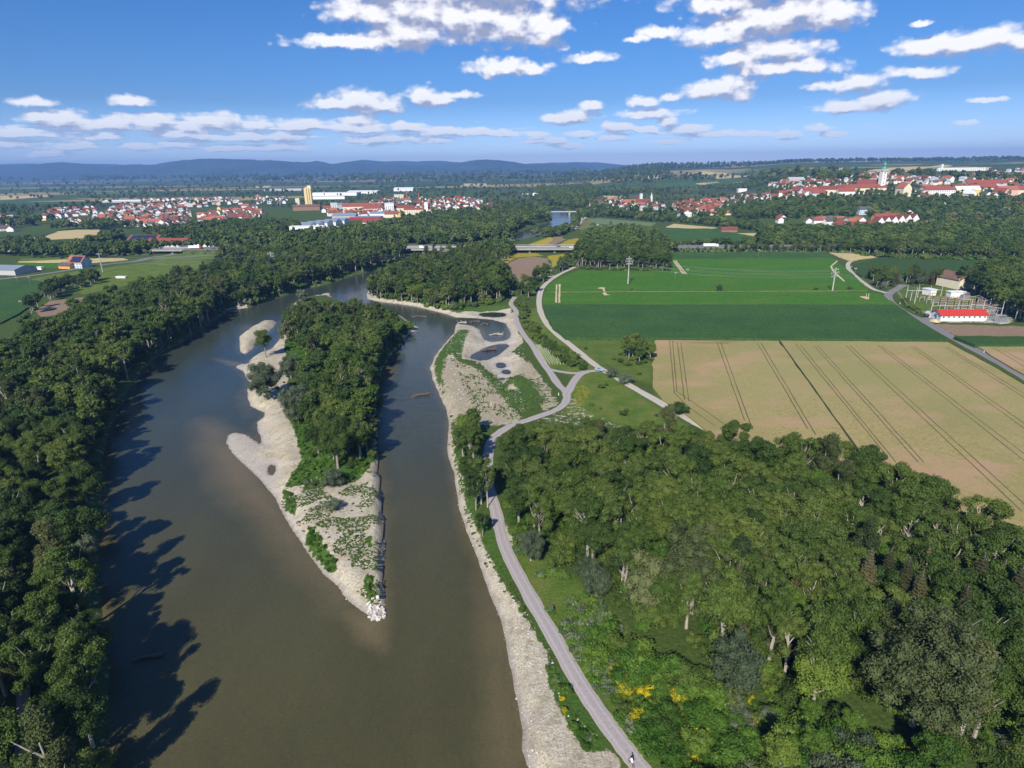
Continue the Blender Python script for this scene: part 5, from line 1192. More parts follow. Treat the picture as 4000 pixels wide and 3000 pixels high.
def place_trees(limit=300):
    L = []
    for t in TREES:
        u, v, d = proj(t[0], t[1], t[2]+5); H = SPECIES[t[3]][0]['H']*t[4]
        u2, v2, d2 = proj(t[0], t[1], t[2]+H)
        inside = d > 5 and -60 < u < 4060 and v2 < 3010 and v > 600
        L.append([H/d if inside else 0, d, t])
        
    named = [q for q in L if len(q[2]) > 7 or q[2][6] in ('dead', 'front_spruce')]; rest = [q for q in L if not (len(q[2]) > 7 or q[2][6] in ('dead', 'front_spruce'))]
    big = [(q[2][0], q[2][1], {'willow': .36, 'shrub': .5}.get(DEFS.get(q[2][3], ('x',))[0], .22)*SPECIES[q[2][3]][0]['H']*q[2][4]*1.0) for q in named if len(q[2]) > 7 and q[2][7]]
    rest = [q for q in rest if DEFS.get(q[2][3], ('x',))[0] == 'shrub' or not any((q[2][0]-x)**2+(q[2][1]-y-R*.4)**2 < R*R*.6 for x, y, R in big)]
    cand = [q for q in rest if q[2][6] in REGION_LABELS and q[0] > 0]; cand.sort(key=lambda q: -q[0])
    chosen = cand[:limit-len(named)]; ids = set(id(q) for q in chosen); rnd = random.Random(4); items = []
    for sc_, d, t in named+chosen:
        sp = t[3]; vs = SPECIES[sp]; k = rnd.randrange(len(vs)); f = vs[k]; nm = SP_NAME[sp]
        root = link(nm, None, None, (t[0], t[1], t[2]-.15), (0, 0, t[5]), (t[4],)*3)
        if len(t) > 7 and t[7]: tag(root, t[7], t[8])
        else:
            lab, grp = REGION_LABELS[t[6]]; tag(root, None, 'shrub' if 'shrub' in nm else 'tree', grp)
            uu, vv, _ = proj(t[0], t[1], t[2]); items.append((root, zone(t, uu, vv, SP_WORDS[sp], lab), uu, vv))
        if 'near' in f: link('crown', f['near'] if d < 330 else f['midc'], root)
        link('trunk' if 'shrub' not in nm else 'stem', f['trunk'], root)
    single_out(items, 8)
    # everything else: three detail levels, one object per kind of cover
    groups = {'forest': [], 'scrub': [], 'herbs': []}; forms = {k: [] for k in groups}; index = {k: {} for k in groups}
    for q in rest:
        if id(q) in ids: continue
        t = q[2]; d = q[1]; sp = t[3]
        if d < -150 or (q[0] == 0 and d > 300) : continue
        lod = 'full_near' if 0 < d < 210 else ('full_mid' if d < 650 else 'full_far')
        g = 'scrub' if sp in ('shrub', 'bright_shrub', 'grey_shrub') else ('herbs' if sp == 'goldenrod' else 'forest')
        if d > 210 and g != 'forest': lod = 'full_mid' if d < 400 else 'full_far'
        vs = SPECIES[sp]; k = rnd.randrange(len(vs)); key = (sp, k, lod)
        if key not in index[g]:
            if vs[k].get(lod) is None: continue
            index[g][key] = len(forms[g]); forms[g].append(vs[k][lod])
        groups[g].append((t[0], t[1], t[2]-.1, index[g][key], t[4], t[5]))
    lb = {'forest': 'continuous woods and scattered trees reaching to the horizon', 'scrub': 'low green scrub and hedges on the meadows and banks', 'herbs': 'yellow flowering herbs on the lower right meadow'}
    for g in groups:
        if groups[g]: scatter(g, groups[g], forms[g], lb[g]); print('SCATTER', g, len(groups[g]), len(forms[g]))

# ------------------------------------------------------------------ labels that single out
ORD = ['', 'second', 'third', 'fourth', 'fifth', 'sixth', 'seventh', 'eighth']
def single_out(items, most=9):
    """items: (object, label, u, v); those with one label get their rank from the left"""
    by = {}
    for it in items: by.setdefault(it[1], []).append(it)
    for lab, L in by.items():
        n = len(L)
        if n == 1 or n > most:
            for it in L: it[0]['label'] = lab
            if n > most:
                L.sort(key=lambda q: q[3]); half = [L[i:i+most] for i in range(0, n, most)]
                names = ['lowest', 'lower', 'middle', 'upper', 'topmost']
                # split by height in the picture into bands, then rank each band
                if len(half) <= 5:
                    pick = {2: [4, 0], 3: [4, 2, 0], 4: [4, 3, 1, 0], 5: [4, 3, 2, 1, 0]}[len(half)]
                    for band, k in zip(half, pick):
                        single_out([(o, lab+', '+names[k]+' band', u, v) for o, _, u, v in band], most+1)
            continue
        L.sort(key=lambda q: q[2])
        for i, it in enumerate(L):
            j = n-1-i
            if i == 0: w = 'leftmost'
            elif j == 0: w = 'rightmost'
            elif i <= j and i < 8: w = ORD[i]+' from left'
            else: w = ORD[j]+' from right' if j > 0 else 'rightmost'
            it[0]['label'] = it[1]+', '+w

# ------------------------------------------------------------------ buildings
MB_ = {}
def mats_build():
    W = lambda n, c, **k: simple(n, c, k.pop('rough', .85), k.pop('var', .07), k.pop('scale', .6), **k)
    MB_.update(white=W('white_render', (.80, .79, .76)), cream=W('cream_render', (.74, .66, .48)), yellow=W('yellow_render', (.78, .56, .16)), pink=W('pink_render', (.72, .42, .36)),
      grey_w=W('grey_render', (.46, .46, .45)), blue_w=W('blue_render', (.50, .60, .70)), orange_w=W('orange_render', (.75, .38, .09)), brown_w=W('brown_brick', (.28, .17, .11)),
      red=W('red_tiles', (.27, .075, .048), var=.25, scale=1.5), dred=W('dark_red_tiles', (.20, .06, .042), var=.25, scale=1.5), orange=W('orange_tiles', (.36, .13, .07), var=.2, scale=1.5),
      dark=W('slate_roof', (.10, .095, .10), var=.25), brown=W('brown_tiles', (.17, .10, .07), var=.25), grey=W('sheet_roof', (.40, .43, .47), rough=.5), white_r=W('white_roof', (.74, .75, .77)), bluegrey=W('blue_grey_roof', (.22, .27, .34), rough=.5),
      solar=W('solar_panel', (.02, .03, .07), rough=.2, spec=.6), glass=W('window_glass', (.05, .065, .08), rough=.15, spec=.6), concrete=W('concrete', (.42, .41, .38), var=.2), copper=W('green_copper', (.10, .32, .24)),
      metal=W('grey_metal', (.38, .39, .40), rough=.45, metal=.5), steel=W('galvanised_steel', (.48, .49, .50), rough=.5), wood=W('weathered_wood', (.22, .17, .12), var=.3), dirt=W('yard_gravel', (.42, .38, .33), var=.2), rust=W('crane_orange', (.55, .20, .05)), redp=W('red_paint', (.36, .03, .03), rough=.4), lime_s=W('lime_stone_yard', (.55, .52, .48), var=.3, scale=.15))
def gable_parts(w, l, h, rise, ov=.6, hip=0.0):
    """wall mesh and roof mesh of a house: w across the ridge, l along it (x = across, y = along)"""
    wm = MB(); a, b = w/2, l/2
    wm.add([(-a,-b,-2),(a,-b,-2),(a,b,-2),(-a,b,-2),(-a,-b,h),(a,-b,h),(a,b,h),(-a,b,h),(0,-b+hip*b*0,h+rise*(1-hip)),(0,b,h+rise*(1-hip))],
           [(0,1,5,8,4),(2,3,7,9,6),(1,2,6,5),(3,0,4,7)])
    rm = MB(); t = .35; e = ov; s = rise/(a); z0 = h-e*s; hb = hip*b*.8
    for dz in (0, t):
        rm.add([(-a-e,-b-e,z0+dz),(-a-e,b+e,z0+dz),(a+e,-b-e,z0+dz),(a+e,b+e,z0+dz),(0,-b-e+hb,h+rise+dz+.02),(0,b+e-hb,h+rise+dz+.02)], [])
    B = 0; rm.f += [(6+0,6+4,6+5,6+1),(6+2,6+3,6+5,6+4),(0,1,5,4),(2,4,5,3),(0,6,7,1),(2,3,9,8),(0,4,10,6),(2,8,10,4),(1,7,11,5),(3,5,11,9)]; rm.m += [0]*10
    if hb > 0: rm.f += [(6,8,10),(7,11,9)]; rm.m += [0, 0]
    return wm, rm
def windows_on(root, w, l, h, storeys, n_long, n_gable, mat, size=(1.1, 1.3), z0=1.0, step=2.9, name='window', h0=0.0):
    """a recessed frame with a pane for every window of the four walls"""
    fr = MB(); sx, sz = size
    fr.box((0, 0, 0), (sx+.24, .16, sz+.24)); me_f = fr.mesh('window', [MB_['white']])
    pn = MB(); pn.box((0, -.03, 0), (sx, .14, sz)); me_p = pn.mesh('pane', [mat])
    for (n, L, off, rot) in ((n_long, l, w/2, math.pi/2), (n_long, l, w/2, -math.pi/2), (n_gable, w, l/2, 0), (n_gable, w, l/2, math.pi)):
        for k in range(n):
            c = -L/2+L*(k+.5)/n
            for s in range(storeys):
                z = z0+sz/2+s*step+h0
                if rot == math.pi/2: p = (off+.02, c, z)
                elif rot == -math.pi/2: p = (-off-.02, c, z)
                elif rot == 0: p = (c, -off-.02, z)
                else: p = (c, off+.02, z)
                f = link(name, me_f, root, p, (0, 0, rot)); link('pane', me_p, f, (0, -.04, 0))
def building(name, x, y, z, w, l, h, rise, rz, wall, roof, label, cat, group=None, flat=False, win=None, hip=0.0, extras=None):
    root = link(name, None, None, (x, y, z), (0, 0, rz)); tag(root, label, cat, group)
    if flat:
        m = MB(); m.box((0, 0, h/2-1), (w, l, h+2)); m.build('wall', MB_[wall], root)
        m = MB(); m.box((0, 0, h+.2), (w+.8, l+.8, .5)); m.build('roof', MB_[roof], root)
    else:
        a, b = gable_parts(w, l, h, rise, hip=hip); a.build('wall', MB_[wall], root); b.build('roof', MB_[roof], root)
    if win: windows_on(root, w, l, h, win[0], win[1], win[2], MB_['glass'], *win[3:])
    return root
def at(u, v, *a, **k):
    x, y, z = P(u, v); return x, y, z
HOUSES = []; GARDEN = []
def town_houses():
    r = np.random.RandomState(12); grid = {}
    def sample(poly, N, mind, area, tone, group, angs):
        A = np.array(poly); n = 0
        for _ in range(N*8):
            if n >= N: break
            u = r.uniform(A[:, 0].min(), A[:, 0].max()); v = r.uniform(A[:, 1].min(), A[:, 1].max())
            if not inpoly(u, v, poly): continue
            x, y, z = P(u, v)
            key = (int(x//mind), int(y//mind)); bad = False
            for i in (-1, 0, 1):
                for j in (-1, 0, 1):
                    for q in grid.get((area, key[0]+i, key[1]+j), []):
                        if (q[0]-x)**2+(q[1]-y)**2 < mind*mind: bad = True
            if bad: continue
            if any((x-bx)**2+(y-by)**2 < rr*rr for bx, by, rr in KEEP): continue
            grid.setdefault((area, *key), []).append((x, y)); n += 1
            HOUSES.append((x, y, z, angs[r.randint(len(angs))]+r.randn()*.12, r.uniform(.78, 1.08), tone[r.randint(len(tone))], area, group, u, v))
    red = [0, 1, 1, 1, 2, 3, 3, 4, 5, 6, 4]; mix = [0, 1, 1, 2, 3, 4, 4, 5, 6, 6]; sub = [0, 1, 1, 3, 3, 4, 4, 6, 6, 2]
    S = sample
    S([(170,838),(250,822),(380,815),(385,838),(250,850),(180,862)], 51, 12, 'left edge of the left town', mix, 'houses of the left town', [.3, 1.9])
    S([(330,870),(470,855),(640,850),(740,865),(740,893),(600,890),(480,884),(340,880)], 93, 12, 'left town near edge', red, 'houses of the left town', [.35, 1.95, .9])
    S([(450,812),(600,795),(700,800),(760,850),(640,845),(480,850),(350,858)], 105, 13, 'middle of the left town', mix, 'houses of the left town', [.35, 1.95])
    S([(480,790),(640,780),(900,775),(950,800),(760,812),(620,795)], 69, 17, 'far edge of the left town', sub, 'houses of the left town', [.35, 1.95])
    S([(780,850),(900,818),(1000,810),(1040,850),(980,880),(860,882),(790,885)], 90, 12, 'left of the grain silo', red, 'houses of the left town', [.2, 1.8])
    S([(1000,770),(1120,772),(1120,800),(1000,800)], 24, 17, 'behind the left town', red, 'houses of the left town', [.2, 1.8])
    S([(1450,785),(1600,775),(1760,785),(1870,785),(1930,815),(1850,832),(1700,830),(1600,820),(1450,830)], 142, 12, 'right of the grain silo', red, 'houses right of the grain silo', [.2, 1.8, 2.6])
    S([(1700,780),(1800,776),(1880,792),(1800,800)], 36, 15, 'suburb by the far woods', mix, 'houses right of the grain silo', [.2, 1.8])
    S([(1260,825),(1500,822),(1580,838),(1480,852),(1270,845)], 39, 14, 'below the tall white block', red, 'houses right of the grain silo', [.2, 1.8])
    S([(2300,798),(2390,785),(2480,790),(2560,800),(2620,822),(2560,828),(2400,812),(2310,806)], 60, 11, 'old town by the river', red, 'houses of the old town by the river', [.1, 1.7])
    S([(2630,800),(2720,790),(2830,782),(2840,800),(2780,835),(2700,842),(2640,835)], 84, 11, 'dense old town', [0, 0, 0, 1, 1, 2, 5], 'houses of the old town by the river', [.5, 2.0])
    S([(2850,770),(2960,765),(3050,775),(2960,795),(2880,798)], 33, 11, 'left foot of the hill town', red, 'houses of the hill town', [.1, 1.7])
    S([(3050,765),(3100,745),(3300,745),(3440,748),(3430,762),(3200,772),(3060,782)], 69, 11, 'hill town street left of the church', [0, 0, 1, 2, 0, 5], 'houses of the hill town', [.05, 1.6])
    S([(3480,745),(3600,742),(3700,745),(3700,768),(3500,770)], 27, 11, 'hill town street right of church', red, 'houses of the hill town', [.05, 1.6])
    S([(3700,735),(3930,728),(4000,735),(4060,760),(3900,775),(3740,770)], 75, 11, 'right end of hill town', red, 'houses of the hill town', [.05, 1.6])
    S([(3010,725),(3110,702),(3200,705),(3330,712),(3320,728),(3150,735),(3030,740)], 60, 14, 'hill slope left of the church', sub, 'houses of the hill town', [.3, 1.9])
    S([(3320,690),(3450,675),(3600,680),(3620,700),(3480,722),(3380,720),(3330,705)], 90, 13, 'slope behind the church', sub, 'houses of the hill town', [.3, 1.9])
    S([(3480,715),(3640,700),(3720,700),(3700,722),(3540,728)], 51, 13, 'hill slope right of the church', mix, 'houses of the hill town', [.3, 1.9])
    S([(3730,690),(3850,675),(4000,665),(4050,700),(3900,725),(3750,722)], 69, 14, 'far right slope', mix, 'houses of the hill town', [.3, 1.9])
    S([(3580,780),(3740,775),(3720,800),(3600,795)], 12, 15, 'below the hill town', sub, 'houses of the hill town', [.3, 1.9])
    S([(3890,820),(3990,812),(4010,840),(3920,845)], 10, 13, 'right edge below hill town', mix, 'houses of the hill town', [.3, 1.9])
    S([(3140,870),(3260,868),(3360,872),(3350,882),(3200,880)], 18, 11, 'foot of the slope', [3, 3, 4, 5, 0], 'houses at the foot of the slope', [.05, 1.6])
    S([(3020,865),(3070,862),(3075,872),(3030,874)], 4, 13, 'left end of the foot row', [0, 0, 0], 'houses at the foot of the slope', [.05])
    S([(3700,880),(3840,872),(3830,890),(3730,895)], 7, 13, 'right of terraced houses', [0, 4, 7], 'houses at the foot of the slope', [.1, 1.6])
    S([(2510,690),(2600,678),(2620,688),(2540,695)], 18, 18, 'far hillside hamlet', sub, 'far hamlets', [.3, 1.9])
    S([(2395,690),(2470,690),(2460,694),(2400,694)], 9, 18, 'far farm below hillside', sub, 'far hamlets', [.3, 1.9])
    S([(0,845),(60,850),(180,860),(60,872),(0,905),(60,905),(0,910)], 15, 18, 'at the left border', sub, 'houses of the left town', [.3, 1.9])
    S([(280,866),(330,870),(320,880),(270,880)], 9, 13, 'left end of the near edge', sub, 'houses of the left town', [.3])
KEEP = []
HTYPES = [(9, 12, 6.2, 3.3, 'white', 'red', 'white house with red roof'), (10, 14, 6.4, 3.6, 'white', 'dred', 'white house with dark red roof'), (10, 15, 6.8, 3.6, 'cream', 'red', 'cream house with red roof'),
          (9, 12, 5.5, 3.6, 'white', 'dark', 'white house with dark roof'), (9, 11, 5.2, 3.4, 'white', 'brown', 'white house with brown roof'), (11, 16, 7.0, 4.0, 'white', 'orange', 'large white house with orange roof'),
          (9, 11, 5.4, 3.4, 'white', 'grey', 'white house with pale grey roof'), (10, 12, 5.6, 3.6, 'yellow', 'red', 'yellow house with red roof')]
def place_houses(limit=300):
    protos = []
    for (w, l, h, ri, wa, ro, lb) in HTYPES:
        a, b = gable_parts(w, l, h, ri); wm = a.mesh('wall', [MB_[wa]]); rm = b.mesh('roof', [MB_[ro]])
        c = MB(); c.box((w*.18, l*.2, h+ri+.3), (.8, .8, 2.0)); cm = c.mesh('chimney', [MB_['brown_w']])
        j = MB(); j.add(a.v, a.f, 0); j.add(b.v, b.f, 1); jm = j.mesh('house', [MB_[wa], MB_[ro]])
        protos.append((wm, rm, cm, jm, lb))
    L = []
    for t in HOUSES:
        u, v, d = proj(t[0], t[1], t[2]+4)
        s = t[4]*(HTYPES[t[5]][1])/d if (-40 < u < 4040) else 0
        L.append((s, t, u, v))
    L.sort(key=lambda q: -q[0]); items = []
    for s, t, u, v in L[:limit]:
        wm, rm, cm, jm, lb = protos[t[5]]
        root = link('house', None, None, t[:3], (0, 0, t[3]), (t[4],)*3); tag(root, None, 'house', t[7])
        link('wall', wm, root); rf = link('roof', rm, root); link('chimney', cm, rf)
        items.append((root, '%s, %s' % (lb, t[6].replace(', ', ' ')), u, v))
    single_out(items, 8)
    rq = np.random.RandomState(77)
    for s, t, u, v in L:
        for k in range(1 + (rq.rand() < .5)):
            a = rq.uniform(0, 6.28); dd = rq.uniform(8, 12)
            GARDEN.append((t[0]+math.cos(a)*dd, t[1]+math.sin(a)*dd, t[2], ['oak', 'ash', 'alder', 'lime'][rq.randint(4)], rq.uniform(.35, .62), a, 'garden'))
    rest = [(t[0], t[1], t[2], t[5], t[4], t[3]) for s, t, u, v in L[limit:]]
    if rest: scatter('far_houses', rest, [p[3] for p in protos], 'smaller far houses of the towns among trees'); print('HOUSES', len(L), 'rest', len(rest))
    for o in bpy.data.objects:
        if o.get('label') and len(o['label'].replace(',', ' ').split()) > 16: print('LONG', o['label'])

def special_buildings():
    def B(name, u, v, w, l, h, rise, rz, wall, roof, label, cat='building', **k):
        x, y, z = P(u, v); KEEP.append((x, y, max(w, l)*.6+5)); return building(name, x, y, z, w, l, h, rise, rz, wall, roof, label, cat, **k)
    H2 = math.pi/2
    # substation control building: long white hall, red roof, windows, door, grey gable
    x, y, z = G(3757, 1252)[0], G(3757, 1252)[1]+3, 0
    o = building('control_building', x, y, z, 9, 27, 3.6, 2.2, H2-.03, 'white', 'redx', 'long white building with bright red roof beside the substation', 'building')
    windows_on(o, 9, 27, 3.6, 1, 9, 1, MB_['glass'], (1.0, .8), 2.0)
    d = MB(); d.box((0, 13.55, 1.2), (1.6, .15, 2.4)); d.build('door', MB_['metal'], o)
    g_ = MB(); g_.box((0, 13.7, 3.4), (2.2, .9, .12)); g_.build('canopy', MB_['metal'], o)
    # grain silo tower
    x, y, z = P(1213, 818); KEEP.append((x, y, 45)); rt_ = link('grain_silo', None, None, (x, y, z), (0, 0, .25)); tag(rt_, 'tall yellow concrete grain silo above the left town', 'silo')
    m = MB(); m.box((0, 0, 24), (15, 26, 52)); m.build('tower', MB_['yellow_s'], rt_)
    for i in range(5):
        m = MB(); m.lathe((-7.6+0.1, -11+i*5.5, -2), [(2.3, 0), (2.3, 50)], 10); m.build('silo_cell', MB_['yellow_s'], rt_)
    for i in range(3):
        m = MB(); m.lathe((-4.8+i*4.8, -13, -2), [(2.2, 0), (2.2, 50)], 10); m.build('silo_cell', MB_['yellow_s'], rt_)
    m = MB(); m.box((2, 3, 52), (8, 14, 4)); m.build('machine_house', MB_['cream'], rt_)
    for i in range(5): m = MB(); m.tube([(-5+i*2.6, -8+i*4, 50), (-5+i*2.6, -8+i*4, 56+i % 3)], .22, 5); m.build('mast', MB_['metal'], rt_)
    B('warehouse', 1200, 822, 26, 60, 9, 4, H2+.2, 'brown_w', 'brown', 'low brown warehouse at the foot of the grain silo')
    B('silo_annex', 1165, 806, 10, 12, 20, 0, .2, 'cream', 'cream', 'small cream tower left of the grain silo', 'tower', flat=True)
    B('factory_hall', 1312, 764, 60, 170, 10, 0, H2-.05, 'white', 'white_r', 'long white factory hall with flat roof right of the grain silo', flat=True)
    B('factory_hall', 1280, 778, 30, 120, 9, 0, H2-.05, 'white', 'grey', 'white hall in front of the long factory hall', flat=True)
    B('factory_hall', 1425, 757, 50, 120, 9, 3, H2-.2, 'white', 'white_r', 'white hall with pitched roof at the right end of the factory')
    B('factory_hall', 1125, 745, 50, 200, 8, 0, H2, 'grey_w', 'white_r', 'very long pale hall far behind the grain silo', flat=True)
    B('hall', 1580, 746, 60, 80, 9, 5, H2, 'white', 'white_r', 'white hall roof far beyond the right suburb')
    B('pyramid_roof_house', 1268, 762, 16, 18, 6, 11, 0, 'brown_w', 'red', 'small building with steep red roof left of the factory')
    B('apartment_block', 1308, 818, 14, 18, 15, 0, .5, 'white', 'grey', 'white block of flats right of the grain silo, balconies in rows', flat=True, win=(4, 4, 3, (1.6, 1.5)))
    B('apartment_block', 1338, 820, 14, 22, 12, 3, 1.9, 'grey_w', 'bluegrey', 'grey block of flats beside the white one')
    B('hotel', 1522, 832, 18, 24, 20, 0, .25, 'white', 'white_r', 'tall white block with rows of windows in the right suburb', flat=True, win=(5, 5, 4, (1.4, 1.3)))
    B('row_building', 1395, 824, 16, 62, 10, 7, H2+.03, 'cream', 'red', 'long cream building with big red roof right of the flats')
    B('row_building', 1455, 832, 16, 34, 10, 6, H2+.1, 'pink', 'red', 'pink building with red roof left of the white block')
    B('row_building', 1572, 830, 16, 54, 10, 5, H2, 'cream', 'dred', 'long building with dark red roof right of the white block')
    B('school_building', 1636, 838, 18, 58, 10, 3, H2, 'cream', 'red', 'long cream school with red roof beside a white tower', win=(3, 12, 2, (1.6, 1.2)))
    B('stair_tower', 1667, 838, 7, 7, 24, 0, 0, 'white', 'white_r', 'slender white tower at the end of the long school', 'tower', flat=True)
    B('row_building', 1530, 850, 14, 24, 7, 5, H2, 'cream', 'red', 'cream house with red roof below the white block')
    B('row_building', 1567, 852, 14, 22, 7, 6, .2, 'yellow', 'orange', 'yellow house with orange roof below the white block')
    B('apartment_block', 1560, 776, 14, 30, 12, 0, H2, 'cream', 'white_r', 'cream block at the far edge of the right suburb', flat=True, win=(4, 6, 2, (1.6, 1.3)))
    B('sports_hall', 1432, 858, 30, 58, 5, 0, H2, 'redp', 'bluegrey', 'low hall with red band and flat roof above the river wood', flat=True)
    B('sports_hall', 1490, 848, 20, 40, 7, 3, H2-.1, 'white', 'bluegrey', 'white hall with grey roof right of the red banded hall')
    B('row_building', 1460, 882, 12, 34, 6, 5, H2-.1, 'white', 'dred', 'white building with wide dark red roof above the river wood')
    B('row_building', 1350, 856, 24, 44, 7, 4, H2, 'grey_w', 'bluegrey', 'hall with grey pitched roof behind the saw roofed factory')
    for i in range(5):
        B('saw_roof_hall', 1200+i*33, 892-i*4.5, 26, 22, 6, 3.5, H2-.1, 'white', 'bluegrey', 'part of the grey saw roofed factory, %s' % ['leftmost bay', 'second bay from left', 'middle bay', 'fourth bay from left', 'rightmost bay'][i], 'factory')
    B('office_block', 1205, 908, 14, 52, 9, 0, H2-.05, 'white', 'white_r', 'long white office block in front of the saw roofed factory', flat=True, win=(2, 12, 2, (1.8, 1.2)))
    B('sports_ground_wall', 1095, 897, 2, 90, 2.5, 0, H2+.02, 'white', 'white_r', 'long low white wall beside the sports field', 'wall', flat=True)
    x, y, z = P(1300, 928); mb = MB(); mb.box((x, y, .12), (90, 60, .2)); tag(mb.build('yard', MB_['lime_s']), 'pale stone yard in front of the factory', kind='structure')
    r = np.random.RandomState(3); stacks = []
    for i in range(26):
        px_, py_ = x+r.uniform(-40, 40), y+r.uniform(-28, 20); m = MB(); m.box((0, 0, .8), (r.uniform(2, 5), r.uniform(2, 4), 1.6+r.rand()))
        o = m.build('stone_stack', MB_['white' if i % 3 else 'concrete'], None, (px_, py_, .2), r.uniform(0, 3)); tag(o, 'stack of pale stone blocks in the stone yard', 'stack', 'stone stacks in the yard'); stacks.append((o, 'stack of pale stone blocks in the factory yard', *proj(px_, py_, 0)[:2]))
    single_out(stacks, 8)
    # left middle ground
    B('barn', 580, 958, 24, 42, 7, 6, H2-.15, 'cream', 'red', 'large hall with red roof covered by dark solar panels on the left', 'hall')
    bo = bpy.data.objects['barn']; s = MB(); s.add([(-12.8*.9, -17, 7.6), (-12.8*.9, 18, 7.6), (-.9, 18, 13.1), (-.9, -17, 13.1)], [(0, 3, 2, 1)]); s.build('solar_panel', MB_['solar'], bo)
    B('barn', 668, 966, 30, 52, 6, 5, H2-.12, 'white', 'red', 'low wide hall with plain red roof right of the solar roofed hall', 'hall')
    B('shed', 770, 962, 26, 60, 5, 2, H2-.1, 'white', 'grey', 'grey roofed shed right of the red roofed halls', 'hall')
    B('shed', 20, 1068, 22, 50, 5, 2.5, H2-.2, 'grey_w', 'bluegrey', 'grey shed with blue grey roof at the left edge', 'hall')
    o = B('farmhouse', 315, 1046, 12, 18, 6, 5.5, H2-.25, 'blue_w', 'orange', 'pale blue farmhouse with orange roof and solar panels by the road', 'house', win=(2, 5, 2, (1.0, 1.2), .9, 2.7))
    s = MB(); s.add([(-6.3, -8, 6.15), (-6.3, 5, 6.15), (-.9, 5, 11.1), (-.9, -8, 11.1)], [(0, 3, 2, 1)]); s.build('solar_panel', MB_['solar'], o)
    B('shed', 268, 1049, 9, 14, 3, 2.5, H2-.25, 'orange_w', 'dark', 'low shed with dark solar roof left of the blue farmhouse', 'shed')
    B('caravan', 160, 1055, 2.4, 6, 2.4, 0, 1.2, 'white', 'white_r', 'white caravan behind the hedge by the left road', 'caravan', flat=True)
    B('trailer', 475, 1086, 2.4, 9, 1.2, 0, H2-.1, 'white', 'white_r', 'low white trailer parked on the left meadow', 'trailer', flat=True)
    for i, (u, v) in enumerate([(70, 858), (115, 858), (20, 902), (48, 904)]):
        B('farmhouse', u, v, 10, 14, 5, 4, .4+i, 'white', ['dark', 'dark', 'brown', 'dark'][i], ['white farm with dark roof at the far left, left one of a pair', 'white farm with dark roof at the far left, right one of a pair', 'white house with brown roof touching the left border', 'white house with dark roof near the left border'][i], 'house')
    B('row_building', 155, 862, 10, 34, 5, 3, H2, 'yellow', 'white_r', 'long yellow building at the left end of the town')
    B('row_building', 600, 877, 14, 44, 6, 4, H2-.1, 'white', 'orange', 'long white building with orange roof at the near edge of the left town')
    B('row_building', 640, 882, 14, 26, 6, 5, .2, 'white', 'orange', 'white building with orange roof, gable to the front, near edge of the left town')
    B('greenhouse', 500, 790, 40, 140, 4, 3, H2-.05, 'grey_w', 'white_r', 'long pale greenhouse behind the left town', 'greenhouse')
    B('hall', 730, 808, 24, 40, 8, 4, .6, 'white', 'white_r', 'white hall standing out in the middle of the left town', 'hall')
    B('tower_house', 860, 832, 8, 8, 11, 4, 0, 'yellow', 'orange', 'yellow tower house among red roofs left of the silo', 'tower')
    # old town at the river
    B('school_building', 2420, 797, 16, 52, 9, 0, H2, 'white', 'grey', 'long white flat roofed building at the left of the old town', flat=True, win=(2, 10, 2, (1.8, 1.2)))
    B('row_building', 2455, 804, 14, 30, 8, 6, H2, 'cream', 'orange', 'cream building with orange roof in the old town')
    B('row_building', 2505, 803, 14, 42, 8, 6, H2, 'yellow', 'dred', 'yellow building with dark red roof below the white church')
    B('school_building', 2670, 846, 18, 30, 8, 3, .1, 'white', 'red', 'white building with red roof at the lower edge of the old town', win=(2, 6, 4, (1.3, 1.3)))
    B('row_building', 2810, 840, 14, 40, 4, 4, H2, 'cream', 'orange', 'low building with wide orange roof right of the old town')
    B('hotel', 2897, 750, 16, 26, 10, 0, H2, 'white', 'white_r', 'white flat roofed villa alone in the woods above the old town', flat=True)
    B('signal_house', 2845, 908, 8, 22, 4, 3, H2, 'brown_w', 'dred', 'small dark red building beyond the highway field')
    # foot of the hill
    x0 = 3425
    for i in range(6):
        B('terraced_house', x0+i*27, 893-i*2.6, 12, 13, 9, 7, .12, 'white', 'dred', 'white gabled terraced house with dark red roof, %s' % ['leftmost of six', 'second of six from left', 'third of six from left', 'fourth of six from left', 'fifth of six from left', 'rightmost of six'][i], 'house', win=(3, 2, 2, (1.1, 1.2)))
    B('terraced_house', 3425, 905, 12, 18, 6, 5, .3, 'white', 'dark', 'white house with dark roof in front of the terraced row', 'house', win=(2, 3, 2))
    B('terraced_house', 3478, 902, 12, 22, 5, 5, H2+.1, 'white', 'dark', 'long white house with dark roof in front of the terraced row', 'house', win=(2, 5, 2))
    B('hall', 3310, 893, 22, 40, 5, 5, .2, 'cream', 'red', 'wide hall with dark red roof left of the terraced houses, gable side', 'hall')
    B('hall', 3360, 896, 22, 44, 5, 5, H2, 'white', 'dred', 'wide hall with dark red roof left of the terraced houses, long side', 'hall')
    B('row_building', 3455, 872, 14, 36, 9, 5, H2, 'orange_w', 'red', 'bright orange building with red roof behind the terraced houses')
    B('row_building', 3485, 852, 12, 26, 6, 4, H2, 'white', 'red', 'white house with red roof above the orange building', 'house')
    B('row_building', 3528, 848, 13, 24, 8, 4, .1, 'white', 'dred', 'white villa with dark red roof above the terraced houses', 'house')
    B('row_building', 3612, 885, 13, 22, 4, 4, 1.2, 'cream', 'orange', 'low orange roofed house right of the terraced row', 'house')
    B('row_building', 3372, 838, 12, 20, 8, 4, H2, 'blue_w', 'dark', 'pale blue house with dark roof alone on the wooded slope', 'house', win=(2, 4, 2))
    B('row_building', 3718, 880, 11, 16, 5, 4, .3, 'white', 'dred', 'white house with dark red roof alone between trees right of the row', 'house')
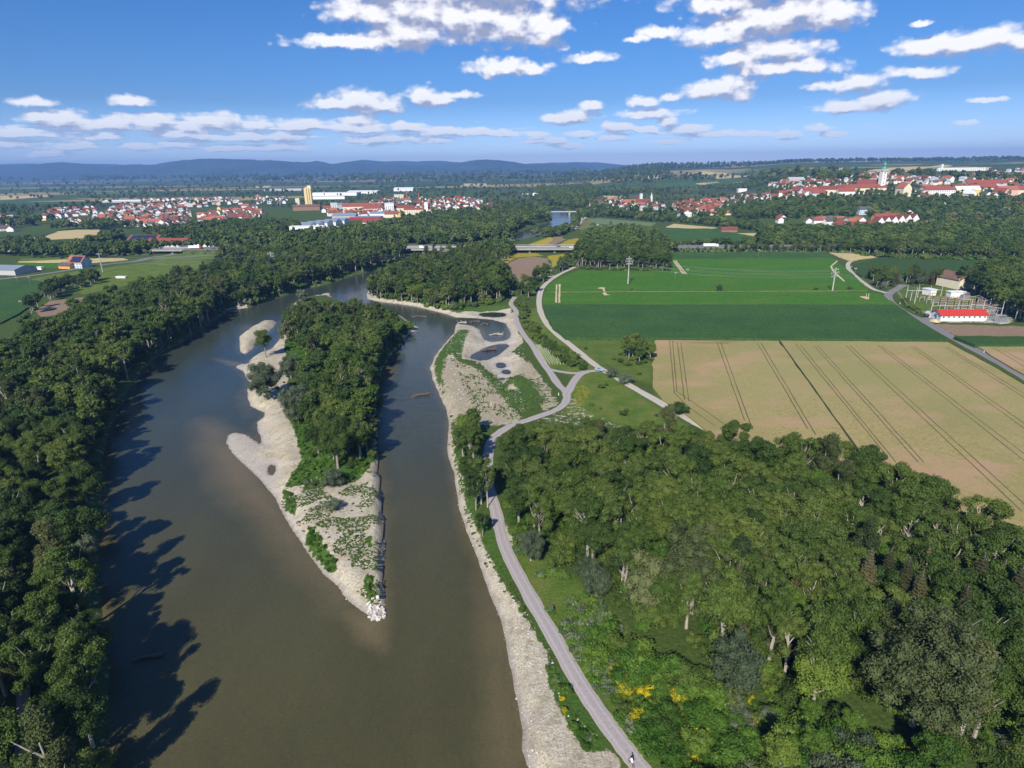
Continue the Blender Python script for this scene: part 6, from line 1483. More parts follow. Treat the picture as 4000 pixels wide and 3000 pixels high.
    B('row_building', 3820, 888, 9, 12, 7, 0, .3, 'white', 'white_r', 'small white flat roofed house right of the slope', 'house', flat=True)
    # hill town
    B('hospital', 3655, 768, 16, 58, 12, 7, H2, 'white', 'red', 'long white building with three rows of windows and red roof right of the church', hip=.35, win=(3, 14, 3, (1.3, 1.5), 1.2, 3.4))
    B('row_building', 3525, 765, 16, 22, 14, 9, .1, 'cream', 'orange', 'tall gabled cream building with orange roof right of the church')
    for i, (u, v, w, l, wa, ro, rz) in enumerate([(3120,765,14,26,'white','red',.1),(3160,768,16,34,'white','red',H2+.2),(3245,762,16,50,'cream','dred',H2),(3325,757,16,60,'cream','red',H2),(3400,756,18,48,'cream','red',H2),(3300,770,12,30,'white','red',H2),(3190,778,12,24,'blue_w','red',H2),
        (3770,763,14,44,'yellow','white_r',H2),(3830,755,16,50,'white','red',H2),(3890,758,14,30,'cream','grey',H2),(3925,764,16,36,'pink','orange',H2),(3780,780,14,20,'white','white_r',.1),(3840,738,16,80,'cream','red',H2+.05),(3905,772,12,22,'pink','red',.3),(3975,765,14,40,'cream','red',H2)]):
        B('row_building', u, v, w, l, 10, 6, rz, wa, ro, '%s building with %s roof on the hill town street, %s from left' % (wa.replace('_w', '').replace('blue', 'pale blue'), {'red': 'red', 'dred': 'dark red', 'white_r': 'white', 'grey': 'grey', 'orange': 'orange'}[ro], ['first', 'second', 'fourth', 'sixth', 'seventh', 'fifth', 'third', 'eighth', 'tenth', 'eleventh', 'twelfth', 'ninth', 'upper one', 'lower one', 'last'][i]))
    B('school_building', 3750, 668, 26, 165, 10, 0, H2-.02, 'white', 'white_r', 'very long white flat roofed building on top of the hill', flat=True, win=(2, 26, 2, (3.4, 1.4), 1.5, 4))
    B('stair_tower', 3676, 664, 6, 8, 18, 0, 0, 'white', 'white_r', 'white tower block at the left end of the long hilltop building', 'tower', flat=True)
    B('row_building', 3105, 722, 18, 32, 10, 5, H2, 'pink', 'grey', 'pink building at the left end of the upper hill town')
    # churches
    x, y, z = P(3437, 755); KEEP.append((x, y, 30)); c = link('church', None, None, (x, y, z), (0, 0, .15)); tag(c, 'white church with tall tower and green onion dome on the hill', 'church')
    a, b = gable_parts(17, 40, 12, 12); 
    n_ = a.build('nave', MB_['white'], c, (-10, 24, 0), 1.2); r_ = b.build('roof', MB_['dred'], n_)
    t = MB(); t.box((0, 0, 18), (9, 9, 40)); tw = t.build('tower', MB_['white'], c)
    t = MB(); t.box((0, 0, 41.5), (9.8, 9.8, 1)); t.build('cornice', MB_['white'], c)
    t = MB(); t.lathe((0, 0, 38), [(5.0, 0), (5.3, 1.2), (4.8, 2.6), (2.6, 4.4), (2.0, 5.2), (2.0, 7.2), (3.0, 8.2), (3.2, 9.4), (2.4, 11), (.9, 12.6), (.35, 14.5), (.15, 19)], 16); t.build('onion_dome', MB_['copper'], c, (0, 0, 3.8), smooth=True)
    f = MB(); f.lathe((0, 0, 0), [(1.5, -.1), (1.5, .1)], 16)
    o = f.build('clock_face', MB_['dark'], c); o.location = (0, -4.6, 36); o.rotation_euler = (H2, 0, 0)
    for zz in (10, 18, 26, 31):
        f = MB(); f.box((0, 0, 0), (1.2, .2, 2.4)); o = f.build('window', MB_['glass'], c, (0, -4.55, zz))
    x, y, z = P(2503, 792); KEEP.append((x, y, 16)); c = link('church', None, None, (x, y, z), (0, 0, .3)); tag(c, 'small white church with pointed dark spire in the old town', 'church')
    a, b = gable_parts(10, 22, 8, 6); n_ = a.build('nave', MB_['white'], c, (4, 14, 0)); b.build('roof', MB_['dred'], n_)
    t = MB(); t.box((0, 0, 10), (5.5, 5.5, 24)); t.build('tower', MB_['white'], c)
    t = MB(); t.lathe((0, 0, 22), [(3.1, 0), (2.4, 2), (1.5, 3.4), (1.7, 4.4), (1.0, 6), (.3, 8.5), (.1, 12)], 12); t.build('spire', MB_['dark'], c)
    x, y, z = P(2544, 790); c = link('chapel', None, None, (x, y, z), (0, 0, .3)); tag(c, 'slim white spire right of the small white church', 'church')
    t = MB(); t.box((0, 0, 6), (4, 4, 16)); t.build('tower', MB_['white'], c); t = MB(); t.lathe((0, 0, 14), [(2.4, 0), (1.2, 4), (.1, 11)], 8); t.build('spire', MB_['white'], c)
    # cranes
    for i, (u, v, h, lb) in enumerate([(1637, 792, 34, 'orange tower crane over the right suburb, right one'), (1590, 782, 24, 'orange tower crane over the right suburb, left one'), (3848, 692, 24, 'orange tower crane on the hill at the far right')]):
        x, y, z = P(u, v); c = link('tower_crane', None, None, (x, y, z), (0, 0, 1.2+i)); tag(c, lb, 'crane')
        m = MB(); m.box((0, 0, h/2), (1.5, 1.5, h)); m.build('mast', MB_['rust'], c); m = MB(); m.box((8, 0, h), (34, 1.0, 1.1)); m.build('jib', MB_['rust'], c); m = MB(); m.box((-8, 0, h-1), (2.5, 1.6, 2)); m.build('counterweight', MB_['concrete'], c)
    # barn behind the substation grove
    B('barn', 3728, 1122, 14, 20, 7, 4, .2, 'cream', 'brown', 'pale barn half hidden by trees behind the substation', 'barn')
    B('cabinet_house', 3628, 1152, 5, 7, 4, 0, .2, 'white', 'white_r', 'small white box building at the top of the substation', 'shed', flat=True)
    B('cabinet_house', 3730, 1162, 5, 10, 3.6, 0, H2, 'white', 'white_r', 'white flat shed in the middle of the substation', 'shed', flat=True)
    B('hut', 3627, 1240, 2, 2.4, 2.6, .8, .3, 'white', 'grey', 'tiny white hut at the drive of the control building', 'hut')

# ------------------------------------------------------------------ highway, bridges, vehicles, poles
HZ = 5.0
def highway():
    A = np.array(G(1650, 966, HZ)); B = np.array(G(2770, 962, HZ)); L_ = np.array(G(60, 976, HZ))
    d = (B-A)/np.hypot(*(B-A)); n = np.array([-d[1], d[0]])
    return A, d, n
def line_at(u, z=HZ, v0=966):
    """point of the highway axis under pixel column u"""
    A, d, n = highway(); r = ray(u, v0); k = r.y/r.x if abs(r.x) > 1e-6 else 1e9
    # solve A + d t with y/x = k
    t = (k*A[0]-A[1])/(d[1]-k*d[0]) if abs(r.x) > 1e-6 else -A[0]/d[0]
    return A+d*t, t
def build_highway():
    A, d, n = highway(); ang = math.atan2(d[1], d[0]); asp = bpy.data.materials['asphalt']
    grass = bpy.data.materials['ground']
    T = lambda u: line_at(u)[1]
    spans = [(T(-400), T(30), 'embankment'), (T(165), T(620), 'embankment'), (T(745), T(1585), 'embankment'), (T(2262), T(4600), 'embankment')]
    emb = simple('embankment_grass', (.07, .10, .03), .95, .4, .3)
    def prism(name, t0, t1, w0, w1, z0, z1, mat, lab=None, parent=None, kind='structure'):
        mb = MB(); vs = []
        for t in (t0, t1):
            for (s, z) in ((-w0/2, z0), (w0/2, z0), (w1/2, z1), (-w1/2, z1)):
                q = A+d*t+n*s; vs.append((q[0], q[1], z))
        mb.add(vs, [(0, 3, 2, 1), (4, 5, 6, 7), (0, 1, 5, 4), (1, 2, 6, 5), (2, 3, 7, 6), (3, 0, 4, 7)])
        me = mb.mesh(name, [mat]); bm = bmesh.new(); bm.from_mesh(me); bmesh.ops.recalc_face_normals(bm, faces=bm.faces); bm.to_mesh(me); bm.free()
        o = link(name, me, parent)
        if lab: tag(o, lab, kind=kind)
        return o
    for i, (t0, t1, _) in enumerate(spans):
        prism('embankment', t0, t1, 46, 26, -1, HZ-.4, emb, ['grassy highway embankment at the left border', 'grassy highway embankment between the two underpasses', 'grassy highway embankment left of the river bridge', 'grassy highway embankment right of the river bridge'][i])
        mb = MB(); prism('highway', t0, t1, 25, 25, HZ-.38, HZ+.05, asp, ['highway at the left border', 'highway between the two underpasses', 'highway left of the river bridge', 'highway right of the river bridge'][i])
    conc = MB_['concrete']; rail = MB_['steel']
    def bridge(t0, t1, piers, lab):
        c = A+d*(t0+t1)/2; root = link('highway_bridge', None, None, (c[0], c[1], 0)); tag(root, lab, 'bridge')
        inv = Matrix.Translation((-c[0], -c[1], 0))
        def part(name, *a):
            o = prism(name, *a); o.parent = root; o.matrix_parent_inverse = inv; return o
        part('deck', t0, t1, 27, 28, HZ-1.9, HZ-.1, conc); part('road_surface', t0, t1, 25, 25, HZ-.1, HZ+.06, asp)
        part('barrier', t0, t1, .5, .4, HZ+.06, HZ+.95, conc)
        for s in (-13.6, 13.6):
            o = MB(); a0 = A+d*t0+n*s-c; a1 = A+d*t1+n*s-c
            o.tube([(*a0, HZ+.9), (*a1, HZ+.9)], .1, 4); o.tube([(*a0, HZ+.5), (*a1, HZ+.5)], .08, 4)
            N = int((t1-t0)/4)
            for k in range(N+1): q = a0+(a1-a0)*k/max(1, N); o.tube([(*q, HZ-.2), (*q, HZ+.95)], .06, 4)
            o.build('guard_rail', rail, root)
        for t in piers:
            for s in (-9, -3, 3, 9):
                q = A+d*t+n*s-c; m = MB(); m.box((q[0], q[1], (HZ-1.9)/2-2), (2.0, 3.0, HZ-1.9+4), ang); m.build('pier', conc, root)
        for t, sg in ((t0, 1), (t1, -1)):
            q = A+d*(t-sg*1.5)-c; m = MB(); m.box((q[0], q[1], (HZ-1.9)/2), (4, 27, HZ-1.9+2), ang); m.build('abutment', conc, root)
        return root
    bridge(T(1585), T(2262), [T(1660), T(1745), T(1850), T(1960), T(2071), T(2167)], 'long concrete highway bridge over river and flood meadow')
    bridge(T(620), T(745), [T(690)], 'short concrete underpass bridge below the red roofed halls')
    bridge(T(30), T(165), [T(100)], 'short concrete underpass bridge at the left edge')
    # old road bridge upstream
    a = np.array(G(2095, 828, 3)); b = np.array(G(2275, 827, 3)); e = b-a; Lb = np.hypot(*e); c = (a+b)/2; an = math.atan2(e[1], e[0])
    root = link('river_bridge', None, None, (c[0], c[1], 0), (0, 0, an)); tag(root, 'slim grey road bridge across the far river bend', 'bridge')
    m = MB(); m.box((0, 0, 2.9), (Lb, 8, .9)); m.build('deck', conc, root)
    for s in (-4.3, 4.3): m = MB(); m.box((0, s, 3.7), (Lb, .12, .6)); m.build('railing', rail, root)
    for k in (-.22, .22): m = MB(); m.box((Lb*k, 0, -1), (3, 7, 6)); m.build('pier', conc, root)
    a = np.array(G(2082, 757, 6)); 
    root = link('weir', None, None, (a[0], a[1], 0), (0, 0, -.2)); tag(root, 'grey weir bridge with a tower far up the river', 'weir')
    m = MB(); m.box((0, 0, 5), (70, 10, 5)); m.build('deck', conc, root); m = MB(); m.box((6, -3, 2), (10, 8, 14)); m.build('pier', MB_['white'], root)
    # vehicles
    def on(u, lane):
        q, t = line_at(u); q = q+n*lane; return (q[0], q[1], HZ+.06)
    truck(on(780, -8), ang, 'redp', 'white', 'white tank truck with red cab on the highway at left')
    truck(on(2770, -8), ang, 'white', 'white', 'white box truck on the highway right of the bridge')
    van(on(1655, -8), ang, 'white', 'white delivery van on the left part of the highway bridge')
    car(on(2182, -3), ang, 'dark', 'dark car on the right part of the highway bridge'); car(on(2231, -8), ang, 'white', 'white car on the right end of the highway bridge')
    car(on(848, -8), ang, 'dark', 'dark car following the tank truck'); car(on(884, -8), ang, 'white', 'white car on the highway where the slip road joins')
    truck((*line_at(447)[0], HZ+.06), ang, 'white', 'white', 'white truck half hidden behind trees on the left highway')
    x, y = G(2343, 1449); car((x, y, .2), -.75, 'carblue', 'silver blue car parked where the link meets the farm track')
def wheel_mesh(r, w):
    m = MB(); N = 14
    for s in (0,):
        vs = []
        for x in (-w/2, w/2):
            for k in range(N): t = 6.2832*k/N; vs.append((r*math.cos(t), x, r*math.sin(t)))
        m.add(vs, [(k, (k+1) % N, N+(k+1) % N, N+k) for k in range(N)]+[tuple(range(N)), tuple(reversed(range(N, 2*N)))])
    return m
_VM = {}
def wheels(root, xs, half, r):
    if 'tyre' not in _VM: _VM['tyre'] = wheel_mesh(1, .6).mesh('wheel', [simple('rubber', (.02, .02, .02), .8)])
    for x in xs:
        for s in (-1, 1): link('wheel', _VM['tyre'], root, (x, s*half, r), (0, 0, 0), (r, r*.7, r))
def car(loc, rz, col, label):
    c = link('car', None, None, loc, (0, 0, rz)); tag(c, label, 'car')
    prof = [(-2.2, .35), (-2.25, .8), (-2.0, .95), (-1.2, 1.0), (-.7, 1.4), (.8, 1.42), (1.5, 1.0), (2.1, .85), (2.2, .4)]
    def loft(pf, w, tw):
        m = MB(); n = len(pf); vs = [(x, -w/2*(tw if z > 1.05 else 1), z) for x, z in pf]+[(x, w/2*(tw if z > 1.05 else 1), z) for x, z in pf]
        m.add(vs, [tuple(range(n)), tuple(reversed(range(n, 2*n)))]+[(k, n+k, n+(k+1) % n, (k+1) % n) for k in range(n)]); return m
    o = loft(prof, 1.8, .82).build('body', MB_[col], c)
    loft([(-1.12, 1.02), (-.68, 1.36), (.74, 1.38), (1.36, 1.02)], 1.83, .83).build('window', MB_['glass'], c)
    wheels(c, (-1.35, 1.35), .82, .33)
    for s in (-.6, .6): m = MB(); m.box((2.17, s, .66), (.1, .35, .16)); m.build('headlight', MB_['white'], c)
    return c
def van(loc, rz, col, label):
    c = link('van', None, None, loc, (0, 0, rz)); tag(c, label, 'van')
    m = MB(); m.box((-.9, 0, 1.6), (4.2, 2.1, 2.3)); m.build('cargo_box', MB_[col], c); m = MB(); m.box((2.0, 0, 1.25), (1.6, 2.0, 1.5), taper=.8); m.build('cab', MB_[col], c)
    m = MB(); m.box((2.15, 0, 1.65), (1.35, 1.75, .5)); m.build('windscreen', MB_['glass'], c); wheels(c, (-1.8, 1.9), .9, .36); return c
def truck(loc, rz, cab, box, label):
    c = link('truck', None, None, loc, (0, 0, rz)); tag(c, label, 'truck')
    m = MB(); m.box((-1.6, 0, 2.5), (13.2, 2.5, 2.8)); m.build('trailer', MB_[box], c); m = MB(); m.box((6.6, 0, 1.9), (2.2, 2.4, 2.9), taper=.92); m.build('cab', MB_[cab], c)
    m = MB(); m.box((7.72, 0, 2.4), (.15, 2.0, 1.0)); m.build('windscreen', MB_['glass'], c); m = MB(); m.box((0, 0, .85), (14, 1.2, .35)); m.build('chassis', MB_['dark'], c)
    wheels(c, (-6.5, -5.2, 4.4, 6.6), 1.1, .5); return c
def solve_h(x, y, vtop, z=0.0):
    lo, hi = 1, 60
    for _ in range(30):
        m = (lo+hi)/2
        if proj(x, y, z+m)[1] > vtop: lo = m
        else: hi = m
    return lo
POLES = []
def pole(u, v, vt, arms, label, grp, r=.28, mat='concrete', rz=0.0, cat='power pole'):
    x, y = G(u, v); h = solve_h(x, y, vt); c = link('power_pole', None, None, (x, y, 0), (0, 0, rz)); tag(c, label, cat, grp)
    m = MB(); m.tube([(0, 0, -1), (0, 0, h)], [r*1.25, r*.7], 8); m.build('shaft', MB_[mat], c)
    for (zf, w) in arms:
        m = MB(); m.box((0, 0, h*zf), (w, .25, .3)); m.build('crossarm', MB_[mat], c)
        for s in (-1, -.5, .5, 1): 
            m = MB(); m.tube([(s*w/2*.95, 0, h*zf-.1), (s*w/2*.95, 0, h*zf-1.0)], .09, 5); m.build('insulator', MB_['white'], c)
    POLES.append((x, y, h)); return c
def wire(a, b, label, n=14, sag=.03, r=.035, grp='power lines over the fields'):
    a = Vector(a); b = Vector(b); L = (b-a).length; pts = []
    for k in range(n+1):
        t = k/n; p = a.lerp(b, t); p.z -= 4*sag*L*t*(1-t)*.8; pts.append(p)
    m = MB(); m.tube(pts, r, 4, cap=False); tag(m.build('power_line', MB_['metal']), label, 'power line', grp)
def build_poles():
    P1 = pole(3251, 1138, 1045, [(.93, 7), (.80, 9), (.66, 7)], 'tall concrete power pole on the dry grass line at the right of the green field', 'tall power poles', .45, rz=.5)
    P2 = pole(2453, 1111, 1002, [(.93, 5), (.84, 6), (.75, 5)], 'tall concrete power pole in the left part of the green field', 'tall power poles', .45, rz=.3)
    P3 = pole(1745, 1020, 972, [(.93, 5), (.8, 6), (.68, 5)], 'tall power pole in front of the highway bridge', 'tall power poles', .4, rz=.2)
    P4 = pole(1068, 1072, 982, [(.93, 5), (.8, 6), (.68, 5)], 'tall power pole rising out of the left bank wood', 'tall power poles', .42, rz=.1)
    P5 = pole(402, 1063, 986, [(.93, 5), (.7, 6)], 'tall power pole beside the country road on the left', 'tall power poles', .4, rz=.1)
    big = POLES[:5]
    nm = ['right field span', 'span across peninsula wood', 'span across the river', 'left meadow span']
    for i, (p, q) in enumerate(zip(big[:-1], big[1:])):
        for j, (s, f) in enumerate(((-2.6, .93), (2.6, .93), (-3, .8), (3, .8), (-2.6, .68), (2.6, .68))):
            wire((p[0], p[1]+s, p[2]*f-1), (q[0], q[1]+s, q[2]*f-1), '%s power line, %s, %s wire' % (nm[i], 'near side' if s < 0 else 'far side', ['top', 'top', 'middle', 'middle', 'lowest', 'lowest'][j]))
    p = big[0]; g = G(3640, 1180)
    for s in (-3, 3): wire((p[0]+s, p[1], p[2]*.8-1), (g[0], g[1]+s, 9), 'power line from the tall pole to the substation, %s wire' % ('left' if s < 0 else 'right'))
    ths = [(2638,1092,1061,'thin wooden pole with bare patch at its foot, left of a pair'),(2684,1081,1048,'thin wooden pole in the green field, right of a pair'),(2960,1006,972,'thin pole standing at the dark maize strip'),
      (3286,1015,980,'thin pole at the pale field corner'),(3319,1072,1038,'thin pole beside the pale track, left of a pair'),(3337,1084,1044,'thin pole beside the pale track, right of a pair'),(2151,1097,1052,'wooden pole beside the track at the brown plot'),(2314,943,927,'pole rising from the highway wood'),
      (70,1108,1080,'thin pole in the left field, left of a pair'),(120,1115,1077,'thin pole in the left field, right of a pair'),(84,1198,1173,'thin pole alone in the dark green left field')]
    for u, v, vt, lb in ths: pole(u, v, vt, [(.95, 2.0)], lb, 'thin wooden poles', .14, 'wood')
    for (a, b, lb) in ((5, 6, 'pair in the green field'), (7, 8, 'far field corner'), (9, 10, 'pale track'), (13, 14, 'left field')):
        p, q = POLES[a], POLES[b]
        wire((p[0], p[1], p[2]*.95), (q[0], q[1], q[2]*.95), 'thin single wire between the poles at the '+lb, r=.03)
def build_substation():
    z4 = lambda x, y: (3000+x*.452, 550+y*.452); st = MB_['steel']
    B_ = [(1190,1365,1245),(1228,1390,1290),(1265,1405,1265),(1290,1355,1240),(1390,1365,1250),(1492,1345,1255),(1405,1485,1365),(1520,1485,1390),(1632,1485,1380),(1625,1330,1190),(1678,1420,1295),(1742,1490,1370),(1815,1400,1300),(1848,1500,1375),(1908,1460,1340),(2008,1530,1385)]
    pos = []; items = []
    for x, y, yt in B_:
        u, v = z4(x, y); X, Y = G(u, v); h = min(16, solve_h(X, Y, z4(x, yt)[1])); c = link('gantry_mast', None, None, (X, Y, 0)); tag(c, None, 'mast', 'masts of the substation')
        m = MB(); m.tube([(0, 0, -.5), (0, 0, h)], [.26, .12], 6); m.build('shaft', st, c); m = MB(); m.box((0, 0, h*.62), (.5, .5, .5)); m.build('bracket', st, c); pos.append((X, Y, h)); items.append((c, 'thin grey steel mast in the substation', u, v))
    single_out(items[:8], 9); single_out([(o, 'tall grey steel mast in the right part of the substation', u, v) for o, _, u, v in items[8:]], 9)
    for o, _, u, v in items[:8]: o['label'] = o['label'].replace('in the substation', 'in the left part of the substation')
    for i, (a, b) in enumerate(((0, 4), (3, 5), (6, 7), (7, 8), (8, 11), (10, 12), (11, 13), (12, 14), (13, 15))):
        p, q = pos[a], pos[b]; m = MB(); hh = min(p[2], q[2])*.62; m.tube([(p[0], p[1], hh), (q[0], q[1], hh)], .16, 5)
        tag(m.build('gantry_beam', st), 'horizontal steel beam of the substation, %s' % ['top left one', 'upper one', 'first of the front row', 'second of the front row', 'third of the front row', 'middle one', 'fourth of the front row', 'right upper one', 'last of the front row'][i], 'beam', 'beams of the substation')
    # switchgear: rows of post insulators on frames, breakers, transformers
    r = np.random.RandomState(8)
    def gear(u, v):
        X, Y = G(u, v); c = link('switchgear', None, None, (X, Y, 0), (0, 0, .2)); tag(c, 'steel switch frame with three ribbed insulators in the substation', 'switchgear', 'switch frames of the substation')
        m = MB(); m.box((0, 0, 2.6), (4.2, .25, .25)); [m.box((s, 0, 1.2), (.2, .2, 2.8)) for s in (-1.9, 1.9)]; m.build('frame', st, c)
        for s in (-1.6, 0, 1.6): m = MB(); m.lathe((s, 0, 2.7), [(.16, 0), (.28, .3), (.16, .6), (.28, .9), (.16, 1.2), (.26, 1.5), (.1, 1.9)], 7); m.build('insulator', MB_['brown_w'], c)
    for row in range(5):
        for k in range(9):
            x = 1330+k*62+row*58; y = 1382+row*24+k*3.5
            if x < 2000: gear(*z4(x, y))
    def trafo(x, y, lb):
        X, Y = G(*z4(x, y)); c = link('transformer', None, None, (X, Y, 0), (0, 0, .25)); tag(c, lb, 'transformer')
        m = MB(); m.box((0, 0, 1.9), (5, 2.6, 3)); m.build('tank', MB_['metal'], c); m = MB(); m.box((0, 0, .2), (7, 5, .4)); m.build('foundation', MB_['concrete'], c)
        for k in range(6): m = MB(); m.box((-2+k*.8, 1.8, 1.8), (.25, .9, 2.4)); m.build('radiator', MB_['steel'], c)
        m = MB(); m.lathe((0, 0, 0), [(.45, -1.8), (.45, 1.8)], 10); o = m.build('oil_tank', MB_['metal'], c); o.location = (0, -.8, 4.3); o.rotation_euler = (0, math.pi/2, 0)
        for s in (-1.4, 0, 1.4): m = MB(); m.lathe((s, .3, 3.4), [(.14, 0), (.26, .3), (.14, .6), (.26, .9), (.08, 1.6)], 7); m.build('bushing', MB_['brown_w'], c)
    trafo(1700, 1370, 'grey transformer with cooling fins, upper one in the substation'); trafo(1850, 1440, 'grey transformer with cooling fins, middle one in the substation'); trafo(1945, 1478, 'grey transformer with cooling fins, lower right one in the substation')
    trafo(1915, 1555, 'grey transformer on a concrete base right of the white building'); trafo(2010, 1572, 'low switch unit on a concrete base near the right edge, beside the dark grove')
    # fence round the yard
    pts = [G(*z4(*q)) for q in ((1120,1310),(1190,1420),(1300,1500),(1390,1530),(1480,1500),(1850,1505),(2060,1560))]; c = link('wire_fence', None, None, (0, 0, 0)); tag(c, 'thin grey wire fence around the substation yard', 'fence')
    for a, b in zip(pts[:-1], pts[1:]):
        a = np.array(a); b = np.array(b); n = max(1, int(np.hypot(*(b-a))/5)); m = MB()
        for zz in (.6, 1.2, 1.8): m.tube([(*a, zz), (*b, zz)], .02, 3, cap=False)
        m.build('wire', st, c)
        for k in range(n): q = a+(b-a)*k/n; m = MB(); m.box((q[0], q[1], .9), (.08, .08, 2.1)); m.build('post', st, c)
    # sand heap and gravel
    X, Y = G(*z4(1440, 1560)); m = MB(); m.lathe((0, 0, 0), [(3.4, -.2), (2.6, .6), (1.2, 1.3), (.2, 1.6)], 12); tag(m.build('sand_heap', bpy.data.materials['bare_sand'], None, (X, Y, 0), smooth=True), 'pale heap of sand at the drive beside the white building', 'sand heap')
def build_tree_guards():
    q3 = lambda x, y: (1600+x*.5425, 1100+y*.5425); A = [q3(903, 440), q3(918, 437), q3(932, 437)]
    # rows run parallel to the path
    s0 = np.array(G(*q3(900, 442))); s1 = np.array(G(*q3(990, 600))); e0 = np.array(G(*q3(945, 440))); e1 = np.array(G(*q3(1112, 600)))
    m = MB(); m.lathe((0, 0, 0), [(.09, -.1), (.09, 1.2)], 6); me = m.mesh('tree_guard', [simple('guard_plastic', (.62, .68, .50), .6)]); it = []
    for row in range(7):
        f = row/6
        a = s0*(1-f)+e0*f; b = s1*(1-f)+e1*f; n = 17
        for k in range(n):
            q = a+(b-a)*(k+.5)/n; o = link('tree_guard', me, None, (q[0], q[1], tz(*q)-.1)); tag(o, None, 'tree guard', 'white tree guards planted in rows')
            u, v, _ = proj(q[0], q[1], 0); it.append((o, 'white plastic tube guarding a sapling beside the gravel path, %s row from the path' % ['first', 'second', 'third', 'fourth', 'fifth', 'sixth', 'last'][row], u, v))
    for o, lab, u, v in it: o['label'] = lab
def build_driftwood():
    dead = bpy.data.materials['dead_wood']; brown = simple('wet_wood', (.13, .10, .08), .8, .4, 3)
    def wreck(u, v, R, n, lb, seed, mat, stump=False, rz=0.0, z=None):
        r = np.random.RandomState(seed); x, y = G(u, v, ZW); c = link('driftwood', None, None, (x, y, ZW if z is None else z), (0, 0, rz)); tag(c, lb, 'driftwood')
        m = MB(); m.tube([(-R, 0, -.2), (-R*.2, .2, .5), (R*.8, -.1, .25)], [.22, .35, .5], 7); m.build('trunk', mat, c)
        for k in range(n):
            a = r.uniform(0, 6.28); bx = r.uniform(-.7, .7)*R; L = r.uniform(.3, .8)*R; zz = r.uniform(.5, 1.7)
            m = MB(); m.tube([(bx, 0, .3), (bx+math.cos(a)*L*.5, math.sin(a)*L*.4, zz*.8), (bx+math.cos(a+.3)*L, math.sin(a+.3)*L*.8, zz)], [.14, .09, .03], 5); m.build('branch', mat, c)
        if stump:
            for k in range(9):
                a = 6.283*k/9; m = MB(); m.tube([(R*.8, 0, .3), (R*.8+.3, math.cos(a)*1.0, .5+math.sin(a)*.9), (R*.8+.6, math.cos(a)*1.7, .5+math.sin(a)*1.4)], [.25, .14, .04], 5); m.build('root', mat, c)
    wreck(1644, 1545, 5, 14, 'dead tree with bare branches stranded in the right channel', 1, brown, rz=.5)
    wreck(1640, 1238, 6, 10, 'half sunken tree with green tufts in the channel before the peninsula', 2, brown, rz=-.1)
    wreck(1938, 1308, 4.5, 12, 'bleached root wad lying in the blue side basin', 3, dead, True)
    wreck(1905, 1368, 5, 10, 'big brown root stump with trunk in the second pond', 4, brown, True, .4)
    wreck(1855, 1258, 4, 6, 'dark drift logs near the mouth of the side basin', 5, brown, rz=.3)
    wreck(1893, 1268, 3, 5, 'small drift log in the middle of the side basin', 6, brown, rz=-.2)
    wreck(1805, 1262, 3.5, 6, 'drift log at the shore of the gravel spit', 7, dead, rz=.2)
    wreck(575, 2572, 3.6, 6, 'fallen tree reaching out over the left shore water', 8, brown, rz=.35)
    # rocks at the island tip and along the banks: boulders as things, pebbles as stuff
    rock = simple('river_stone', (.55, .52, .48), .9, .3, 2, bump=.3); bm = bmesh.new(); bmesh.ops.create_icosphere(bm, subdivisions=2, radius=1); rr = random.Random(2)
    for v in bm.verts: v.co *= rr.uniform(.75, 1.15); v.co.z *= .65
    me = bpy.data.meshes.new('boulder'); bm.to_mesh(me); bm.free(); me.materials.append(rock)
    r = np.random.RandomState(4); n = 0
    for i in range(46):
        u = r.uniform(1438, 1503); v = r.uniform(2352, 2424); x, y = G(u, v, ZW); sd_ = water_sd(np.array([x]), np.array([y]))[0]
        if sd_ < -.4: continue
        s = r.uniform(.22, .6); o = link('boulder', me, None, (x, y, max(ZW, tz(x, y))+s*.15), (r.rand(), r.rand(), r.rand()*6), (s, s*r.uniform(.7, 1.1), s*.8)); tag(o, 'pale boulder in the stone heap at the downstream tip of the island', 'boulder', 'boulders at the island tip'); n += 1
    pts = []
    for px, N, (s0, s1) in (([(960,1380),(1110,1420),(1110,1600),(1190,1780),(1200,1880),(1450,1840),(1475,1880),(1500,2200),(1505,2420),(1400,2390),(1200,2190),(1000,1900),(880,1740),(870,1690),(1000,1690),(960,1500)], 5200, (.05, .22)),
        ([(1740,1650),(1800,1800),(1853,2078),(1974,2289),(2142,2542),(2203,2777),(2365,2928),(2400,3000),(2070,3000),(2020,2780),(1940,2420),(1800,2060)], 3800, (.05, .26)), ([(1757,1240),(1990,1200),(2040,1340),(2060,1450),(1900,1450),(1740,1400)], 1200, (.08, .35)), ([(1740,1420),(2000,1480),(2080,1620),(1780,1640)], 900, (.08, .3))):
        poly = GP(px, ZW+1); A = np.array(poly); X = r.uniform(A[:, 0].min(), A[:, 0].max(), N*3); Y = r.uniform(A[:, 1].min(), A[:, 1].max(), N*3)
        m = (sdpoly(X, Y, poly, 5) > 0) & (fbm(X/5, Y/5, 40, 3) > .47); X = X[m][:N]; Y = Y[m][:N]; sd_ = water_sd(X, Y); k = sd_ > -.5; X = X[k]; Y = Y[k]; Z = terrain_z(X, Y)
        S = s0+(s1-s0)*r.rand(len(X))**3
        for i in range(len(X)): pts.append((X[i], Y[i], Z[i]+S[i]*.1, r.randint(2), S[i], r.uniform(0, 6.28)))
    me2 = me.copy(); me2.materials.clear(); me2.materials.append(simple('dark_stone', (.30, .27, .23), .9, .3, 2))
    scatter('stones', pts, [me, me2], 'loose stones strewn over the gravel banks')
    # low weeds on the gravel
    w = []; Ws = []
    g1 = SPECIES['bright_shrub'][0]['full_far']; g2 = SPECIES['grey_shrub'][0]['full_far']
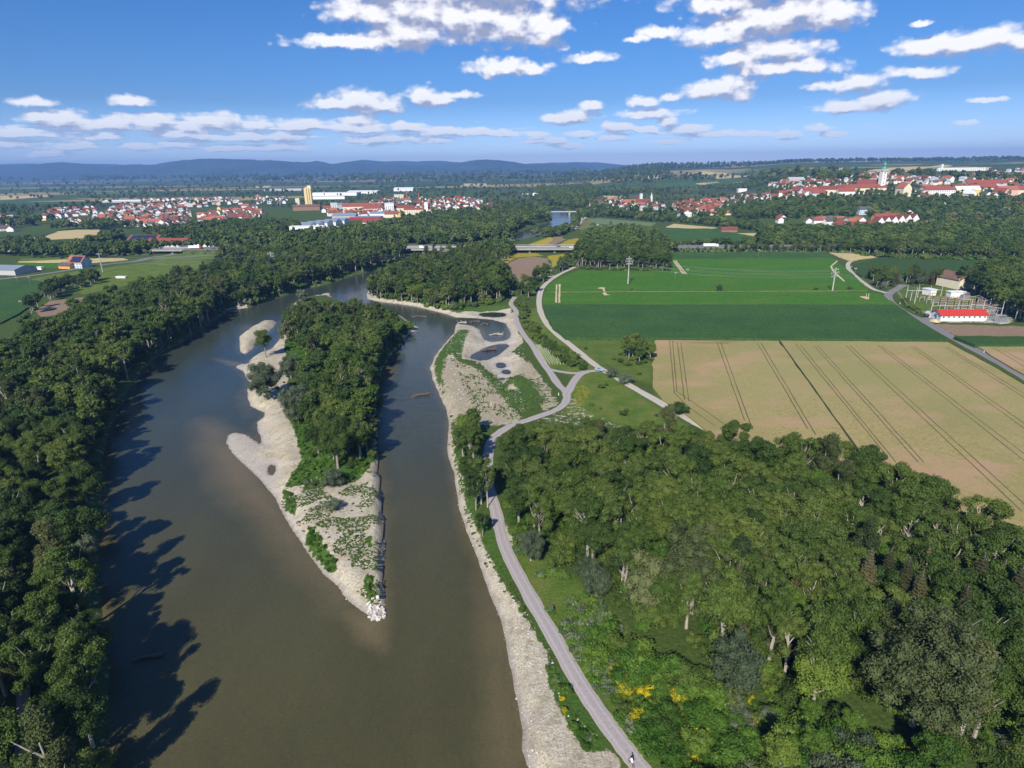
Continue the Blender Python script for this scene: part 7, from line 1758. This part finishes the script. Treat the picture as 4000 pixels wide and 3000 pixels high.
    for px, N, thr, (s0, s1) in (([(1120,1880),(1250,1900),(1330,1890),(1440,1840),(1475,1880),(1495,2200),(1490,2350),(1440,2340),(1250,2150),(1080,1930)], 3200, .47, (.035, .13)),
        ([(1700,1450),(1740,1560),(1790,1700),(1810,1850),(1870,2060),(1980,2260),(2090,2440),(2140,2560),(2060,2430),(1960,2300),(1850,2110),(1790,1900),(1750,1700)], 1600, .45, (.05, .2)),
        ([(1760,1400),(2000,1470),(2120,1500),(2160,1580),(2000,1640),(1850,1600)], 900, .48, (.05, .2)), ([(2110,2500),(2160,2600),(2260,2800),(2340,2900),(2240,2890),(2150,2700)], 700, .5, (.05, .18)),
        ([(2000,2120),(2300,2300),(2500,2560),(2800,2820),(3000,3000),(2560,3000),(2250,2640),(2100,2390)], 2600, .42, (.10, .42))):
        poly = GP(px); A = np.array(poly); X = r.uniform(A[:, 0].min(), A[:, 0].max(), N*4); Y = r.uniform(A[:, 1].min(), A[:, 1].max(), N*4)
        m = (sdpoly(X, Y, poly, 5) > 0) & (fbm(X/6, Y/6, 60, 3) > thr) & (road_dist(X, Y, cap=6) > 1.9); X = X[m][:N]; Y = Y[m][:N]; sd_ = water_sd(X, Y); k = sd_ > .8; X = X[k]; Y = Y[k]; Z = terrain_z(X, Y)
        for i in range(len(X)): w.append((X[i], Y[i], Z[i], 0 if r.rand() < .75 else 1, r.uniform(s0, s1), r.uniform(0, 6.28)))
    poly = GP(LUSH[0][0]); A = np.array(poly); X = r.uniform(A[:, 0].min(), A[:, 0].max(), 9000); Y = r.uniform(A[:, 1].min(), A[:, 1].max(), 9000); m = (sdpoly(X, Y, poly, 5) > 0) & (fbm(X/5, Y/5, 61, 3) > .4); X = X[m]; Y = Y[m]; Z = terrain_z(X, Y)
    for i in range(len(X)): w.append((X[i], Y[i], Z[i], 0, r.uniform(.12, .38), r.uniform(0, 6.28)))
    scatter('weeds', w, [g1, g2], 'low weeds and tall grass tufts on gravel and meadow')
def build_cyclist():
    x, y = G(2466, 2990, .1); y0 = y; c = link('bicycle', None, None, (x, y, .1), (0, 0, 2.02)); tag(c, 'dark bicycle ridden along the gravel path at the bottom edge', 'bicycle')
    dk = simple('black_paint', (.02, .02, .025), .4); 
    for nm, px_ in (('wheel', -.52), ('wheel', .52)):
        bmr = MB(); N = 20
        for k in range(N):
            a0 = 6.2832*k/N; a1 = 6.2832*(k+1)/N; bmr.tube([(.34*math.cos(a0), 0, .34*math.sin(a0)), (.34*math.cos(a1), 0, .34*math.sin(a1))], .025, 4, cap=False)
        for k in range(8): a0 = 6.2832*k/8; bmr.tube([(0, 0, 0), (.33*math.cos(a0), 0, .33*math.sin(a0))], .006, 3)
        bmr.build(nm, dk, c, (px_, 0, .35))
    f = MB(); [f.tube(p, .022, 5) for p in ([(-.52, 0, .35), (-.05, 0, .32), (.33, 0, .72), (-.18, 0, .78), (-.05, 0, .32)], [(-.52, 0, .35), (-.18, 0, .78)], [(.52, 0, .35), (.33, 0, .72), (.30, 0, .95)])]; f.build('frame', MB_['redp'], c)
    f = MB(); f.tube([(.28, -.28, .98), (.34, 0, .97), (.28, .28, .98)], .018, 5); f.build('handlebar', dk, c); f = MB(); f.box((-.2, 0, .9), (.26, .15, .07)); f.build('saddle', dk, c)
    p = link('person', None, None, (x, y, .1), (0, 0, 2.02)); tag(p, 'cyclist in white shirt and dark shorts leaning over the handlebar', 'person')
    J = {'pelvis': (-.2, 0, .98), 'chest': (.08, 0, 1.32), 'neck': (.16, 0, 1.46), 'head': (.22, 0, 1.60), 'hl': (-.2, .1, .95), 'hr': (-.2, -.1, .95), 'kl': (.16, .12, .78), 'kr': (.12, -.12, .62), 'al': (-.02, .12, .42), 'ar': (-.06, -.12, .26), 'tl': (.14, .12, .36), 'tr': (.10, -.12, .2),
         'sl': (.1, .19, 1.38), 'sr': (.1, -.19, 1.38), 'el': (.2, .24, 1.14), 'er': (.2, -.24, 1.14), 'wl': (.3, .25, 1.0), 'wr': (.3, -.25, 1.0)}
    K = list(J); E = [('pelvis', 'chest'), ('chest', 'neck'), ('neck', 'head'), ('pelvis', 'hl'), ('pelvis', 'hr'), ('hl', 'kl'), ('hr', 'kr'), ('kl', 'al'), ('kr', 'ar'), ('al', 'tl'), ('ar', 'tr'), ('chest', 'sl'), ('chest', 'sr'), ('sl', 'el'), ('sr', 'er'), ('el', 'wl'), ('er', 'wr')]
    Rr = {'pelvis': .15, 'chest': .17, 'neck': .06, 'head': .10, 'hl': .11, 'hr': .11, 'kl': .07, 'kr': .07, 'al': .04, 'ar': .04, 'tl': .04, 'tr': .04, 'sl': .08, 'sr': .08, 'el': .05, 'er': .05, 'wl': .035, 'wr': .035}
    me = bpy.data.meshes.new('body'); me.from_pydata([J[k] for k in K], [(K.index(a), K.index(b)) for a, b in E], []); me.materials.append(simple('skin', (.55, .34, .24), .6, .05))
    o = link('body', me, p); sk = o.modifiers.new('skin', 'SKIN')
    for i, k in enumerate(K): me.skin_vertices[0].data[i].radius = (Rr[k], Rr[k]); me.skin_vertices[0].data[i].use_root = (k == 'pelvis')
    sb = o.modifiers.new('sub', 'SUBSURF'); sb.levels = 1; sb.render_levels = 1
    m = MB(); m.tube([(-.24, 0, .93), (-.05, 0, 1.16), (.1, 0, 1.36), (.14, 0, 1.44)], [.19, .2, .215, .12], 12); m.build('shirt', MB_['white'], p, smooth=True)
    m = MB(); m.tube([(-.2, .1, .97), (0, .12, .87), (.1, .12, .81)], [.15, .11, .09], 8); m.tube([(-.2, -.1, .97), (-.02, -.12, .80), (.07, -.12, .70)], [.15, .11, .09], 8); m.build('shorts', dk, p, smooth=True)
    m = MB(); m.lathe((.22, 0, 1.62), [(.13, 0), (.13, .05), (.09, .11), (.02, .14)], 10); m.build('helmet', dk, p, smooth=True)
    # posts along the roads
    for u, v, lb in ((3515, 1188, 'white roadside marker post left of the asphalt bend'), (3843, 1378, 'white marker post by the road at the wheat corner'), (2182, 1544, 'small white box beside the gravel path')):
        X, Y = G(u, v); m = MB(); m.box((0, 0, .5), (.25, .25, 1.1)); tag(m.build('marker_post', MB_['white'], None, (X, Y, 0)), lb, 'post')

# ------------------------------------------------------------------ build
import time as _t
_t0 = _t.time()
def step(f, *a):
    f(*a); print('STEP', f.__name__, round(_t.time()-_t0, 1))
step(build_terrain); step(build_water); step(build_mountains)
step(build_roads); step(build_fields)
step(mats_build); MB_['redx']=simple('bright_red_sheet',(.50,.045,.03),.5,.12); MB_['yellow_s']=simple('yellow_concrete',(.72,.58,.28),.9,.06,.1); MB_['carblue']=simple('silver_blue_paint',(.35,.42,.55),.3,.03,spec=.6)
step(special_buildings); step(town_houses); step(place_houses)
step(build_species); step(plant_everything); TREES.extend(GARDEN); step(place_trees)
step(build_highway); step(build_poles); step(build_substation); step(build_tree_guards); step(build_driftwood); step(build_cyclist)
step(build_haze)
